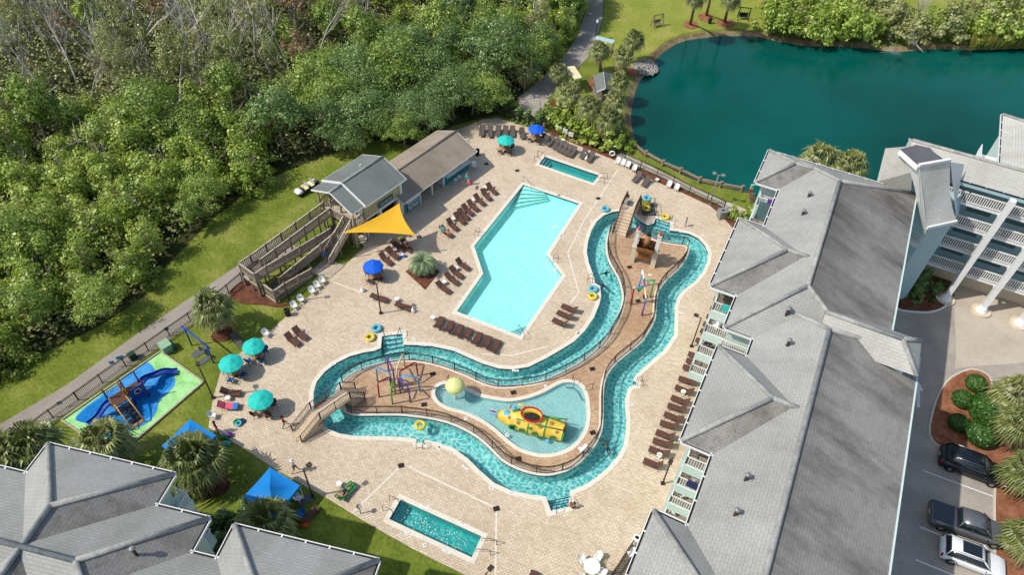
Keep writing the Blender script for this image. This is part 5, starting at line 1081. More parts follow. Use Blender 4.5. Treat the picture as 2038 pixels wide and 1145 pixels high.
for z in (2.3, 3.3, 3.9): m.tube([L_+Vector((0, 0, z)), R_+Vector((0, 0, z))], .05, 'rubber_black' if z != 3.9 else 'cloth_pink', 6)
m.build('crossbar', tb)
mid = (L_+R_)/2; axn = ax.normalized(); pr = axn.cross(Vector((0, 0, 1))); m = MB(); vs = []; n = 12
for s_ in (-.8, .8):
    for k in range(n+1): a = pi*(k/n)*1.15+pi*.95; vs.append(mid+axn*s_*1.05+pr*(.85*cos(a))+Vector((0, 0, 2.6+.85*sin(a))))
m.add(vs, [(k, k+1, n+2+k, n+1+k) for k in range(n)]+[tuple(range(n, -1, -1)), tuple(range(n+1, 2*n+2))], 'barrel_brown'); m.build('barrel', tb)
m = MB(); m.tube([mid+Vector((0, 0, 2.5)), mid+Vector((0, 0, 4.1))], [.34, .28], 'tan_table', 10); m.tube([mid+Vector((0, 0, 4.1)), mid+Vector((0, 0, 4.35))], [.26, .2], 'rubber_black', 10); m.build('spout', tb)
m = MB(); q = mid+pr*.2+Vector((0, 0, 1.4)); m.box(q, (1.3, .1, 1.3), 'barrel_brown', rz); m.build('panel', tb)
# mushroom fountain
mu = thing('mushroom_fountain', 'pale yellow mushroom fountain at the narrow end of the splash pool', 'water feature', G(906.5, 795, -.42))
m = MB(); m.cyl((0, 0, 0), .12, 2.1, 'pipe_cream', 12); m.build('stem', mu)
m = MB(); m.lathe((0, 0, 1.95), [(.02, 0), (.5, -.04), (.84, -.02), (.86, .05), (.82, .28), (.62, .52), (.35, .66), (0, .72)], 'mushroom_cream', 28); m.build('cap', mu)
m = MB(); r = random.Random(4)
for i in range(260): a = r.uniform(0, 6.28); t_ = r.random(); R_0 = .84+.35*t_; z = 1.9-1.5*t_**1.8; m.ball((R_0*cos(a), R_0*sin(a), z), (.012, .012, .05), 'white_plastic', 4, 3)
m.build('spray', mu)['kind'] = 'stuff'
# submarine slide
sA, sB = G(990, 824, .4), G(1124, 860, .4); d = sB-sA; rz = atan2(d.y, d.x); sub = thing('play_submarine', 'yellow play submarine with green portholes, red hatch rim and blue nose in the splash pool', 'play submarine', (sA.x, sA.y, -.42), rz); LS = hypot(d.x, d.y)
def hull(prof, m, mat, n=20, z=.75, sq=1.0):
    vs = [(x, r_*cos(2*pi*k/n), z+r_*sq*sin(2*pi*k/n)) for x, r_ in prof for k in range(n)]; m.add(vs, [(i*n+k, i*n+(k+1) % n, (i+1)*n+(k+1) % n, (i+1)*n+k) for i in range(len(prof)-1) for k in range(n)]+[tuple(range(n)), tuple((len(prof)-1)*n+k for k in range(n-1, -1, -1))], mat, True)
rad = lambda x: .28+.72*min(1, max(0, x/(LS*.4)))**.6 if x < LS*.4 else 1.0-.18*((x-LS*.4)/(LS*.6))**2
m = MB(); hull([(LS*i/16, rad(LS*i/16)) for i in range(17)], m, 'sub_yellow'); m.build('hull', sub)
m = MB(); hull([(LS-.12, .86), (LS+.04, .86)], m, 'sub_green'); hull([(LS*.48, 1.015), (LS*.5, 1.015)], m, 'sub_green'); hull([(LS*.72, .99), (LS*.74, .985)], m, 'sub_green'); m.tube([(LS*.3, -.5, 1.64), (LS*.6, -.55, 1.62), (LS*.98, -.35, 1.5)], .07, 'sub_green', 6); m.tube([(LS*.3, .5, 1.6), (LS*.6, .55, 1.62), (LS*.98, .35, 1.5)], .07, 'sub_green', 6); m.build('band', sub)
RX = Matrix.Rotation(pi/2, 3, 'X')
for x, r_, z in ((LS*.28, .36, .72), (LS*.41, .22, .85), (LS*.6, .22, .85), (LS*.86, .22, .85), (LS*.7, .34, .38)):
    for sg in (-1, 1):
        R0 = rad(x); y = sg*sqrt(max(.05, R0*R0-(z-.75)**2)); m = MB(); m.torus((x, y, z), r_, .075, 'sub_green', 18, 8, RX); m.ball((x, y*.985, z), (r_*.95, .05, r_*.95), 'dark_opening' if r_ > .3 else 'sub_red', 14, 8); m.build('porthole', sub)
for x_, a_, r_ in ((LS*.2,1.0,.2),(LS*.35,.75,.24),(LS*.35,2.5,.22),(LS*.66,.95,.26),(LS*.66,2.2,.22),(LS*.8,1.5,.24),(LS*.9,.8,.18),(LS*.53,.55,.2),(LS*.24,1.9,.2)):
    R0 = rad(x_); m = MB(); m.ball((x_, -R0*cos(a_)*.985, .75+R0*sin(a_)*.985), (r_, r_*.8, .05), 'sub_green' if int(x_*10) % 3 else 'tan_table', 12, 6, Matrix.Rotation(pi/2-a_, 3, 'X')); m.build('hull_plate', sub)
m = MB(); n = 20; vs = []
for k in range(n): a = 2*pi*k/n; lift = .5*max(0, -cos(a)*-1) ; vs += [(LS*.52+.95*cos(a), .62*sin(a), 1.5), (LS*.52+1.0*cos(a)-.1, .66*sin(a), 2.05+.18*sin(a)), (LS*.52+.8*cos(a)-.1, .5*sin(a), 2.02+.18*sin(a)), (LS*.52+.75*cos(a), .45*sin(a), 1.72)]
m.add(vs, [(4*k+j, 4*((k+1) % n)+j, 4*((k+1) % n)+j+1, 4*k+j+1) for k in range(n) for j in range(3)], 'sub_yellow', True); m.build('hatch', sub)
m = MB(); m.tube([(LS*.52+.92*cos(2*pi*k/24)-.1, .6*sin(2*pi*k/24), 2.08+.18*sin(2*pi*k/24)) for k in range(24)], .085, 'sub_red', 7, True, False, True); m.build('hatch_rim', sub)
m = MB(); m.ball((LS*.52, 0, 1.74), (.74, .45, .04), 'dark_opening', 16, 6); m.build('cockpit', sub)
m = MB(); m.ball((LS*.13, 0, 1.22), (.5, .36, .2), 'sub_blue', 14, 8, Matrix.Rotation(-.45, 3, 'Y')); m.build('nose_window', sub)
m = MB(); hull([(-.75, .08), (-.7, .15), (-.3, .17), (.02, .2)], m, 'sub_blue', 12, .78); m.ball((-.42, 0, .98), (.3, .1, .05), 'sub_red', 10, 6); m.build('nose', sub)
m = MB(); hull([(.02, .31), (.12, .33)], m, 'sub_red', 14); m.build('nose_ring', sub)
m = MB(); m.tube([(LS*.25, .3, 1.4), (LS*.25, .3, 1.95), (LS*.2, .3, 2.0)], .14, 'sub_blue', 8); m.ball((LS*.18, .3, 2.0), (.06, .2, .2), 'sub_red', 10, 6); m.build('periscope', sub)
m = MB(); m.tube([(LS*.4, .5, 2.1), (LS*.34, .5, 2.3), (LS*.28, .5, 2.35)], .1, 'sub_yellow', 8); m.build('horn', sub)
m = MB()
for a in (.3, .3+pi): m.ball((LS-.1, .0+.34*cos(a), 1.72+.34*sin(a)), (.06, .3, .14), 'sub_red', 10, 6, Matrix.Rotation(a, 3, 'X'))
m.build('propeller', sub)
m = MB(); m.tube([(LS*.78, .8, 1.2), (LS, .95, 1.35)], [.1, .05], 'sub_green', 6); m.ball((LS*.8, -1.0, .32), (.25, .18, .16), 'sub_blue', 10, 6); m.build('fin', sub)
# ---------------------------------------------------------------- loungers
def make_lounger(sling, back=38, label='', loc=(0, 0, 0), rz=0, group=None):
    """foot end at the origin, head along +x"""
    t = thing('sun_lounger', label, 'sun lounger', loc, rz, group); W2 = .31; zs = .34; hx = 1.12; bl_ = .72; a = radians(back); bx, bz = hx+bl_*cos(a), zs+bl_*sin(a)
    m = MB()
    for s_ in (-1, 1): m.tube([(0, s_*W2, zs), (hx, s_*W2, zs), (bx, s_*W2, bz)], .022, 'bronze_metal', 5)
    for x, z in ((0, zs), (hx, zs), (bx, bz)): m.tube([(x, -W2, z), (x, W2, z)], .02, 'bronze_metal', 5)
    m.build('frame', t)
    m = MB(); m.add([(.02, -W2+.02, zs+.01), (hx, -W2+.02, zs+.01), (hx, W2-.02, zs+.01), (.02, W2-.02, zs+.01)], [(0, 1, 2, 3)], sling); m.build('seat', t)
    m = MB(); m.add([(hx, -W2+.02, zs+.012), (bx, -W2+.02, bz+.01), (bx, W2-.02, bz+.01), (hx, W2-.02, zs+.012)], [(0, 1, 2, 3)], sling); m.build('backrest', t)
    for x in (.22, 1.35):
        for s_ in (-1, 1): m = MB(); m.tube([(x, s_*W2, zs), (x-.06 if x < 1 else x+.05, s_*(W2+.01), 0)], .02, 'bronze_metal', 5); m.build('leg', t)
    for s_ in (-1, 1): m = MB(); m.tube([(.78, s_*(W2+.03), zs), (.84, s_*(W2+.05), zs+.22), (1.25, s_*(W2+.05), zs+.24), (1.36, s_*(W2+.03), zs)], .02, 'bronze_metal', 5); m.build('armrest', t)
    return t
PROTO = {}; LR = random.Random(77)
def lounger(foot, head, label, group, sling='brown_sling', back=38):
    f, h = G(*foot, .34), G(*head, .5); rz = ang(f, h)+LR.uniform(-.06, .06); f.z = 0; back += LR.choice((0, 0, 0, 10, -8)) if back > 20 else 0; k = (sling, back)
    if k not in PROTO: PROTO[k] = make_lounger(sling, back, label, f, rz, group); return PROTO[k]
    return dup(PROTO[k], f, rz, label, group)
NB = ['next to', 'below']
def row(feet, heads, fmt, group, **kw):
    out = []
    for i, (f, h) in enumerate(zip(feet, heads)): out.append(lounger(f, h, fmt % ORD[i], group, **kw))
    return out
lin = lambda a, b, n: [(a[0]+(b[0]-a[0])*i/(n-1), a[1]+(b[1]-a[1])*i/(n-1)) for i in range(n)]
row([(987,385),(975,397),(963,407),(950,418.5),(940,427),(931,436),(924,444),(909,457),(899,470)], [(966,362),(953,373),(940,383),(925,395),(916.5,403),(906,412),(898,421),(885,435),(872,451)], 'brown lounger, %s from the top in the row left of the big pool', 'loungers in the row along the snack bar side of the big pool')
row([(932.8,535.4),(919.5,552),(911,565),(894.6,582)], [(905,516),(893,532),(883,544),(866.5,559)], 'brown lounger, %s from the top in the short row beside the deck palm', 'loungers beside the deck palm')
row([(778,525.5),(791.5,514),(803,497.5)], [(752,502),(765,492),(780,479)], 'brown lounger, %s from the left in the group under the yellow sail', 'loungers under the yellow sail')
lounger((771,598), (733,583), 'brown lounger lying flat, left of the lamp post foot below the blue umbrella', None, back=8)
lounger((820,616), (783,601), 'brown lounger lying flat, right of the lamp post foot', None, back=8)
row(lin((881,631), (993,677), 7), lin((867,654), (979,700), 7), 'brown lounger, %s from the left in the tight row below the big pool', 'tight lounger row below the big pool', back=30)
row([(1118,608),(1109,621),(1100,636)], [(1150,621),(1142,635),(1131,649)], 'brown lounger, %s from the top in the trio beside the river bend', 'lounger trio by the river', back=42)
RF = [(1370,704),(1366,717),(1359.5,730),(1351,753),(1344,770.5),(1336,791),(1329,807),(1322,824),(1314,841.5),(1306,860),(1299.6,877),(1292,893),(1281,917)]
row(RF, [(x+36, y+11) for x, y in RF], 'dark brown lounger, %s from the top in the long row below the middle balconies', 'long lounger row at the right block', back=46)
RF = [(1426.6,581),(1421,594),(1414,613),(1406.5,630),(1399.7,644.7),(1394,658),(1385,676)]
row(RF, [(x+34, y+10) for x, y in RF], 'dark brown lounger half under the balconies, %s from the top of the upper row', 'upper lounger row at the right block', back=46)
lounger((594,687), (564,658), 'brown lounger, lower of the two by the white chair at the lawn edge', 'lounger pair at the lawn edge'); lounger((609,675), (578,645), 'brown lounger, upper of the two by the white chair at the lawn edge', 'lounger pair at the lawn edge')
lounger((479,783), (441,780), 'brown lounger beside the lowest teal umbrella, above the pink towel one', None); pinkL = lounger((475,809), (438,806), 'brown lounger with a bright pink towel over it', None)
lounger((482,690), (463,668), 'dark lounger on the grass beside the upper teal umbrella', None, 'grey_sling')
row([(1089,289),(1101,295),(1109,300),(1117,304),(1125,308),(1133,311)], [(1104,268),(1116,274),(1124,279),(1132,283),(1140,287),(1148,290)], 'weathered lounger, %s from the left in the row by the white fence signs', 'loungers along the lake fence', sling='grey_sling', back=52)
row([(1156,314),(1170,321)], [(1170,294),(1184.5,299)], 'weathered lounger, %s of the pair behind the small pool', 'lounger pair behind the small pool', sling='grey_sling', back=52)
row([(1261,361),(1280,370)], [(1278,340),(1294,347)], 'weathered lounger, %s of the pair between the white chairs on the lake side', 'lounger pair between the white chairs', sling='grey_sling', back=52)
row([(958,270),(975,272),(990,270),(1005,271),(1020,271),(1040,275)], [(960,248),(977,250),(992,248),(1007,250),(1021,250),(1036,252)], 'dark lounger in tree shade, %s from the left at the back corner', 'shaded loungers at the back corner', sling='grey_sling', back=44)
lounger((1066,1138), (1056,1164), 'brown lounger cut off by the bottom edge of the photo', None)
sunL = lounger((704,962), (680,985), 'brown lounger carrying a sunbather, by the hot tub lamp', None, back=18)
# towel on the pink lounger
m = MB(); m.add([(.15, -.34, .37), (1.15, -.34, .37), (1.62, -.34, .78), (1.62, .34, .78), (1.15, .34, .37), (.15, .34, .37), (.15, -.4, .2), (1.15, -.4, .2)], [(0, 1, 4, 5), (1, 2, 3, 4), (0, 6, 7, 1)], 'cloth_pink'); o = m.build('beach_towel'); o.location = pinkL.location; o.rotation_euler = pinkL.rotation_euler; tag(o, 'bright pink towel spread on the lounger by the lawn', 'towel')
m = MB(); m.add([(.1, -.34, .372), (.5, -.34, .372), (.5, .34, .372), (.1, .34, .372)], [(0, 1, 2, 3)], 'cloth_blue'); m.build('blue_end', o)

# ---------------------------------------------------------------- plastic chairs, side tables
def make_chair(mat, label, loc, rz, group=None):
    t = thing('patio_chair', label, 'chair', loc, rz, group); m = MB(); m.box((0, 0, .42), (.46, .48, .04), mat); m.build('seat', t)
    m = MB(); n = 8
    vs = []
    for k in range(n+1): a = pi*.78*(k/n-.5); vs += [(-.1-.2*cos(a)+.06, .29*sin(a)*1.05, .44), (-.22-.2*cos(a), .29*sin(a)*1.05, .86-.1*abs(k/n-.5)*2)]
    m.add(vs, [(2*k, 2*k+2, 2*k+3, 2*k+1) for k in range(n)], mat, True); m.build('backrest', t)
    for x in (-.19, .2):
        for y in (-.21, .21): m = MB(); m.tube([(x, y, .42), (x*1.15, y*1.12, 0)], [.03, .022], mat, 5); m.build('leg', t)
    for y in (-.26, .26): m = MB(); m.tube([(-.2, y, .66), (.2, y, .64), (.22, y, .42)], .025, mat, 5); m.build('armrest', t)
    return t
CH = {}
def chair(x, y, deg, label, group=None, mat='white_plastic', z=0, sc=1.0):
    p = G(x, y, .3); p.z = z
    if mat not in CH: CH[mat] = make_chair(mat, label, p, radians(deg), group); return CH[mat]
    return dup(CH[mat], p, radians(deg), label, group)
for i, (x, y) in enumerate(((642,561),(632,570.5),(621.5,581),(599.5,598),(586,611))): chair(x, y, -45, 'white plastic chair, %s from the top in the line below the ramp' % ORD[i], 'white chairs below the ramp')
chair(530,666,-30,'white plastic chair alone at the lawn edge near the palm shadow'); chair(424,829,0,'white plastic chair at the lawn corner above the blue tent'); chair(945,331,-60,'white plastic chair by the far end of the snack bar')
for i, (x, y) in enumerate(((1229,323),(1239,327),(1249,331),(1262,338))): chair(x, y, -110, 'white plastic chair, %s from the left in the lake-side row of four' % ORD[i], 'white chairs along the lake fence')
chair(1331,370,-110,'white plastic chair, left one of the two beyond the weathered loungers','white chair pair'); chair(1346,376,-110,'white plastic chair, right one of the two beyond the weathered loungers','white chair pair')
chair(1158,897,200,'white plastic chair on the island by the lower right fence'); chair(1255,1104,200,'white chair inside the railed patio at the bottom right')
WT = thing('round_table', 'round white table with three white chairs at the bottom edge', 'table', G(1176,1136)); m = MB(); m.cyl((0, 0, .7), .62, .04, 'white_plastic', 28); m.build('table_top', WT); m = MB(); m.cyl((0, 0, 0), .3, .03, 'white_plastic', 16); m.cyl((0, 0, 0), .05, .7, 'white_plastic', 10); m.build('stem', WT)
chair(1159,1118,-60,'white chair left behind the round white table','chairs at the round white table'); chair(1189,1113,-120,'white chair right behind the round white table','chairs at the round white table'); chair(1196,1142,160,'white chair right of the round white table','chairs at the round white table'); chair(1160,1150,40,'white chair left front of the round white table','chairs at the round white table')
def stool(x, y, label, mat='white_plastic', group='small white side tables', h=.42):
    t = thing('side_table', label, 'side table', G(x, y), 0, group); m = MB(); m.cyl((0, 0, h-.04), .24, .04, mat, 14); m.build('table_top', t)
    for k in range(4): m = MB(); m.tube([(.14*cos(k*pi/2), .14*sin(k*pi/2), h-.04), (.2*cos(k*pi/2), .2*sin(k*pi/2), 0)], .025, mat, 5); m.build('leg', t)
    return t
for x, y, l in ((965,378,'top loungers of the snack bar row'),(943,402,'middle loungers of the snack bar row'),(902,440,'lower loungers of the snack bar row'),(908,538,'upper pair by the deck palm'),(884,566,'lower pair by the deck palm'),(862,637,'left end of the tight lounger row'),(1358.5,785,'upper part of the long right row'),(1311,911,'lower end of the long right row'),(1120,283,'loungers by the fence signs'),(1307,362,'lake-side lounger pair'),(455,797,'pink towel lounger'),(676,968,'sunbather'),(786,501,'sail loungers'),(790,600,'lamp post and flat loungers'),(1166,308,'pair behind the small pool')): stool(x, y, 'small white side table between the '+l if 'pair' not in l else 'small white side table at the '+l)
stool(907,366,'left of two white bar stools at the snack counter',group='bar stools',h=.7); stool(914,360,'right of two white bar stools at the snack counter',group='bar stools',h=.7)
for x, y, l in ((722,580,'left of the flat loungers'),(822,621,'right end of the flat loungers'),(1167,318,'behind the small pool pair')):
    t = thing('ashtray_stand', 'white domed ash bin '+l, 'ash bin', G(x, y)); m = MB(); m.lathe((0, 0, 0), [(.22, 0), (.24, .2), (.18, .34), (.05, .4), (.045, .75), (0, .76)], 'white_plastic', 14); m.build('shell', t)

# ---------------------------------------------------------------- umbrellas with tables
def make_umbrella(mat, label, loc, group, R=1.08):
    t = thing('patio_umbrella', label, 'umbrella', loc, .3, group); n = 8; m = MB(); vs = [(0, 0, 2.22)]
    for j, (q, z) in enumerate(((.35, 2.13), (.7, 1.99), (1.0, 1.8))):
        for k in range(2*n): a = pi*k/n; s_ = 1 if k % 2 == 0 else .955; vs.append((R*q*s_*cos(a), R*q*s_*sin(a), z+(0 if k % 2 == 0 else -.015*j)))
    fs = [(0, 1+k, 1+(k+1) % 16) for k in range(16)]+[(1+16*j+k, 17+16*j+k, 17+16*j+(k+1) % 16, 1+16*j+(k+1) % 16) for j in range(2) for k in range(16)]
    m.add(vs, fs, mat); m.add([(x, y, z) for x, y, z in vs[33:]]+[(x*.995, y*.995, z-.12) for x, y, z in vs[33:]], [(k, (k+1) % 16, 16+(k+1) % 16, 16+k) for k in range(16)], mat); m.build('canopy', t)
    m = MB(); m.lathe((0, 0, 2.2), [(.34, -.05), (.3, -.01), (.08, .06), (0, .07)], mat, 8, False); m.ball((0, 0, 2.31), .04, 'white_plastic', 8, 6); m.build('vent_cap', t)
    m = MB(); m.tube([(0, 0, 0), (0, 0, 2.25)], .025, 'chrome', 8); m.build('pole', t); m = MB(); m.cyl((0, 0, 0), .25, .08, 'rubber_black', 16); m.build('base', t)
    for k in range(n): a = 2*pi*k/n; m = MB(); m.tube([(0, 0, 2.16), (R*.97*cos(a), R*.97*sin(a), 1.76)], .012, 'chrome', 4); m.build('rib', t)
    return t
UM = {}; TB = None
def umb(x, y, mat, label, seat, tb_label, sz=1.0, chairs=4, cs='navy'):
    global TB
    p = G(x, y, 2.05); p.z = 0
    if mat not in UM: UM[mat] = o = make_umbrella(mat, label, p, 'patio umbrellas')
    else: o = dup(UM[mat], p, x*.1, label, 'patio umbrellas')
    o.scale = (sz, sz, 1)
    if TB is None:
        TB = thing('patio_table', tb_label, 'table', p, 0, 'tables under the umbrellas'); m = MB(); m.cyl((0, 0, .68), .56, .035, 'tan_table', 24); m.build('table_top', TB)
        for k in range(4): a = k*pi/2+.4; m = MB(); m.tube([(.3*cos(a), .3*sin(a), .68), (.42*cos(a), .42*sin(a), 0)], .022, 'bronze_metal', 5); m.build('leg', TB)
    else: dup(TB, p, 0, tb_label)
    for k in range(chairs):
        a = 2*pi*k/chairs+.5+x; q = p+Vector((.82*cos(a), .82*sin(a), 0)); mm = cs
        w_ = ['lower left', 'lower right', 'upper right', 'upper left', 'left'][min(4, int(((a-pi) % (2*pi))/(pi/2)))]
        lb_ = '%s chair %s at the table under the %s' % ({'navy_sling': 'blue sling', 'brown_sling': 'brown sling'}[mm], {0: 'on the right', 1: 'behind', 2: 'on the left', 3: 'in front'}[k] if chairs == 4 else w_, seat)
        if mm not in CH: CH[mm] = make_chair(mm, lb_, q, a+pi, 'chairs under umbrellas')
        else: dup(CH[mm], q, a+pi, lb_, 'chairs under umbrellas')
plain('navy_sling', K(36, 92, 150), .7, 0, .15)
umb(503,686,'teal_canvas','teal umbrella, topmost of the three along the lawn edge','topmost lawn-edge teal umbrella','table under the topmost lawn-edge teal umbrella',.94,4,'navy_sling')
umb(458,720,'teal_canvas','teal umbrella, middle of the three along the lawn edge','middle lawn-edge teal umbrella','table under the middle lawn-edge teal umbrella',1.0,4,'navy_sling')
umb(517,793,'teal_canvas','teal umbrella, lowest one, beside the two-lounger lawn corner','lowest teal umbrella','table under the lowest teal umbrella',1.02,4,'brown_sling')
umb(1007,275,'teal_canvas','teal umbrella at the far back corner behind the snack bar','far teal umbrella','tan table under the far teal umbrella',1.0,4,'brown_sling')
umb(742,527,'blue_canvas','bright blue umbrella in the middle of the left deck','near blue umbrella','tan table under the near blue umbrella',.97,4,'brown_sling')
umb(1068,253,'blue_canvas','bright blue umbrella at the far back corner by the hedge','far blue umbrella','tan table under the far blue umbrella',.96,4,'brown_sling')

# ---------------------------------------------------------------- river tubes
TU = {}
def tube_(x, y, mat, label, z=0, tilt=None):
    p = G(x, y, z+.14); p.z = z+.15
    t = thing('swim_ring', label, 'swim ring', p, x*.7, 'inflatable river rings')
    if tilt: t.rotation_euler = tilt
    m = MB(); m.torus((0, 0, 0), .36, .155, mat, 26, 12); m.build('ring', t)
    for s_ in (-1, 1): m = MB(); m.tube([(.4*s_, -.1, .15), (.43*s_, 0, .2), (.4*s_, .1, .15)], .02, 'rubber_black', 5); m.build('handle', t)
    return t
tube_(750,654,'tube_blue','blue swim ring beside the upper left river steps'); tube_(736.5,672,'tube_yellow','yellow swim ring below the blue one at the left river steps'); tube_(836.5,847,'tube_yellow','yellow swim ring floating in the lower river channel',-.16)
tube_(1181,576,'tube_blue','blue swim ring above a yellow one at the left river ladder'); tube_(1180,590,'tube_yellow','yellow swim ring at the left river ladder'); tube_(1205,416.5,'tube_blue','blue swim ring on the deck left of the tall bridge'); tube_(1324,432,'tube_yellow','yellow swim ring at the upper right river steps')
rk = thing('ring_rack', 'metal frame rack holding swim rings beside the tall bridge', 'rack', G(1290,418)); m = MB(); R4 = [Vector((x, y, 0)) for x, y in ((-.7,-1.0),(.7,-1.0),(.7,1.0),(-.7,1.0))]
for i in range(4): m.tube([R4[i], R4[i]+Vector((0, 0, 1.0))], .03, 'bronze_metal', 5); m.tube([R4[i]+Vector((0, 0, 1.0)), R4[(i+1) % 4]+Vector((0, 0, 1.0))], .03, 'bronze_metal', 5); m.tube([R4[i]+Vector((0, 0, .12)), R4[(i+1) % 4]+Vector((0, 0, .12))], .03, 'bronze_metal', 5)
m.build('frame', rk); m = MB(); m.box((0, 0, .13), (1.36, 1.96, .03), 'mat_grey'); m.build('shelf', rk); p0 = G(1290,418)
for k, (dx, dy, z, mt, lb_) in enumerate(((-.3,.6,.9,'tube_yellow','lower yellow ring in the stack on the rack'),(-.28,.62,1.2,'tube_blue','blue ring topping the stack on the rack'),(-.35,-.35,.6,'tube_yellow','yellow ring at the near end of the rack'),(-.25,.55,.6,'tube_yellow','bottom yellow ring in the stack on the rack'))):
    o = tube_(1290, 418, mt, lb_); o.location = (p0.x+dx, p0.y+dy, z)

# ---------------------------------------------------------------- lamp posts
def lamp(base, h, label, armdir=(1, 0), heads=1, mat='bronze_metal'):
    t = thing('lamp_post', label, 'lamp post', G(*base), 0, 'lamp posts around the deck'); m = MB(); m.tube([(0, 0, 0), (0, 0, h)], [.075, .06], mat, 8); m.build('pole', t); m = MB(); m.box((0, 0, .05), (.32, .32, .1), mat); m.build('base', t)
    d = Vector((armdir[0], armdir[1], 0)).normalized()
    for k in range(heads):
        dd = d if k == 0 else -d; m = MB(); m.tube([(0, 0, h-.1), dd*.35+Vector((0, 0, h+.05))], .035, mat, 6); m.build('arm', t)
        m = MB(); m.box(dd*.5+Vector((0, 0, h+.08)), (.42, .34, .14), mat, atan2(dd.y, dd.x)); m.box(dd*.5+Vector((0, 0, h)), (.34, .26, .02), 'white_plastic', atan2(dd.y, dd.x)); m.build('lamp_head', t)
lamp((577,602),3.6,'dark lamp post behind the white chairs below the ramp',(1,.2)); lamp((1412.5,406.6),4.3,'pale lamp post in the mulch by the lake fence',(-1,.3),2,'grey_metal'); lamp((1376,690),4.2,'brown lamp post beside the upper lounger row, head bent left',(-1,.5)); lamp((622.5,989),4.3,'dark lamp post beside the near blue tent',(.6,.6))
lamp((424.5,793),4.3,'dark lamp post at the playground corner',(-.3,.5)); lamp((758,624),4.2,'dark lamp post in the middle of the left deck',(-.5,.3)); lamp((1318.6,963.5),4.2,'brown lamp post below the long lounger row',(-.2,-.4)); lamp((966,1190),4.3,'dark lamp post below the hot tub at the bottom edge',(.4,.5)); lamp((1072,247),4.0,'grey lamp post behind the far blue umbrella',(-.6,.1),1,'grey_metal')
t = thing('street_lamp', 'black post lantern at the kerb of the far cart road', 'lamp post', G(1185,78)); m = MB(); m.tube([(0, 0, 0), (0, 0, 2.6)], .06, 'rubber_black', 8); m.build('pole', t); m = MB(); m.lathe((0, 0, 2.6), [(.1, 0), (.2, .2), (.18, .42), (.05, .55)], 'white_plastic', 10); m.build('lantern', t)
t = thing('shower_post', 'short post with round dish by the corner of the hot tub deck', 'post', G(718,1023)); m = MB(); m.tube([(0, 0, 0), (0, 0, 1.1)], .05, 'grey_metal', 8); m.build('pole', t); m = MB(); m.lathe((0, 0, 1.1), [(0, 0), (.2, .05), (.22, .12)], 'grey_metal', 12); m.build('dish', t)

# ---------------------------------------------------------------- handrails and ladders
def hrail(p, q, label, group='pool handrails', mat='bronze_metal', zi=-.5):
    a, b = G(*p), G(*q); t = thing('handrail', label, 'handrail', a, 0, group); d = b-a; up = Vector((0, 0, 1)); m = MB()
    m.tube([(0, 0, 0), up*.85, d*.35+up*.88, d*.9+up*.6, d+up*zi], .028, mat, 6); m.build('tube', t)
for i, (p, q) in enumerate((((1041,362),(1058,377)),((1043,676),(1030,652)))): hrail(p, q, ['handrail at the top corner steps of the big pool', 'handrail at the bottom corner steps of the big pool'][i])
for i, (p, q) in enumerate((((1070,311),(1086,317)),((1063,321),(1078,326)),((1208,357),(1188,354)),((1202,366),(1183,362)))): hrail(p, q, 'handrail of the small pool, '+['upper one at its left end', 'lower one at its left end', 'upper one at its right end', 'lower one at its right end'][i])
for i, (p, q) in enumerate((((776,997),(796,1004)),((763,1018),(783,1024)),((988,1086),(956,1078)),((976,1106),(945,1100)))): hrail(p, q, 'handrail of the hot tub, '+['upper one at its left end', 'lower one at its left end', 'upper one at its right end', 'lower one at its right end'][i])
for i, (p, q) in enumerate((((764,667),(770,690)),((797,663),(788,690)),((1306,430),(1310,450)),((1336,441),(1326,455)),((1107,1023),(1104,1000)),((1135,1005),(1124,990)))): hrail(p, q, 'handrail at the '+['left side of the upper left river steps', 'right side of the upper left river steps', 'left side of the upper right river steps', 'right side of the upper right river steps', 'left side of the bottom river steps', 'right side of the bottom river steps'][i])
for p, q, l in (((893,757),(888,772),'narrow end of the splash pool'),((1139,757),(1142,768),'top of the splash pool'),((1179,775),(1164,778),'right corner of the splash pool')): hrail(p, q, 'handrail at the '+l, zi=-.3)
def ladder(p, d, label, w_=.55):
    a = G(*p); dd = Vector((d[0], d[1], 0)).normalized(); n = Vector((-dd.y, dd.x, 0)); t = thing('pool_ladder', label, 'ladder', a, 0, 'pool ladders'); up = Vector((0, 0, 1))
    for s_ in (-1, 1): m = MB(); o_ = n*(s_*w_/2); m.tube([o_-dd*.35, o_-dd*.35+up*.55, o_-dd*.1+up*.8, o_+dd*.15+up*.65, o_+dd*.18-up*.6], .026, 'bronze_metal', 6); m.build('side_rail', t)
    for z in (-.2, -.45): m = MB(); m.box(dd*.18+up*z, (.06, w_, .03), 'white_plastic', atan2(dd.y, dd.x)); m.build('rung', t)
ladder((951,467),(1,-.2),'ladder at the left wall of the big pool'); ladder((1104,519),(-1,.1),'ladder at the right wall of the big pool'); ladder((837,887),(.1,1),'ladder at the lower left river bank'); ladder((1271,764),(-1,0),'ladder at the right river bank'); ladder((1176,560),(1,-.1),'ladder at the upper left river bank')

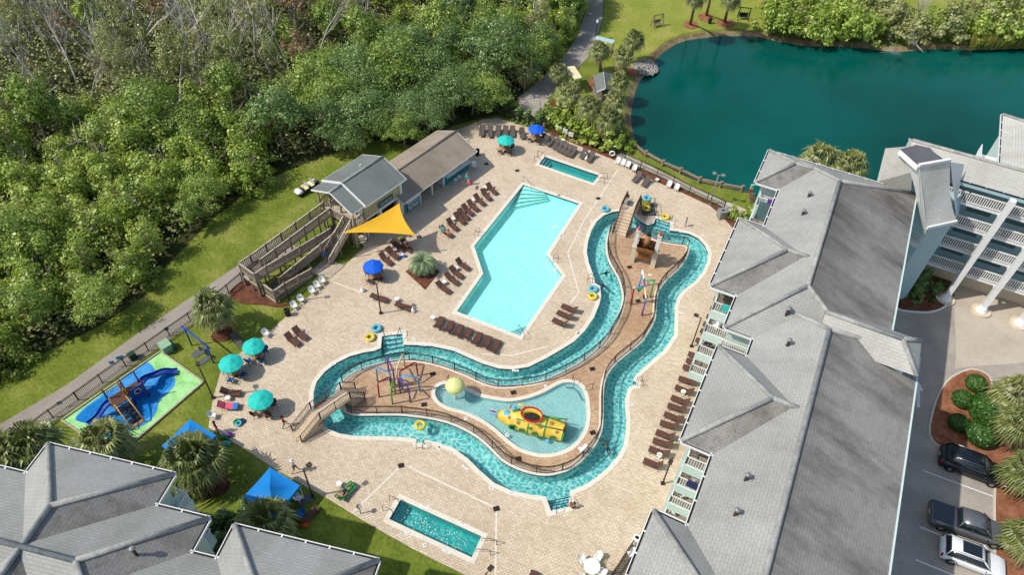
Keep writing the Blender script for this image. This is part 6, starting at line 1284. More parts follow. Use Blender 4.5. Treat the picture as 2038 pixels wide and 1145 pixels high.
# ---------------------------------------------------------------- canopy tents
def tent(cs, apex, ze, za, label, drop=.32):
    t = thing('canopy_tent', label, 'tent'); C_ = [G(x, y, ze) for x, y in cs]; A_ = G(apex[0], apex[1], za); A_.x, A_.y = sum(c.x for c in C_)/4, sum(c.y for c in C_)/4; m = MB(); N = 8; n = len(C_)
    for i in range(4):
        a, b = C_[i], C_[(i+1) % 4]; rows = []
        for j in range(N+1):
            u = j/N; rows.append([A_.lerp(a.lerp(b, k/N), u)-Vector((0, 0, .22*sin(pi*u)*(1 if True else 0)+.05*sin(pi*k/N)*u)) for k in range(N+1)])
        vs = [p for r_ in rows for p in r_]; m.add(vs, [((N+1)*j+k, (N+1)*(j+1)+k, (N+1)*(j+1)+k+1, (N+1)*j+k+1) for j in range(N) for k in range(N)], 'tent_blue', False)
        e_ = rows[-1]; m.add(list(e_)+[p-Vector((0, 0, drop)) for p in e_], [(k, N+1+k, N+2+k, k+1) for k in range(N)], 'tent_blue')
    m.build('canopy', t)
    for c in C_: m = MB(); q = c.lerp(A_, .03); m.bar((q.x, q.y, 0), (q.x, q.y, ze), .05, .05, 'white_plastic'); m.build('leg', t)
    m = MB()
    for i in range(4): a, b = C_[i].lerp(A_, .03), C_[(i+1) % 4].lerp(A_, .03); m.bar((a.x, a.y, ze-.15), (b.x, b.y, ze-.15), .03, .03, 'white_plastic')
    m.build('truss', t); return C_
tent([(484,990),(537,931),(597,967),(545,1030)], (540,975), 2.1, 2.95, 'bright blue canopy tent nearest the lower edge, between palm and lamp')
tent([(322,888),(378,835),(430,867),(374,925)], (377,868), 2.1, 2.9, 'bright blue canopy tent below the playground, half behind a palm')

# ---------------------------------------------------------------- playground
pg = thing('play_surface', 'green and blue rubber playground pad with wooden edging', 'play surface'); PAD = GG([(320,701),(405,762),(232,911),(123,838)]); m = MB(); m.prism(PAD, -.05, .05, 'kerb_concrete', 'play_green'); m.build('pad', pg)
m = MB(); m.sheet([GG(spline([(150,836),(170,812),(215,779),(240,760),(290,722),(312,742),(318,748),(334,742),(347,750),(348,768),(336,782),(318,800),(312,820),(296,842),(262,858),(236,870),(210,872),(185,862),(175,846)], 4))], .056, 'play_sky'); m.build('blue_patch', pg)
m = MB(); m.sheet([GG(spline([(152,834),(180,808),(212,788),(216,800),(190,822),(172,842)], 4))], .062, 'play_deep'); m.build('blue_patch', pg)
m = MB(); m.sheet([GG(spline([(226,836),(258,792),(300,772),(320,752),(338,748),(343,764),(322,786),(306,806),(296,832),(266,848)], 4))], .062, 'play_deep'); m.build('blue_patch', pg)
m = MB()
for a, b in zip(PAD, PAD[1:]+PAD[:1]): m.bar(a+Vector((0, 0, .08)), b+Vector((0, 0, .08)), .14, .18, 'wood_new')
m.build('edging', pg)
ps = thing('play_set', 'two-tower playground set with blue slides, orange arch bridge and steps', 'playground set'); gA, gB = G(203,836), G(338,752); PXv = (gB-gA).normalized(); PYv = Vector((-PXv.y, PXv.x, 0)); PL = (gB-gA).length
def PP(x, y, z=0): v_ = gA+PXv*x+PYv*y; return Vector((v_.x, v_.y, z))
x1, x2 = PL*.30, PL*.54; hd = .62
for x, mat in ((x1, 'play_orange'), (x2, 'play_brown')):
    m = MB(); m.prism([PP(x-hd, -hd), PP(x+hd, -hd), PP(x+hd, hd), PP(x-hd, hd)], 1.12, 1.2, 'bronze_metal', 'brown_sling', True); m.build('platform', ps)
    for sx in (-1, 1):
        for sy in (-1, 1): m = MB(); q = PP(x+sx*hd, sy*hd); m.tube([q, q+Vector((0, 0, 2.5))], .06, 'play_orange' if (sx*sy > 0 and x == x1) else 'play_brown' if x == x2 else 'rubber_black', 8); m.build('post', ps)
def slide(pts, w_, label):
    m = MB(); n = len(pts); vs = []
    for i, p in enumerate(pts):
        d = (pts[min(i+1, n-1)]-pts[max(0, i-1)]); d.z = 0; d.normalize(); s_ = Vector((-d.y, d.x, 0))*w_/2; vs += [p+s_+Vector((0, 0, .22)), p+s_, p-s_, p-s_+Vector((0, 0, .22))]
    m.add(vs, [(4*i+j, 4*i+j+1, 4*i+5+j, 4*i+4+j) for i in range(n-1) for j in range(3)], 'play_blue', False); m.build('slide', ps)
slide([PP(x1-hd+(-2.0)*t, .1, 1.2-1.0*t+.12*sin(2*pi*t)) for t in [i/9 for i in range(10)]]+[PP(x1-hd-2.3, .1, .2)], .6, '')
slide([PP(x2+hd+2.7*t, .1+.5*sin(pi*t), 1.2-.95*t+.12*sin(3*pi*t)) for t in [i/11 for i in range(12)]]+[PP(x2+hd+3.0, -.1, .24)], .6, '')
m = MB(); n = 9; vs = []
for i in range(n+1): t = i/n; z = 1.2+.45*sin(pi*t); vs += [PP(x1+hd+(x2-x1-2*hd)*t, -.5, z), PP(x1+hd+(x2-x1-2*hd)*t, .5, z)]
m.add(vs, [(2*i, 2*i+2, 2*i+3, 2*i+1) for i in range(n)], 'play_orange'); m.build('arch_bridge', ps)
for s_ in (-.52, .52):
    m = MB(); m.tube([PP(x1+hd+(x2-x1-2*hd)*i/n, s_, 1.75+.45*sin(pi*i/n)) for i in range(n+1)], .035, 'play_orange', 6)
    for i in range(1, n, 1): q = PP(x1+hd+(x2-x1-2*hd)*i/n, s_, 1.2+.45*sin(pi*i/n)); m.tube([q, q+Vector((0, 0, .55))], .015, 'play_orange', 4)
    m.build('guard_rail', ps)
for i in range(5):
    m = MB(); y = -hd-.25-.42*i; z = 1.0-.22*i; m.prism([PP(x1-.5, y-.18), PP(x1+.5, y-.18), PP(x1+.5, y+.2), PP(x1-.5, y+.2)], z-.06, z, 'rubber_black' if i < 4 else 'tan_table', None, True); m.build('step', ps)
for s_ in (-.55, .55): m = MB(); m.tube([PP(x1+s_, -hd, 1.7), PP(x1+s_, -hd-1.2, 1.2), PP(x1+s_, -hd-2.2, .6), PP(x1+s_, -hd-2.2, 0)], .05, 'play_orange', 7); m.build('guard_rail', ps)
m = MB(); m.prism([PP(x2-hd, -hd-.05), PP(x2+hd, -hd-.05), PP(x2+hd, -hd+.02), PP(x2-hd, -hd+.02)], .5, 2.0, 'play_blue', None, True); o = m.build('play_panel', ps); m = MB(); c = PP(x2, -hd-.08, 1.5)
RM = Matrix((( PXv.x, 0, PYv.x), (PXv.y, 0, PYv.y), (0, 1, 0))); m.torus(c, .26, .04, 'cloth_white', 16, 6, RM); m.ball(c, (.22, .03, .22), 'play_brown', 12, 6); m.build('wheel', o)
m = MB()
for k in range(8): q = PP(x1-hd+.16*k, hd, 1.2); m.tube([q, q+Vector((0, 0, .85))], .018, 'play_orange', 4)
m.tube([PP(x1-hd, hd, 2.05), PP(x1+hd, hd, 2.05)], .03, 'play_orange', 5); m.build('guard_rail', ps)
sw = thing('swing_set', 'blue single-beam swing frame with two seats on the lawn', 'swing'); b0_, b1_ = G(382,688), G(425.6,723); up = Vector((0, 0, 1)); hh = 2.55; dd = (b1_-b0_).normalized(); m = MB(); m.tube([b0_-dd*.35+up*hh, b1_+dd*.5+up*hh], .085, 'play_blue', 10); m.build('beam', sw)
for q in (b0_, b1_): m = MB(); m.tube([q, q+up*hh], .07, 'play_blue', 8); m.build('post', sw)
for f in (.42, .72):
    q = b0_.lerp(b1_, f); m = MB(); n_ = Vector((-dd.y, dd.x, 0))
    for s_ in (-.22, .22): m.tube([q+dd*s_+up*hh, q+dd*s_+n_*.1+up*.5], .012, 'chrome', 4)
    m.build('chain', sw); m = MB(); m.bar(q-dd*.26+n_*.1+up*.5, q+dd*.26+n_*.1+up*.5, .2, .04, 'rubber_black', up); m.build('seat', sw)
for i, P_ in enumerate(([(379,706),(404,690),(414,698),(388,715)], [(393,721),(416,707),(421,712),(402,728)])):
    m = MB(); m.prism(GG(P_), 0, .03, 'mulch_brown' if False else 'mat_grey'); o = m.build('rubber_mat'); tag(o, ['grey wear mat under the upper swing seat', 'grey wear mat under the lower swing seat'][i], 'mat', 'mats under the swings')
p = G(333,697); ub = thing('utility_box', 'pale green electrical cabinet at the top of the playground', 'utility box', p, PXv.to_2d().angle_signed(Vector((1, 0))) if False else atan2(PXv.y, PXv.x)+pi/2); m = MB(); m.box((0, 0, .45), (1.0, .9, .9), 'electric_green'); m.box((0, 0, .92), (1.04, .94, .05), 'electric_green'); m.build('cabinet', ub); m = MB(); m.box((-.1, -.55, .3), (.9, .3, .6), 'electric_dark'); m.build('door', ub)
m = MB(); m.box((0, 0, .4), (.6, .5, .8), 'electric_dark'); o = m.build('utility_box'); o.location = G(266,714); o.rotation_euler.z = .9; tag(o, 'dark green box on the fence line above the playground', 'utility box')
for i, (x, y) in enumerate(((244,722),(228,732),(336,665),(125,812))):
    m = MB(); m.box((0, 0, .75), (.62 if i == 0 else .4, .03, .42 if i < 3 else .5), 'sub_blue' if i != 3 else 'cloth_white'); o = m.build('notice_board'); o.location = G(x, y); o.rotation_euler.z = .52; tag(o, ['larger blue notice board hung on the walkway fence', 'small blue round notice on the walkway fence', 'small blue notice at the upper walkway fence', 'white banner on the lower walkway fence'][i], 'sign', 'notices on the walkway fence')
for i, (x, y) in enumerate(((1112,268),(1123.5,272),(1135,279))):
    m = MB(); m.box((0, 0, .85), (.62, .04, .62), 'cloth_white'); 
    for k in range(4): m.box((0, -.025, .7+.1*k), (.44, .01, .03), 'cloth_grey')
    o = m.build('notice_board'); o.location = G(x, y)+Vector((0, 0, .05)); o.rotation_euler.z = -.42; tag(o, 'white rules board on the lake fence, %s from the left' % ORD[i], 'sign', 'white boards on the lake fence')
t = thing('life_ring', 'white life ring hung on the lake fence by the hedge', 'life ring', G(1217,315)); m = MB(); m.torus((0, 0, .75), .3, .09, 'white_plastic', 20, 8, Matrix.Rotation(pi/2, 3, 'X')); m.build('ring', t); m = MB(); m.tube([(0, .12, 0), (0, .12, 1.2)], .04, 'bronze_metal', 6); m.build('post', t)
t = thing('marker_post', 'white and orange marker sign on the lake bank by the roof corner', 'sign', G(1492,386)); m = MB(); m.box((0, 0, .55), (.36, .1, .5), 'orange_plastic'); m.box((0, 0, 1.1), (.34, .1, .6), 'white_plastic'); m.box((0, -.06, 1.15), (.24, .02, .3), 'cloth_teal'); m.build('board', t); m = MB(); m.box((0, 0, .15), (.08, .08, .3), 'wood_log'); m.build('post', t)
def bin_(x, y, label, mat='rubber_black', h=.85, r_=.28, box=False):
    t = thing('litter_bin', label, 'bin', G(x, y)); m = MB()
    if box: m.box((0, 0, h/2), (.9, .8, h), mat, .3); m.box((0, 0, h+.04), (1.0, .9, .1), 'grey_metal', .3)
    else: m.lathe((0, 0, 0), [(r_*.85, 0), (r_, h*.8), (r_*1.05, h), (r_*.6, h+.08), (r_*.5, h-.05)], mat, 16)
    m.build('body', t); m = MB(); m.cyl((0, 0, h-.04 if not box else h+.09), r_*.5, .03, 'rubber_black', 12); m.build('opening', t)
bin_(573.5,628,'dark round bin beside the lowest white chair'); bin_(1435,433,'grey square towel cabinet beside the right roof corner','grey_metal',1.0,.3,True); bin_(1264,1082,'white-rimmed round bin at the railed patio by the bottom right roof','white_plastic',1.0,.3); bin_(1412,46,'dark bin between the far palms')
bin_(950,309,'dark tall bin at the far corner of the snack bar')
# railed patio at the bottom right
m = MB(); m.prism(GG([(1262,1080),(1284,1088),(1240,1180),(1205,1165)]), 0, .1, 'wood_dark'); o = m.build('patio_floor', None); tag(o, 'dark plank patio tucked under the bottom right roof', 'patio'); fence('low brown rail edging the plank patio at the bottom right', GG([(1284,1088),(1262,1080),(1205,1168)]), 1.0, 'bronze_metal', .2, 2.0)
# small things on the ground
m = MB()
for k, (dx, dy, mt, s_) in enumerate(((0,0,'sub_green',.28),(.35,.1,'cloth_navy',.2),(.15,-.15,'tube_blue',.22))): m.torus((dx, dy, .1+.02*k), s_, .09, mt, 16, 8)
o = m.build('pool_float'); o.location = G(473,842); tag(o, 'green and blue pool floats heaped on the deck near the walker', 'pool float')
for (x, y, mt, l) in ((449,873,'sub_green','green beach bag behind the far blue tent'),(456,868,'pipe_purple','purple beach bag behind the far blue tent'),(452,886,'cloth_teal','teal camp seat behind the far blue tent'),(720,520,'cloth_white','white folded towel'),(802,511,'cloth_blue','blue and white bag on the deck under the sail'),(1081,267,'cloth_navy','blue cooler beside the far blue umbrella')):
    if l.startswith('white'): continue
    m = MB(); m.box((0, 0, .17), (.5, .36, .3), mt); m.ball((0, 0, .32), (.24, .17, .1), 'cloth_white' if mt in ('cloth_blue', 'cloth_navy') else mt, 10, 6); m.tube([(-.15, 0, .38), (0, 0, .55), (.15, 0, .38)], .015, mt, 4); o = m.build('beach_bag'); o.location = G(x, y); tag(o, l, 'bag')
t = thing('picnic_bench', 'brown bench beside the near blue tent', 'bench', G(617,1030), radians(52)); m = MB(); m.box((0, 0, .42), (1.6, .55, .06), 'brown_sling'); m.build('seat', t)
for x in (-.7, .7): m = MB(); m.box((x, 0, .2), (.08, .5, .4), 'bronze_metal'); m.build('leg', t)
chair(598,1026,-140,'blue and white camp chair beside the near blue tent',None,'tent_blue'); chair(570,1004,-40,'teal camp chair in the shade of the near blue tent',None,'teal_canvas')
m = MB(); m.ball((0, 0, .2), (.36, .3, .2), 'orange_plastic', 12, 8); m.ball((.2, .1, .34), (.16, .14, .1), 'cloth_red', 8, 6); o = m.build('beach_bag'); o.location = G(606,1046); tag(o, 'orange bag on the grass by the bench', 'bag')
chair(595,993,60,'white camp chair at the edge of the near blue tent',None)
m = MB(); m.box((0, 0, .02), (1.2, .7, .03), 'mat_grey', .6); o = m.build('ground_mat'); o.location = G(607,996); tag(o, 'grey mat on the grass beside the near blue tent', 'mat')

# ---------------------------------------------------------------- lakeside huts and lawn furniture
def posts4(par, P_, z0, z1, r_=.07, mat='wood_grey'):
    for p in P_: m = MB(); m.tube([(p.x, p.y, z0), (p.x, p.y, z1)], r_, mat, 6); m.build('post', par)
def slab(P_, z, th, mat, edge): m = MB(); m.prism(P_, z-th, z, edge, mat, True); return m
h1 = thing('pump_hut', 'small open hut with grey gable roof near the lake edge', 'hut'); a, b, c, d_ = G(1180.5,150,2.3), G(1187,183,2.3), G(1219,146.5,2.3), G(1222,180,2.3); r0, r1 = G(1201,142,3.1), G(1205,176,3.1); m = MB(); m.poly([a, b, r1, r0], 'shingle_green'); m.poly([r0, r1, d_, c], 'shingle_green'); m.bar(r0, r1, .14, .06, 'ridge_cap'); m.bar(b, r1, .06, .14, 'white_paint'); m.build('roof', h1)
ctr = (a+b+c+d_)/4; P_ = [p.lerp(ctr, .14) for p in (a, b, d_, c)]; posts4(h1, P_, 0, 2.4); m = MB(); m.prism(P_, 0, 1.0, 'wood_grey', 'wood_dark'); m.build('wall', h1)
h2 = thing('cream_canopy', 'flat cream canopy on posts beside the paved circle', 'canopy'); P_ = GG([(1129,133),(1143,131),(1158.5,154.5),(1143.5,158)], 2.3); slab(P_, 2.35, .12, 'pipe_cream', 'white_paint').build('roof', h2); ctr = sum(P_, Vector())/4; posts4(h2, [p.lerp(ctr, .1) for p in P_], 0, 2.25)
h3 = thing('tin_shelter', 'pale blue-white roofed shelter beside the cart road', 'shelter'); P_ = GG([(1187,71),(1224,80),(1220,86),(1184,77)], 2.3); slab(P_, 2.35, .1, 'aqua_wall', 'white_paint').build('roof', h3); ctr = sum(P_, Vector())/4; posts4(h3, [p.lerp(ctr, .1) for p in P_], 0, 2.25)
m = MB(); r = random.Random(12)
for i in range(330):
    a = r.uniform(0, 6.28); q = r.random()**.5; p = G(1283,133)+Vector((cos(a)*2.0*q, sin(a)*2.2*q, .55*(1-q)-.1)); m.ball(p, (r.uniform(.12, .24), r.uniform(.12, .22), r.uniform(.1, .18)), 'stone_grey', 6, 4, Matrix.Rotation(r.uniform(0, 3), 3, 'Z'))
o = m.build('rock_pile'); o['kind'] = 'stuff'; tag(o, 'grey riprap stones heaped at the lake edge', 'rock pile')
def swingbench(x, y, rz, label, mat):
    t = thing('porch_swing', label, 'garden swing', G(x, y), rz); up = Vector((0, 0, 1))
    for s_ in (-.85, .85):
        m = MB(); m.bar((s_, -.6, 0), (s_, 0, 1.9), .09, .09, mat); m.bar((s_, .6, 0), (s_, 0, 1.9), .09, .09, mat); m.bar((s_, -.35, .8), (s_, .35, .8), .08, .08, mat); m.build('frame', t)
    m = MB(); m.bar((-1, 0, 1.92), (1, 0, 1.92), .1, .12, mat); m.build('beam', t); m = MB(); m.box((0, 0, .5), (1.3, .5, .06), mat); m.box((0, .27, .78), (1.3, .06, .5), mat); m.build('seat', t)
    m = MB(); 
    for s_ in (-.6, .6): m.tube([(s_, -.2, .5), (s_, 0, 1.9)], .012, 'rubber_black', 4)
    m.build('chain', t)
swingbench(1307,52,.5,'pale timber garden swing on the far lawn left of the palms','wood_log'); swingbench(1478,38,-.1,'dark canopy garden swing on the far lawn right of the palms','rubber_black')
def bike(x, y, rz, label):
    t = thing('bicycle', label, 'bicycle', G(x, y), rz, 'bicycles by the rock pile'); RX_ = Matrix.Rotation(pi/2, 3, 'X')
    for s_ in (-.5, .5): m = MB(); m.torus((s_, 0, .34), .31, .03, 'rubber_black', 18, 6, RX_); m.build('wheel', t)
    m = MB(); m.tube([(-.5, 0, .34), (-.05, 0, .32), (.35, 0, .8), (-.15, 0, .78), (-.5, 0, .34)], .022, 'grey_metal', 5); m.tube([(-.05, 0, .32), (-.2, 0, .9)], .02, 'grey_metal', 5); m.tube([(.5, 0, .34), (.33, 0, .95)], .022, 'grey_metal', 5); m.build('frame', t)
    m = MB(); m.tube([(.3, -.28, .97), (.36, 0, .96), (.3, .28, .97)], .018, 'rubber_black', 5); m.build('handlebar', t); m = MB(); m.ball((-.2, 0, .93), (.13, .07, .04), 'rubber_black', 8, 6); m.build('saddle', t)
bike(1230,141,.2,'left one of two bicycles parked by the rock pile palms'); bike(1238,139,.4,'right one of two bicycles parked by the rock pile palms')

# things on the balconies
for i, (a_, b_, z, lb_) in enumerate(((SB1+.55, bN-.7, FLR[2], 'white chair on the third balcony up, above the upper loungers'), (SB1+.55, bN-1.1, FLR[1], 'white chair on the second balcony up, above the upper loungers'), (s3+.75, bL+1.3, FLR[0], 'white chair on the lowest balcony of the lower stack'), (s3+.75, bL+1.4, FLR[1], 'white chair on the second balcony of the lower stack'), (s3+.75, bL+1.9, FLR[2], 'white chair on the third balcony of the lower stack'))):
    dup(CH['white_plastic'], AB(a_, b_, z), 3.6+i, lb_, 'white chairs on the balconies')
for a_, b_, z, mt, lb_ in ((SB1-.28, bN-.4, FLR[3], 'cloth_teal', 'teal towel hung over the top balcony rail above the upper loungers'), (s3-.13, bL+1.7, FLR[2], 'cloth_navy', 'blue towel hung over the third balcony rail of the lower stack'), (s0-.33, bW+1.9, FLR[3], 'pipe_purple', 'purple towel hung over the balcony rail nearest the lake')):
    m = MB(); m.prism([AB(a_-.05, b_-.35), AB(a_+.09, b_-.35), AB(a_+.09, b_+.35), AB(a_-.05, b_+.35)], z+.45, z+1.12, mt); o = m.build('beach_towel'); tag(o, lb_, 'towel')
# ---------------------------------------------------------------- vehicles
plain('car_black', K(24, 26, 34), .22, 0, .05, 2, .6); plain('car_grey', K(112, 114, 118), .3, .3, .05, 2, .6); plain('car_white', K(238, 240, 240), .25, 0, .03, 2, .6)
plain('car_glass', K(30, 40, 44), .08, 0, .1, 2, .8); plain('tail_red', K(170, 20, 30), .25); plain('bed_cover', K(70, 78, 88), .6, 0, .08)
def loft(m, secs, mat, smooth=True, cap=True):
    n = len(secs[0]); vs = [p for s_ in secs for p in s_]; N = len(secs)
    fs = [(i*n+k, i*n+(k+1) % n, (i+1)*n+(k+1) % n, (i+1)*n+k) for i in range(N-1) for k in range(n)]
    if cap: fs += [tuple(range(n-1, -1, -1)), tuple((N-1)*n+k for k in range(n))]
    return m.add(vs, fs, mat, smooth)
def sec(x, w, z0, z1, r=.12, top=None):
    """rounded car cross-section at x: half width w, from z0 to z1; top = half width at the top"""
    t = w-.06 if top is None else top
    return [(x, -w*.92, z0), (x, -w, z0+r), (x, -w, z0+(z1-z0)*.62), (x, -t, z1-r*.35), (x, -t*.8, z1), (x, 0, z1+.03), (x, t*.8, z1), (x, t, z1-r*.35), (x, w, z0+(z1-z0)*.62), (x, w, z0+r), (x, w*.92, z0)]
def vehicle(name, label, loc, rz, L, W_, prof, green, roof, paint, wb, kind, tr_=.36):
    """prof: stations (x, halfwidth factor, z0, z1) of the body; green: greenhouse stations (x, half width, z top)"""
    t = thing(name, label, 'car' if kind != 'truck' else 'pickup truck', loc, rz); w = W_/2
    m = MB(); loft(m, [sec(x, w*f, z0, z1) for x, f, z0, z1 in prof], paint); m.build('body', t)
    m = MB(); loft(m, [sec(x, hw, zb, zt, .05, tw) for x, hw, zb, zt, tw in green], 'car_glass'); m.build('windows', t)
    m = MB(); loft(m, [[(x, -hw, z), (x, -hw*.97, z+.05), (x, 0, z+.085), (x, hw*.97, z+.05), (x, hw, z)] for x, hw, z in roof], paint); o = m.build('roof', t)
    g0, g1 = green[0], green[-1]
    for xa, xb in ((roof[0], g0), (roof[-1], g1)):
        for s_ in (-1, 1): m = MB(); m.tube([(xa[0], s_*xa[1]*.98, xa[2]+.03), (xb[0], s_*xb[1]*1.0, xb[2]+.04)], .05, paint, 6); m.build('pillar', t)
    xm = (roof[0][0]+roof[-1][0])/2
    for s_ in (-1, 1):
        m = MB(); m.bar((xm, s_*roof[0][1]*1.0, roof[0][2]+.02), (xm, s_*(w-.04), prof[3][3]-.05), .07, .05, paint, (1, 0, 0)); m.build('pillar', t)
        m = MB(); m.ball((green[-1][0]-.45, s_*(w+.12), prof[3][3]+.08), (.09, .13, .09), paint, 8, 6); m.build('mirror', t)
    if kind == 'suv' or kind == 'white':
        for s_ in (-1, 1): m = MB(); m.tube([(roof[0][0]+.15, s_*roof[0][1]*.93, roof[0][2]+.12), (roof[-1][0]-.15, s_*roof[0][1]*.93, roof[0][2]+.12)], .025, 'chrome' if kind == 'suv' else 'rubber_black', 6); m.build('roof_rail', t)
    RX_ = Matrix.Rotation(pi/2, 3, 'X')
    for x in (-wb/2, wb/2):
        for s_ in (-1, 1):
            m = MB(); m.torus((x, s_*(w-.1), tr_), tr_-.11, .12, 'rubber_black', 20, 8, RX_); o = m.build('wheel', t); m = MB(); m.ball((x, s_*(w-.04), tr_), (tr_*.58, .05, tr_*.58), 'chrome' if kind != 'truck' else 'grey_metal', 14, 6); m.build('rim', o)
            m = MB(); m.tube([(x+tr_*1.15*cos(pi*k/8), s_*(w-.005), tr_+tr_*1.15*sin(pi*k/8)) for k in range(9)], .035, 'rubber_black', 5); m.build('wheel_arch', t)
    xf, xb = prof[-1][0], prof[0][0]
    for s_ in (-1, 1):
        m = MB(); m.ball((xf-.2, s_*w*.72, prof[-2][3]-.16), (.16, .24, .09), 'white_plastic', 10, 6); m.build('headlight', t)
        m = MB(); m.ball((xb+.1, s_*w*.84, prof[1][3]-.2), (.1, .12, .2), 'tail_red', 10, 6); m.build('taillight', t)
    m = MB(); m.box((xf-.03, 0, .55), (.08, w*1.1, .22), 'rubber_black'); m.build('grille', t); m = MB(); m.box((xb, 0, .72), (.03, .42, .14), 'white_plastic'); m.build('number_plate', t)
    m = MB(); m.box((0, 0, .27), (L*.9, W_*.86, .1), 'rubber_black'); m.build('underbody', t)
    return t
def park(fr, rr, wb, W_):
    """front and rear near-side wheel contact pixels -> centre, heading"""
    a, b = G(*rr), G(*fr); rz = ang(a, b); d = Vector((cos(rz), sin(rz), 0)); n = Vector((-d.y, d.x, 0)); c = (a+b)/2+n*(W_/2-.1); return c, rz, (b-a).length
c, rz, L_ = park((1966,968), (1888.5,938.5), 2.9, 1.95)
suv_g = [(-2.2, .86, 1.0, 1.08, .84), (-1.95, .86, 1.0, 1.66, .7), (-.3, .86, 1.0, 1.72, .7), (.45, .86, 1.0, 1.66, .68), (1.2, .84, 1.02, 1.08, .78)]
suv_p = [(-2.48, .84, .45, .9), (-2.35, .97, .32, 1.04), (-1.2, 1, .28, 1.07), (.3, 1, .28, 1.06), (1.2, 1, .28, 1.05), (1.9, .98, .28, .99), (2.35, .92, .3, .9), (2.52, .76, .36, .72)]
vehicle('parked_suv', 'black shiny SUV with chrome roof rails parked beside the mulch island', c, rz, 5.0, 1.95, suv_p, suv_g, [(-2.0, .7, 1.64), (-1.0, .72, 1.7), (-.1, .72, 1.7), (.5, .68, 1.64)], 'car_black', min(3.2, L_), 'suv').scale = (1.06, 1.04, 1.04)
c, rz, L_ = park((1973,1092), (1868.5,1055.5), 3.5, 2.0)
wb = min(3.9, L_)
tk_p = [(-2.95, .95, .5, 1.0), (-2.9, 1, .4, 1.12), (-1.2, 1, .35, 1.14), (0, 1, .35, 1.12), (1.4, 1, .35, 1.1), (2.2, .98, .35, 1.06), (2.75, .92, .38, .98), (2.9, .82, .45, .8)]
tk_g = [(-1.0, .87, 1.05, 1.12, .85), (-.85, .87, 1.05, 1.76, .72), (.1, .87, 1.05, 1.82, .73), (.75, .87, 1.05, 1.74, .7), (1.45, .85, 1.06, 1.12, .8)]
tk = vehicle('pickup_truck', 'grey crew-cab pickup truck with dark bed cover parked between two cars', c, rz, 5.9, 2.02, tk_p, tk_g, [(-.9, .73, 1.74), (-.1, .74, 1.8), (.3, .74, 1.8), (.8, .7, 1.72)], 'car_grey', wb, 'truck', .42)
m = MB(); m.box((-1.95, 0, 1.17), (1.75, 1.78, .05), 'bed_cover'); m.build('bed_cover', tk); m = MB(); m.box((-1.02, 0, 1.2), (.14, 1.75, .1), 'rubber_black'); m.build('bed_rail', tk)
a = G(1888, 1124); d = Vector((cos(rz), sin(rz), 0)); n = Vector((-d.y, d.x, 0)); c = a+d*1.42+n*.87
wh = vehicle('parked_car', 'white crossover car with dark glass roof, nearest the bottom right corner', c, rz-.03, 4.6, 1.88, [(x*.93, f, z0, z1*.95) for x, f, z0, z1 in suv_p], [(x*.93, a_, b_*.95, z*.95, tw) for x, a_, b_, z, tw in suv_g], [(-1.86, .68, 1.56), (-.9, .7, 1.61), (-.1, .7, 1.61), (.46, .66, 1.56)], 'car_white', 2.8, 'white')
m = MB(); m.box((-.45, 0, 1.71), (1.35, 1.0, .012), 'car_glass'); m.build('sunroof', wh); m = MB(); m.box((-.45, 0, 1.72), (.05, 1.0, .012), 'rubber_black'); m.build('roof_bar', wh)
# golf cart, open, three rows
p0, p1 = G(586,389,.3), G(634,362,.3); rz = ang(p1, p0); gc = thing('golf_cart', 'white open golf cart loaded with gear parked on the grass behind the pool house', 'golf cart', (p0.x*.5+p1.x*.5, p0.y*.5+p1.y*.5, 0), rz); GL = (p0-p1).length*.92; gc.scale = (.95, .9, .85)
m = MB(); m.box((0, 0, .42), (GL, 1.15, .16), 'rubber_black'); m.build('chassis', gc)
m = MB(); loft(m, [sec(GL*.25, .55, .35, .78), sec(GL*.38, .58, .35, .86), sec(GL*.5, .42, .4, .66)], 'white_plastic'); m.build('cowl', gc)
m = MB(); m.tube([(GL*.24, -.55, .8), (GL*.16, -.52, 1.75), (GL*.16, .52, 1.75), (GL*.24, .55, .8)], .03, 'rubber_black', 6); m.build('windscreen_frame', gc)
for x in (.06, -.2): m = MB(); m.box((GL*x, 0, .72), (.5, 1.1, .14), 'pipe_cream'); m.box((GL*x-.28, 0, 1.0), (.1, 1.1, .5), 'cloth_grey'); m.build('seat', gc)
m = MB(); m.box((-GL*.4, 0, .62), (GL*.2, 1.15, .1), 'rubber_black'); m.build('cargo_bed', gc)
for i, (x, y, mt) in enumerate(((-.34,.2,'cloth_lime'),(-.42,-.25,'cloth_white'),(-.46,.3,'cloth_navy'),(-.36,-.1,'cloth_blue'))): m = MB(); m.ball((GL*x, y, .82), (.24, .2, .17), mt, 8, 6); m.build('cargo', gc)
RX_ = Matrix.Rotation(pi/2, 3, 'X')
for x in (-.36, .34):
    for s_ in (-.52, .52): m = MB(); m.torus((GL*x, s_, .25), .17, .09, 'rubber_black', 16, 8, RX_); m.build('wheel', gc)

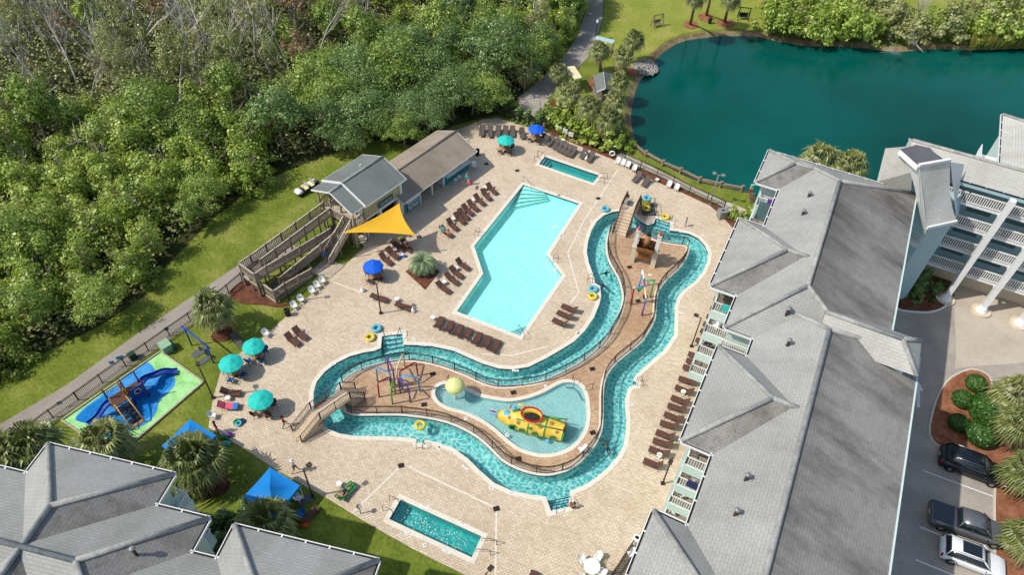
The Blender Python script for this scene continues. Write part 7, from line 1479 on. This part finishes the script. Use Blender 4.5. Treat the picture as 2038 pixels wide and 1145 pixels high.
# ---------------------------------------------------------------- people
def person(label, loc, rz, pose, skin, top, bottom, hair, H=1.7, hat=None, shoes=None, arms_bare=True, lie=None, female=False):
    """one continuous skinned body posed from a joint table; x right, y forward"""
    t = thing('person', label, 'person', loc, rz); k = H/1.72; V_ = lambda x, y, z: Vector((x*k, y*k, z*k)); J = {}
    J.update(pel=V_(0,0,.93), wai=V_(0,0,1.1), che=V_(0,.01,1.3), nec=V_(0,.01,1.46), hd0=V_(0,.02,1.56), hd1=V_(0,.03,1.68))
    for s_, n in ((-1, 'l'), (1, 'r')):
        J['sh'+n] = V_(s_*.18,0,1.4); J['el'+n] = V_(s_*.23,-.02,1.12); J['wr'+n] = V_(s_*.25,.05,.88); J['hi'+n] = V_(s_*.095,0,.9); J['kn'+n] = V_(s_*.1,.02,.5); J['an'+n] = V_(s_*.1,-.02,.08); J['to'+n] = V_(s_*.11,.15,.035)
    for key, val in pose.items(): J[key] = V_(*val)
    vs = []; ed = []; ra = []; mt = []
    def add(p, r_, par=None):
        vs.append(p); ra.append(r_*k); 
        if par is not None: ed.append((par, len(vs)-1))
        return len(vs)-1
    pe = add(J['pel'], .125 if not female else .13); wa = add(J['wai'], .11 if not female else .1, pe); ch = add(J['che'], .13 if not female else .115, wa); ne = add(J['nec'], .05, ch); h0 = add(J['hd0'], .08, ne); h1 = add(J['hd1'], .085, h0)
    hdir = (J['hd1']-J['hd0']).normalized(); fw = J.get('face', V_(0, 1, 0)); fw = (fw-hdir*fw.dot(hdir)).normalized()
    add(J['hd0']+fw*.085*k, .022, h0)
    segs = [(J['pel'], J['wai'], 'b'), (J['wai'], J['nec'], 't'), (J['nec'], J['hd1'], 's')]
    for n in 'lr':
        s_ = add(J['sh'+n], .06, ch); e_ = add(J['el'+n], .042, s_); w_ = add(J['wr'+n], .03, e_); hd = (J['wr'+n]-J['el'+n]).normalized(); pm = add(J['wr'+n]+hd*.07*k, .03, w_)
        sd = hd.cross(Vector((0, 1, 0.2))); sd = sd.normalized() if sd.length > .1 else Vector((1, 0, 0)); nm = sd.cross(hd).normalized()
        for q in range(4): b = J['wr'+n]+hd*.1*k+sd*(.018*(q-1.5))*k; f0 = add(b, .0095, pm); f1 = add(b+hd*(.04+.006*(q in (1, 2)))*k+nm*.012*k, .009, f0); add(b+hd*.06*k+nm*.03*k, .007, f1)
        th_ = add(J['wr'+n]+hd*.05*k-sd*.035*k, .011, w_); add(J['wr'+n]+hd*.085*k-sd*.05*k+nm*.02*k, .009, th_)
        hp = add(J['hi'+n], .095, pe); kn = add(J['kn'+n], .058, hp); an = add(J['an'+n], .036, kn); add(J['to'+n], .03, an)
        segs += [(J['sh'+n], J['sh'+n].lerp(J['el'+n], .7), 't'), (J['sh'+n].lerp(J['el'+n], .7), J['el'+n], 's'), (J['el'+n], J['wr'+n]+hd*.15*k, 's' if arms_bare else 't'), (J['hi'+n], J['hi'+n].lerp(J['kn'+n], .55), 'b'), (J['hi'+n].lerp(J['kn'+n], .6), J['an'+n], 's'), (J['an'+n], J['to'+n], 'f')]
    me = bpy.data.meshes.new('body'); me.from_pydata([tuple(v_) for v_ in vs], ed, []); me.update(); o = bpy.data.objects.new('body', me); COL.objects.link(o)
    md = o.modifiers.new('s', 'SKIN'); md.use_smooth_shade = True
    for i, r_ in enumerate(ra): me.skin_vertices[0].data[i].radius = (r_, r_)
    me.skin_vertices[0].data[0].use_root = True; sb_ = o.modifiers.new('u', 'SUBSURF'); sb_.levels = 1; sb_.render_levels = 1
    dg = bpy.context.evaluated_depsgraph_get(); nm_ = bpy.data.meshes.new_from_object(o.evaluated_get(dg)); bpy.data.objects.remove(o)
    nm_.materials.clear()
    for x in (skin, top, bottom, shoes or skin): nm_.materials.append(MATS[x])
    ix = dict(s=0, t=1, b=2, f=3)
    for p in nm_.polygons:
        c_ = p.center; best = None
        for a, b, kk in segs:
            ab = b-a; u = max(0, min(1, (c_-a).dot(ab)/max(1e-6, ab.length_squared))); d_ = (c_-(a+ab*u)).length
            if best is None or d_ < best[0]: best = (d_, kk)
        p.material_index = ix[best[1]]; p.use_smooth = True
    o = bpy.data.objects.new('body', nm_); COL.objects.link(o); o.parent = t
    m = MB(); hc = J['hd0'].lerp(J['hd1'], .72)-fw*.018*k+hdir*.022*k; m.ball(hc, (.096*k, .1*k, .088*k), hair, 12, 8)
    if female: m.tube([hc-fw*.07*k, hc-fw*.1*k-hdir*.12*k, hc-fw*.09*k-hdir*.24*k], [.06*k, .05*k, .02*k], hair, 8)
    m.build('hair', t)
    if hat: m = MB(); m.lathe(hc+hdir*.01, [(.17*k, .0), (.105*k, .03*k), (.1*k, .09*k), (0, .12*k)], hat, 14); m.build('hat', t)
    rt = fw.cross(hdir)
    for s_ in (-1, 1):
        m = MB(); m.ball(J['hd0'].lerp(J['hd1'], .5)+fw*.08*k+rt*s_*.032*k, .012*k, 'hair_dark', 6, 4); m.build('eye', t)
        m = MB(); m.ball(J['hd0'].lerp(J['hd1'], .45)+rt*s_*.088*k, (.014*k, .022*k, .028*k), skin, 6, 4); m.build('ear', t)
    m = MB(); m.ball(J['hd0']+fw*.083*k-hdir*.032*k, (.026*k, .01*k, .008*k), 'cloth_pink' if skin != 'skin_brown' else 'pipe_red', 8, 4); m.build('mouth', t)
    return t
WALK = dict(knl=(-.1,.2,.52), anl=(-.1,.24,.1), tol=(-.11,.4,.05), knr=(.1,-.02,.5), anr=(.1,-.3,.12), tor=(.1,-.2,.04), ell=(-.24,-.14,1.14), wrl=(-.24,-.08,.9), elr=(.24,.08,1.14), wrr=(.23,.22,.95))
SIT = dict(pel=(0,0,.5), wai=(0,-.03,.68), che=(0,-.04,.88), nec=(0,-.02,1.04), hd0=(0,0,1.14), hd1=(0,.02,1.26), shl=(-.18,-.04,.98), shr=(.18,-.04,.98), ell=(-.24,.05,.74), elr=(.24,.05,.74), wrl=(-.16,.28,.66), wrr=(.16,.28,.66), hil=(-.095,.02,.48), hir=(.095,.02,.48), knl=(-.12,.44,.5), knr=(.12,.44,.5), anl=(-.12,.46,.08), anr=(.12,.46,.08), tol=(-.13,.62,.04), tor=(.13,.62,.04))
LIE = dict(pel=(0,-.35,.48), wai=(0,-.5,.5), che=(0,-.7,.58), nec=(0,-.86,.68), hd0=(0,-.95,.74), hd1=(0,-1.06,.81), face=(0,.3,1), shl=(-.18,-.8,.63), shr=(.18,-.8,.63), ell=(-.27,-.6,.52), elr=(.27,-.6,.52), wrl=(-.24,-.35,.5), wrr=(.24,-.35,.5), hil=(-.1,-.3,.47), hir=(.1,-.3,.47), knl=(-.12,.12,.5), knr=(.12,.12,.62), anl=(-.12,.5,.42), anr=(.13,.38,.42), tol=(-.13,.55,.52), tor=(.13,.5,.5))
def rzface(px0, px1): a, b = G(*px0), G(*px1); return ang(a, b)-pi/2
person('tanned woman in a red and black swimsuit walking to the left foot bridge', G(567.5,850), -.9, WALK, 'skin_brown', 'cloth_red', 'cloth_black', 'hair_dark', 1.66, female=True)
person('man in grey shirt, black shorts and pale cap walking by the near blue tent', G(588,940), -1.2, WALK, 'skin_light', 'cloth_grey', 'cloth_black', 'hair_fair', 1.84, 'cloth_white', 'rubber_black')
person('person in dark patterned swimsuit standing at the deck corner by the far tent', G(435,862), 2.4, {}, 'skin_brown', 'hair_dark', 'cloth_pink', 'hair_dark', 1.74, female=True)
pt = person('person in teal shirt carrying a pink ring in front of the snack bar', G(930,368), -.6, dict(WALK, elr=(.27,.08,1.14), wrr=(.34,.3,1.0)), 'skin_light', 'cloth_teal', 'cloth_teal', 'hair_fair', 1.72, female=True)
m = MB(); m.torus(G(935.5,362.5,.95), .3, .1, 'cloth_pink', 18, 8, Matrix.Rotation(1.1, 3, 'Y')); o = m.build('swim_ring'); tag(o, 'small pink ring carried by the person at the snack bar', 'swim ring')
person('child in blue patterned shirt with outstretched arm near the right roof corner', G(1363.5,451), 1.4, dict(ell=(-.42,.1,1.36), wrl=(-.66,.2,1.38)), 'skin_tan', 'sign_teal', 'cloth_teal', 'hair_dark', 1.3)
person('person in navy shorts sitting at the bottom river steps', G(1141,1012)+Vector((0, 0, -.32)), .9, SIT, 'skin_tan', 'skin_tan', 'cloth_navy', 'hair_dark', 1.7)
sl_ = sunL.location; sr = sunL.rotation_euler.z
person('sunbather in blue shorts lying on the lounger near the hot tub', sl_+Vector((cos(sr), sin(sr), 0))*.72, sr+pi/2, LIE, 'skin_light', 'skin_light', 'cloth_navy', 'hair_fair', 1.72)
m = MB(); m.add([(.05, -.4, .365), (1.12, -.4, .365), (1.8, -.4, .585), (1.8, .4, .585), (1.12, .4, .365), (.05, .4, .365)], [(0, 1, 4, 5), (1, 2, 3, 4)], 'sub_green'); o = m.build('beach_towel'); o.location = sl_; o.rotation_euler.z = sr; tag(o, 'green towel under the sunbather near the hot tub', 'towel')
f_, h_ = G(899,470,.34), G(872,451,.5); rr_ = ang(f_, h_)
person('person wrapped in a teal towel lying on the lowest snack-bar-row lounger', Vector((f_.x, f_.y, 0))+Vector((cos(rr_), sin(rr_), 0))*.75+Vector((0, 0, .02)), rr_+pi/2, LIE, 'skin_light', 'cloth_teal', 'sign_teal', 'cloth_red', 1.65)
person('person in bright blue shirt at the foot of the ramp stairs', G(648,520,.1), -.3, WALK, 'skin_light', 'cloth_blue', 'cloth_blue', 'cloth_red', 1.7, female=True)
person('woman in black walking a dog on the path beyond the deck', G(1083,158), 2.2, dict(WALK, ell=(-.3,.1,1.1), wrl=(-.36,.26,.95)), 'skin_tan', 'cloth_black', 'cloth_black', 'hair_fair', 1.7, female=True, shoes='rubber_black')
person('person in blue standing in shade at the edge of the cart road', G(1104,123), .4, {}, 'skin_light', 'cloth_blue', 'cloth_white', 'hair_dark', 1.7)
SWIM = dict(pel=(0,-.5,-.35), wai=(0,-.34,-.27), che=(0,-.16,-.2), nec=(0,0,-.12), hd0=(0,.05,-.03), hd1=(0,.06,.09), shl=(-.18,-.1,-.16), shr=(.18,-.1,-.16), ell=(-.34,.12,-.2), elr=(.34,.12,-.2), wrl=(-.36,.36,-.2), wrr=(.36,.36,-.2), hil=(-.1,-.55,-.36), hir=(.1,-.55,-.36), knl=(-.14,-.9,-.42), knr=(.14,-.9,-.45), anl=(-.14,-1.25,-.42), anr=(.14,-1.25,-.5), tol=(-.14,-1.4,-.44), tor=(.14,-1.4,-.52))
for (x, y), rz, hr, tp, l in (((1206,880),.4,'hair_dark','skin_tan','dark-haired swimmer alone in the right river channel'), ((1204,543),2.6,'cloth_navy','cloth_navy','swimmer in navy shirt, upper of two in the left upper channel'), ((1203,569),-2.9,'hair_dark','cloth_navy','swimmer in dark top, lower of two in the left upper channel')): person(l, G(x, y)+Vector((0, 0, -.08)), rz, SWIM, 'skin_tan', tp, 'cloth_navy', hr, 1.65)
person('person sitting on the lounger under the right end of the yellow sail', G(808,492)+Vector((0, 0, -.1)), -2.3, SIT, 'skin_light', 'cloth_white', 'cloth_pink', 'hair_dark', 1.68, female=True)
lounger((818,500), (800,478), 'lounger under the right end of the yellow sail with a person on it', None)
m = MB(); m.ball((0, 0, .62), (.3, .26, .16), 'cloth_lime', 12, 8); m.tube([(-.15, 0, .7), (0, 0, .86), (.15, 0, .7)], .02, 'cloth_lime', 5); o = m.build('beach_bag'); o.location = G(799,484); tag(o, 'lime green bag on the lounger under the sail', 'bag')
person('person seated at the table under the near blue umbrella', G(754,540), 2.0, SIT, 'skin_tan', 'cloth_red', 'cloth_navy', 'hair_dark', 1.68)
person('person in red seated at the far blue umbrella table', G(1081,262), 1.2, SIT, 'skin_light', 'cloth_red', 'cloth_navy', 'hair_fair', 1.68)
person('person in blue seated left of the far blue umbrella table', G(1057,268), -1.2, SIT, 'skin_tan', 'cloth_blue', 'cloth_white', 'hair_dark', 1.68)
person('person leaning over the second balcony rail above the upper loungers', AB(SB1+.35, bN-1.0, FLR[1]+.02), 2.9, {}, 'skin_tan', 'terracotta', 'cloth_navy', 'hair_dark', 1.65)
# the dog
dg_ = thing('dog', 'small brown dog on a lead ahead of the woman in black', 'dog', G(1071,157), 2.4); vs = [(0,-.22,.36),(0,0,.37),(0,.2,.38),(0,.3,.5),(0,.42,.54),(0,.54,.5)]; ra = [.1,.095,.12,.07,.07,.04]; ed = [(i, i+1) for i in range(5)]
def av(p, r_, par): vs.append(p); ra.append(r_); ed.append((par, len(vs)-1)); return len(vs)-1
for s_ in (-.07, .07):
    a = av((s_,-.24,.3), .06, 0); a = av((s_,-.16,.2), .045, a); a = av((s_,-.28,.12), .026, a); a = av((s_,-.26,.02), .024, a); a = av((s_,.22,.28), .05, 2); a = av((s_,.2,.14), .03, a); a = av((s_,.22,.02), .024, a); av((s_*.8,.36,.62), .022, 4)
a = av((0,-.34,.44), .03, 0); av((0,-.44,.54), .015, a)
me = bpy.data.meshes.new('body'); me.from_pydata(vs, ed, []); me.update(); o = bpy.data.objects.new('body', me); COL.objects.link(o); md = o.modifiers.new('s', 'SKIN'); md.use_smooth_shade = True
for i, r_ in enumerate(ra): me.skin_vertices[0].data[i].radius = (r_, r_)
me.skin_vertices[0].data[0].use_root = True; o.modifiers.new('u', 'SUBSURF').levels = 1
nm_ = bpy.data.meshes.new_from_object(o.evaluated_get(bpy.context.evaluated_depsgraph_get())); bpy.data.objects.remove(o); nm_.materials.clear(); nm_.materials.append(MATS['terracotta']); o = bpy.data.objects.new('body', nm_); COL.objects.link(o); o.parent = dg_
m = MB(); p, q = G(1079,153,1.0), G(1073,157,.5); m.tube([p, p.lerp(q, .5)-Vector((0, 0, .1)), q], .012, 'rubber_black', 4); o = m.build('dog_lead'); tag(o, 'thin dog lead between the woman in black and the dog', 'lead')
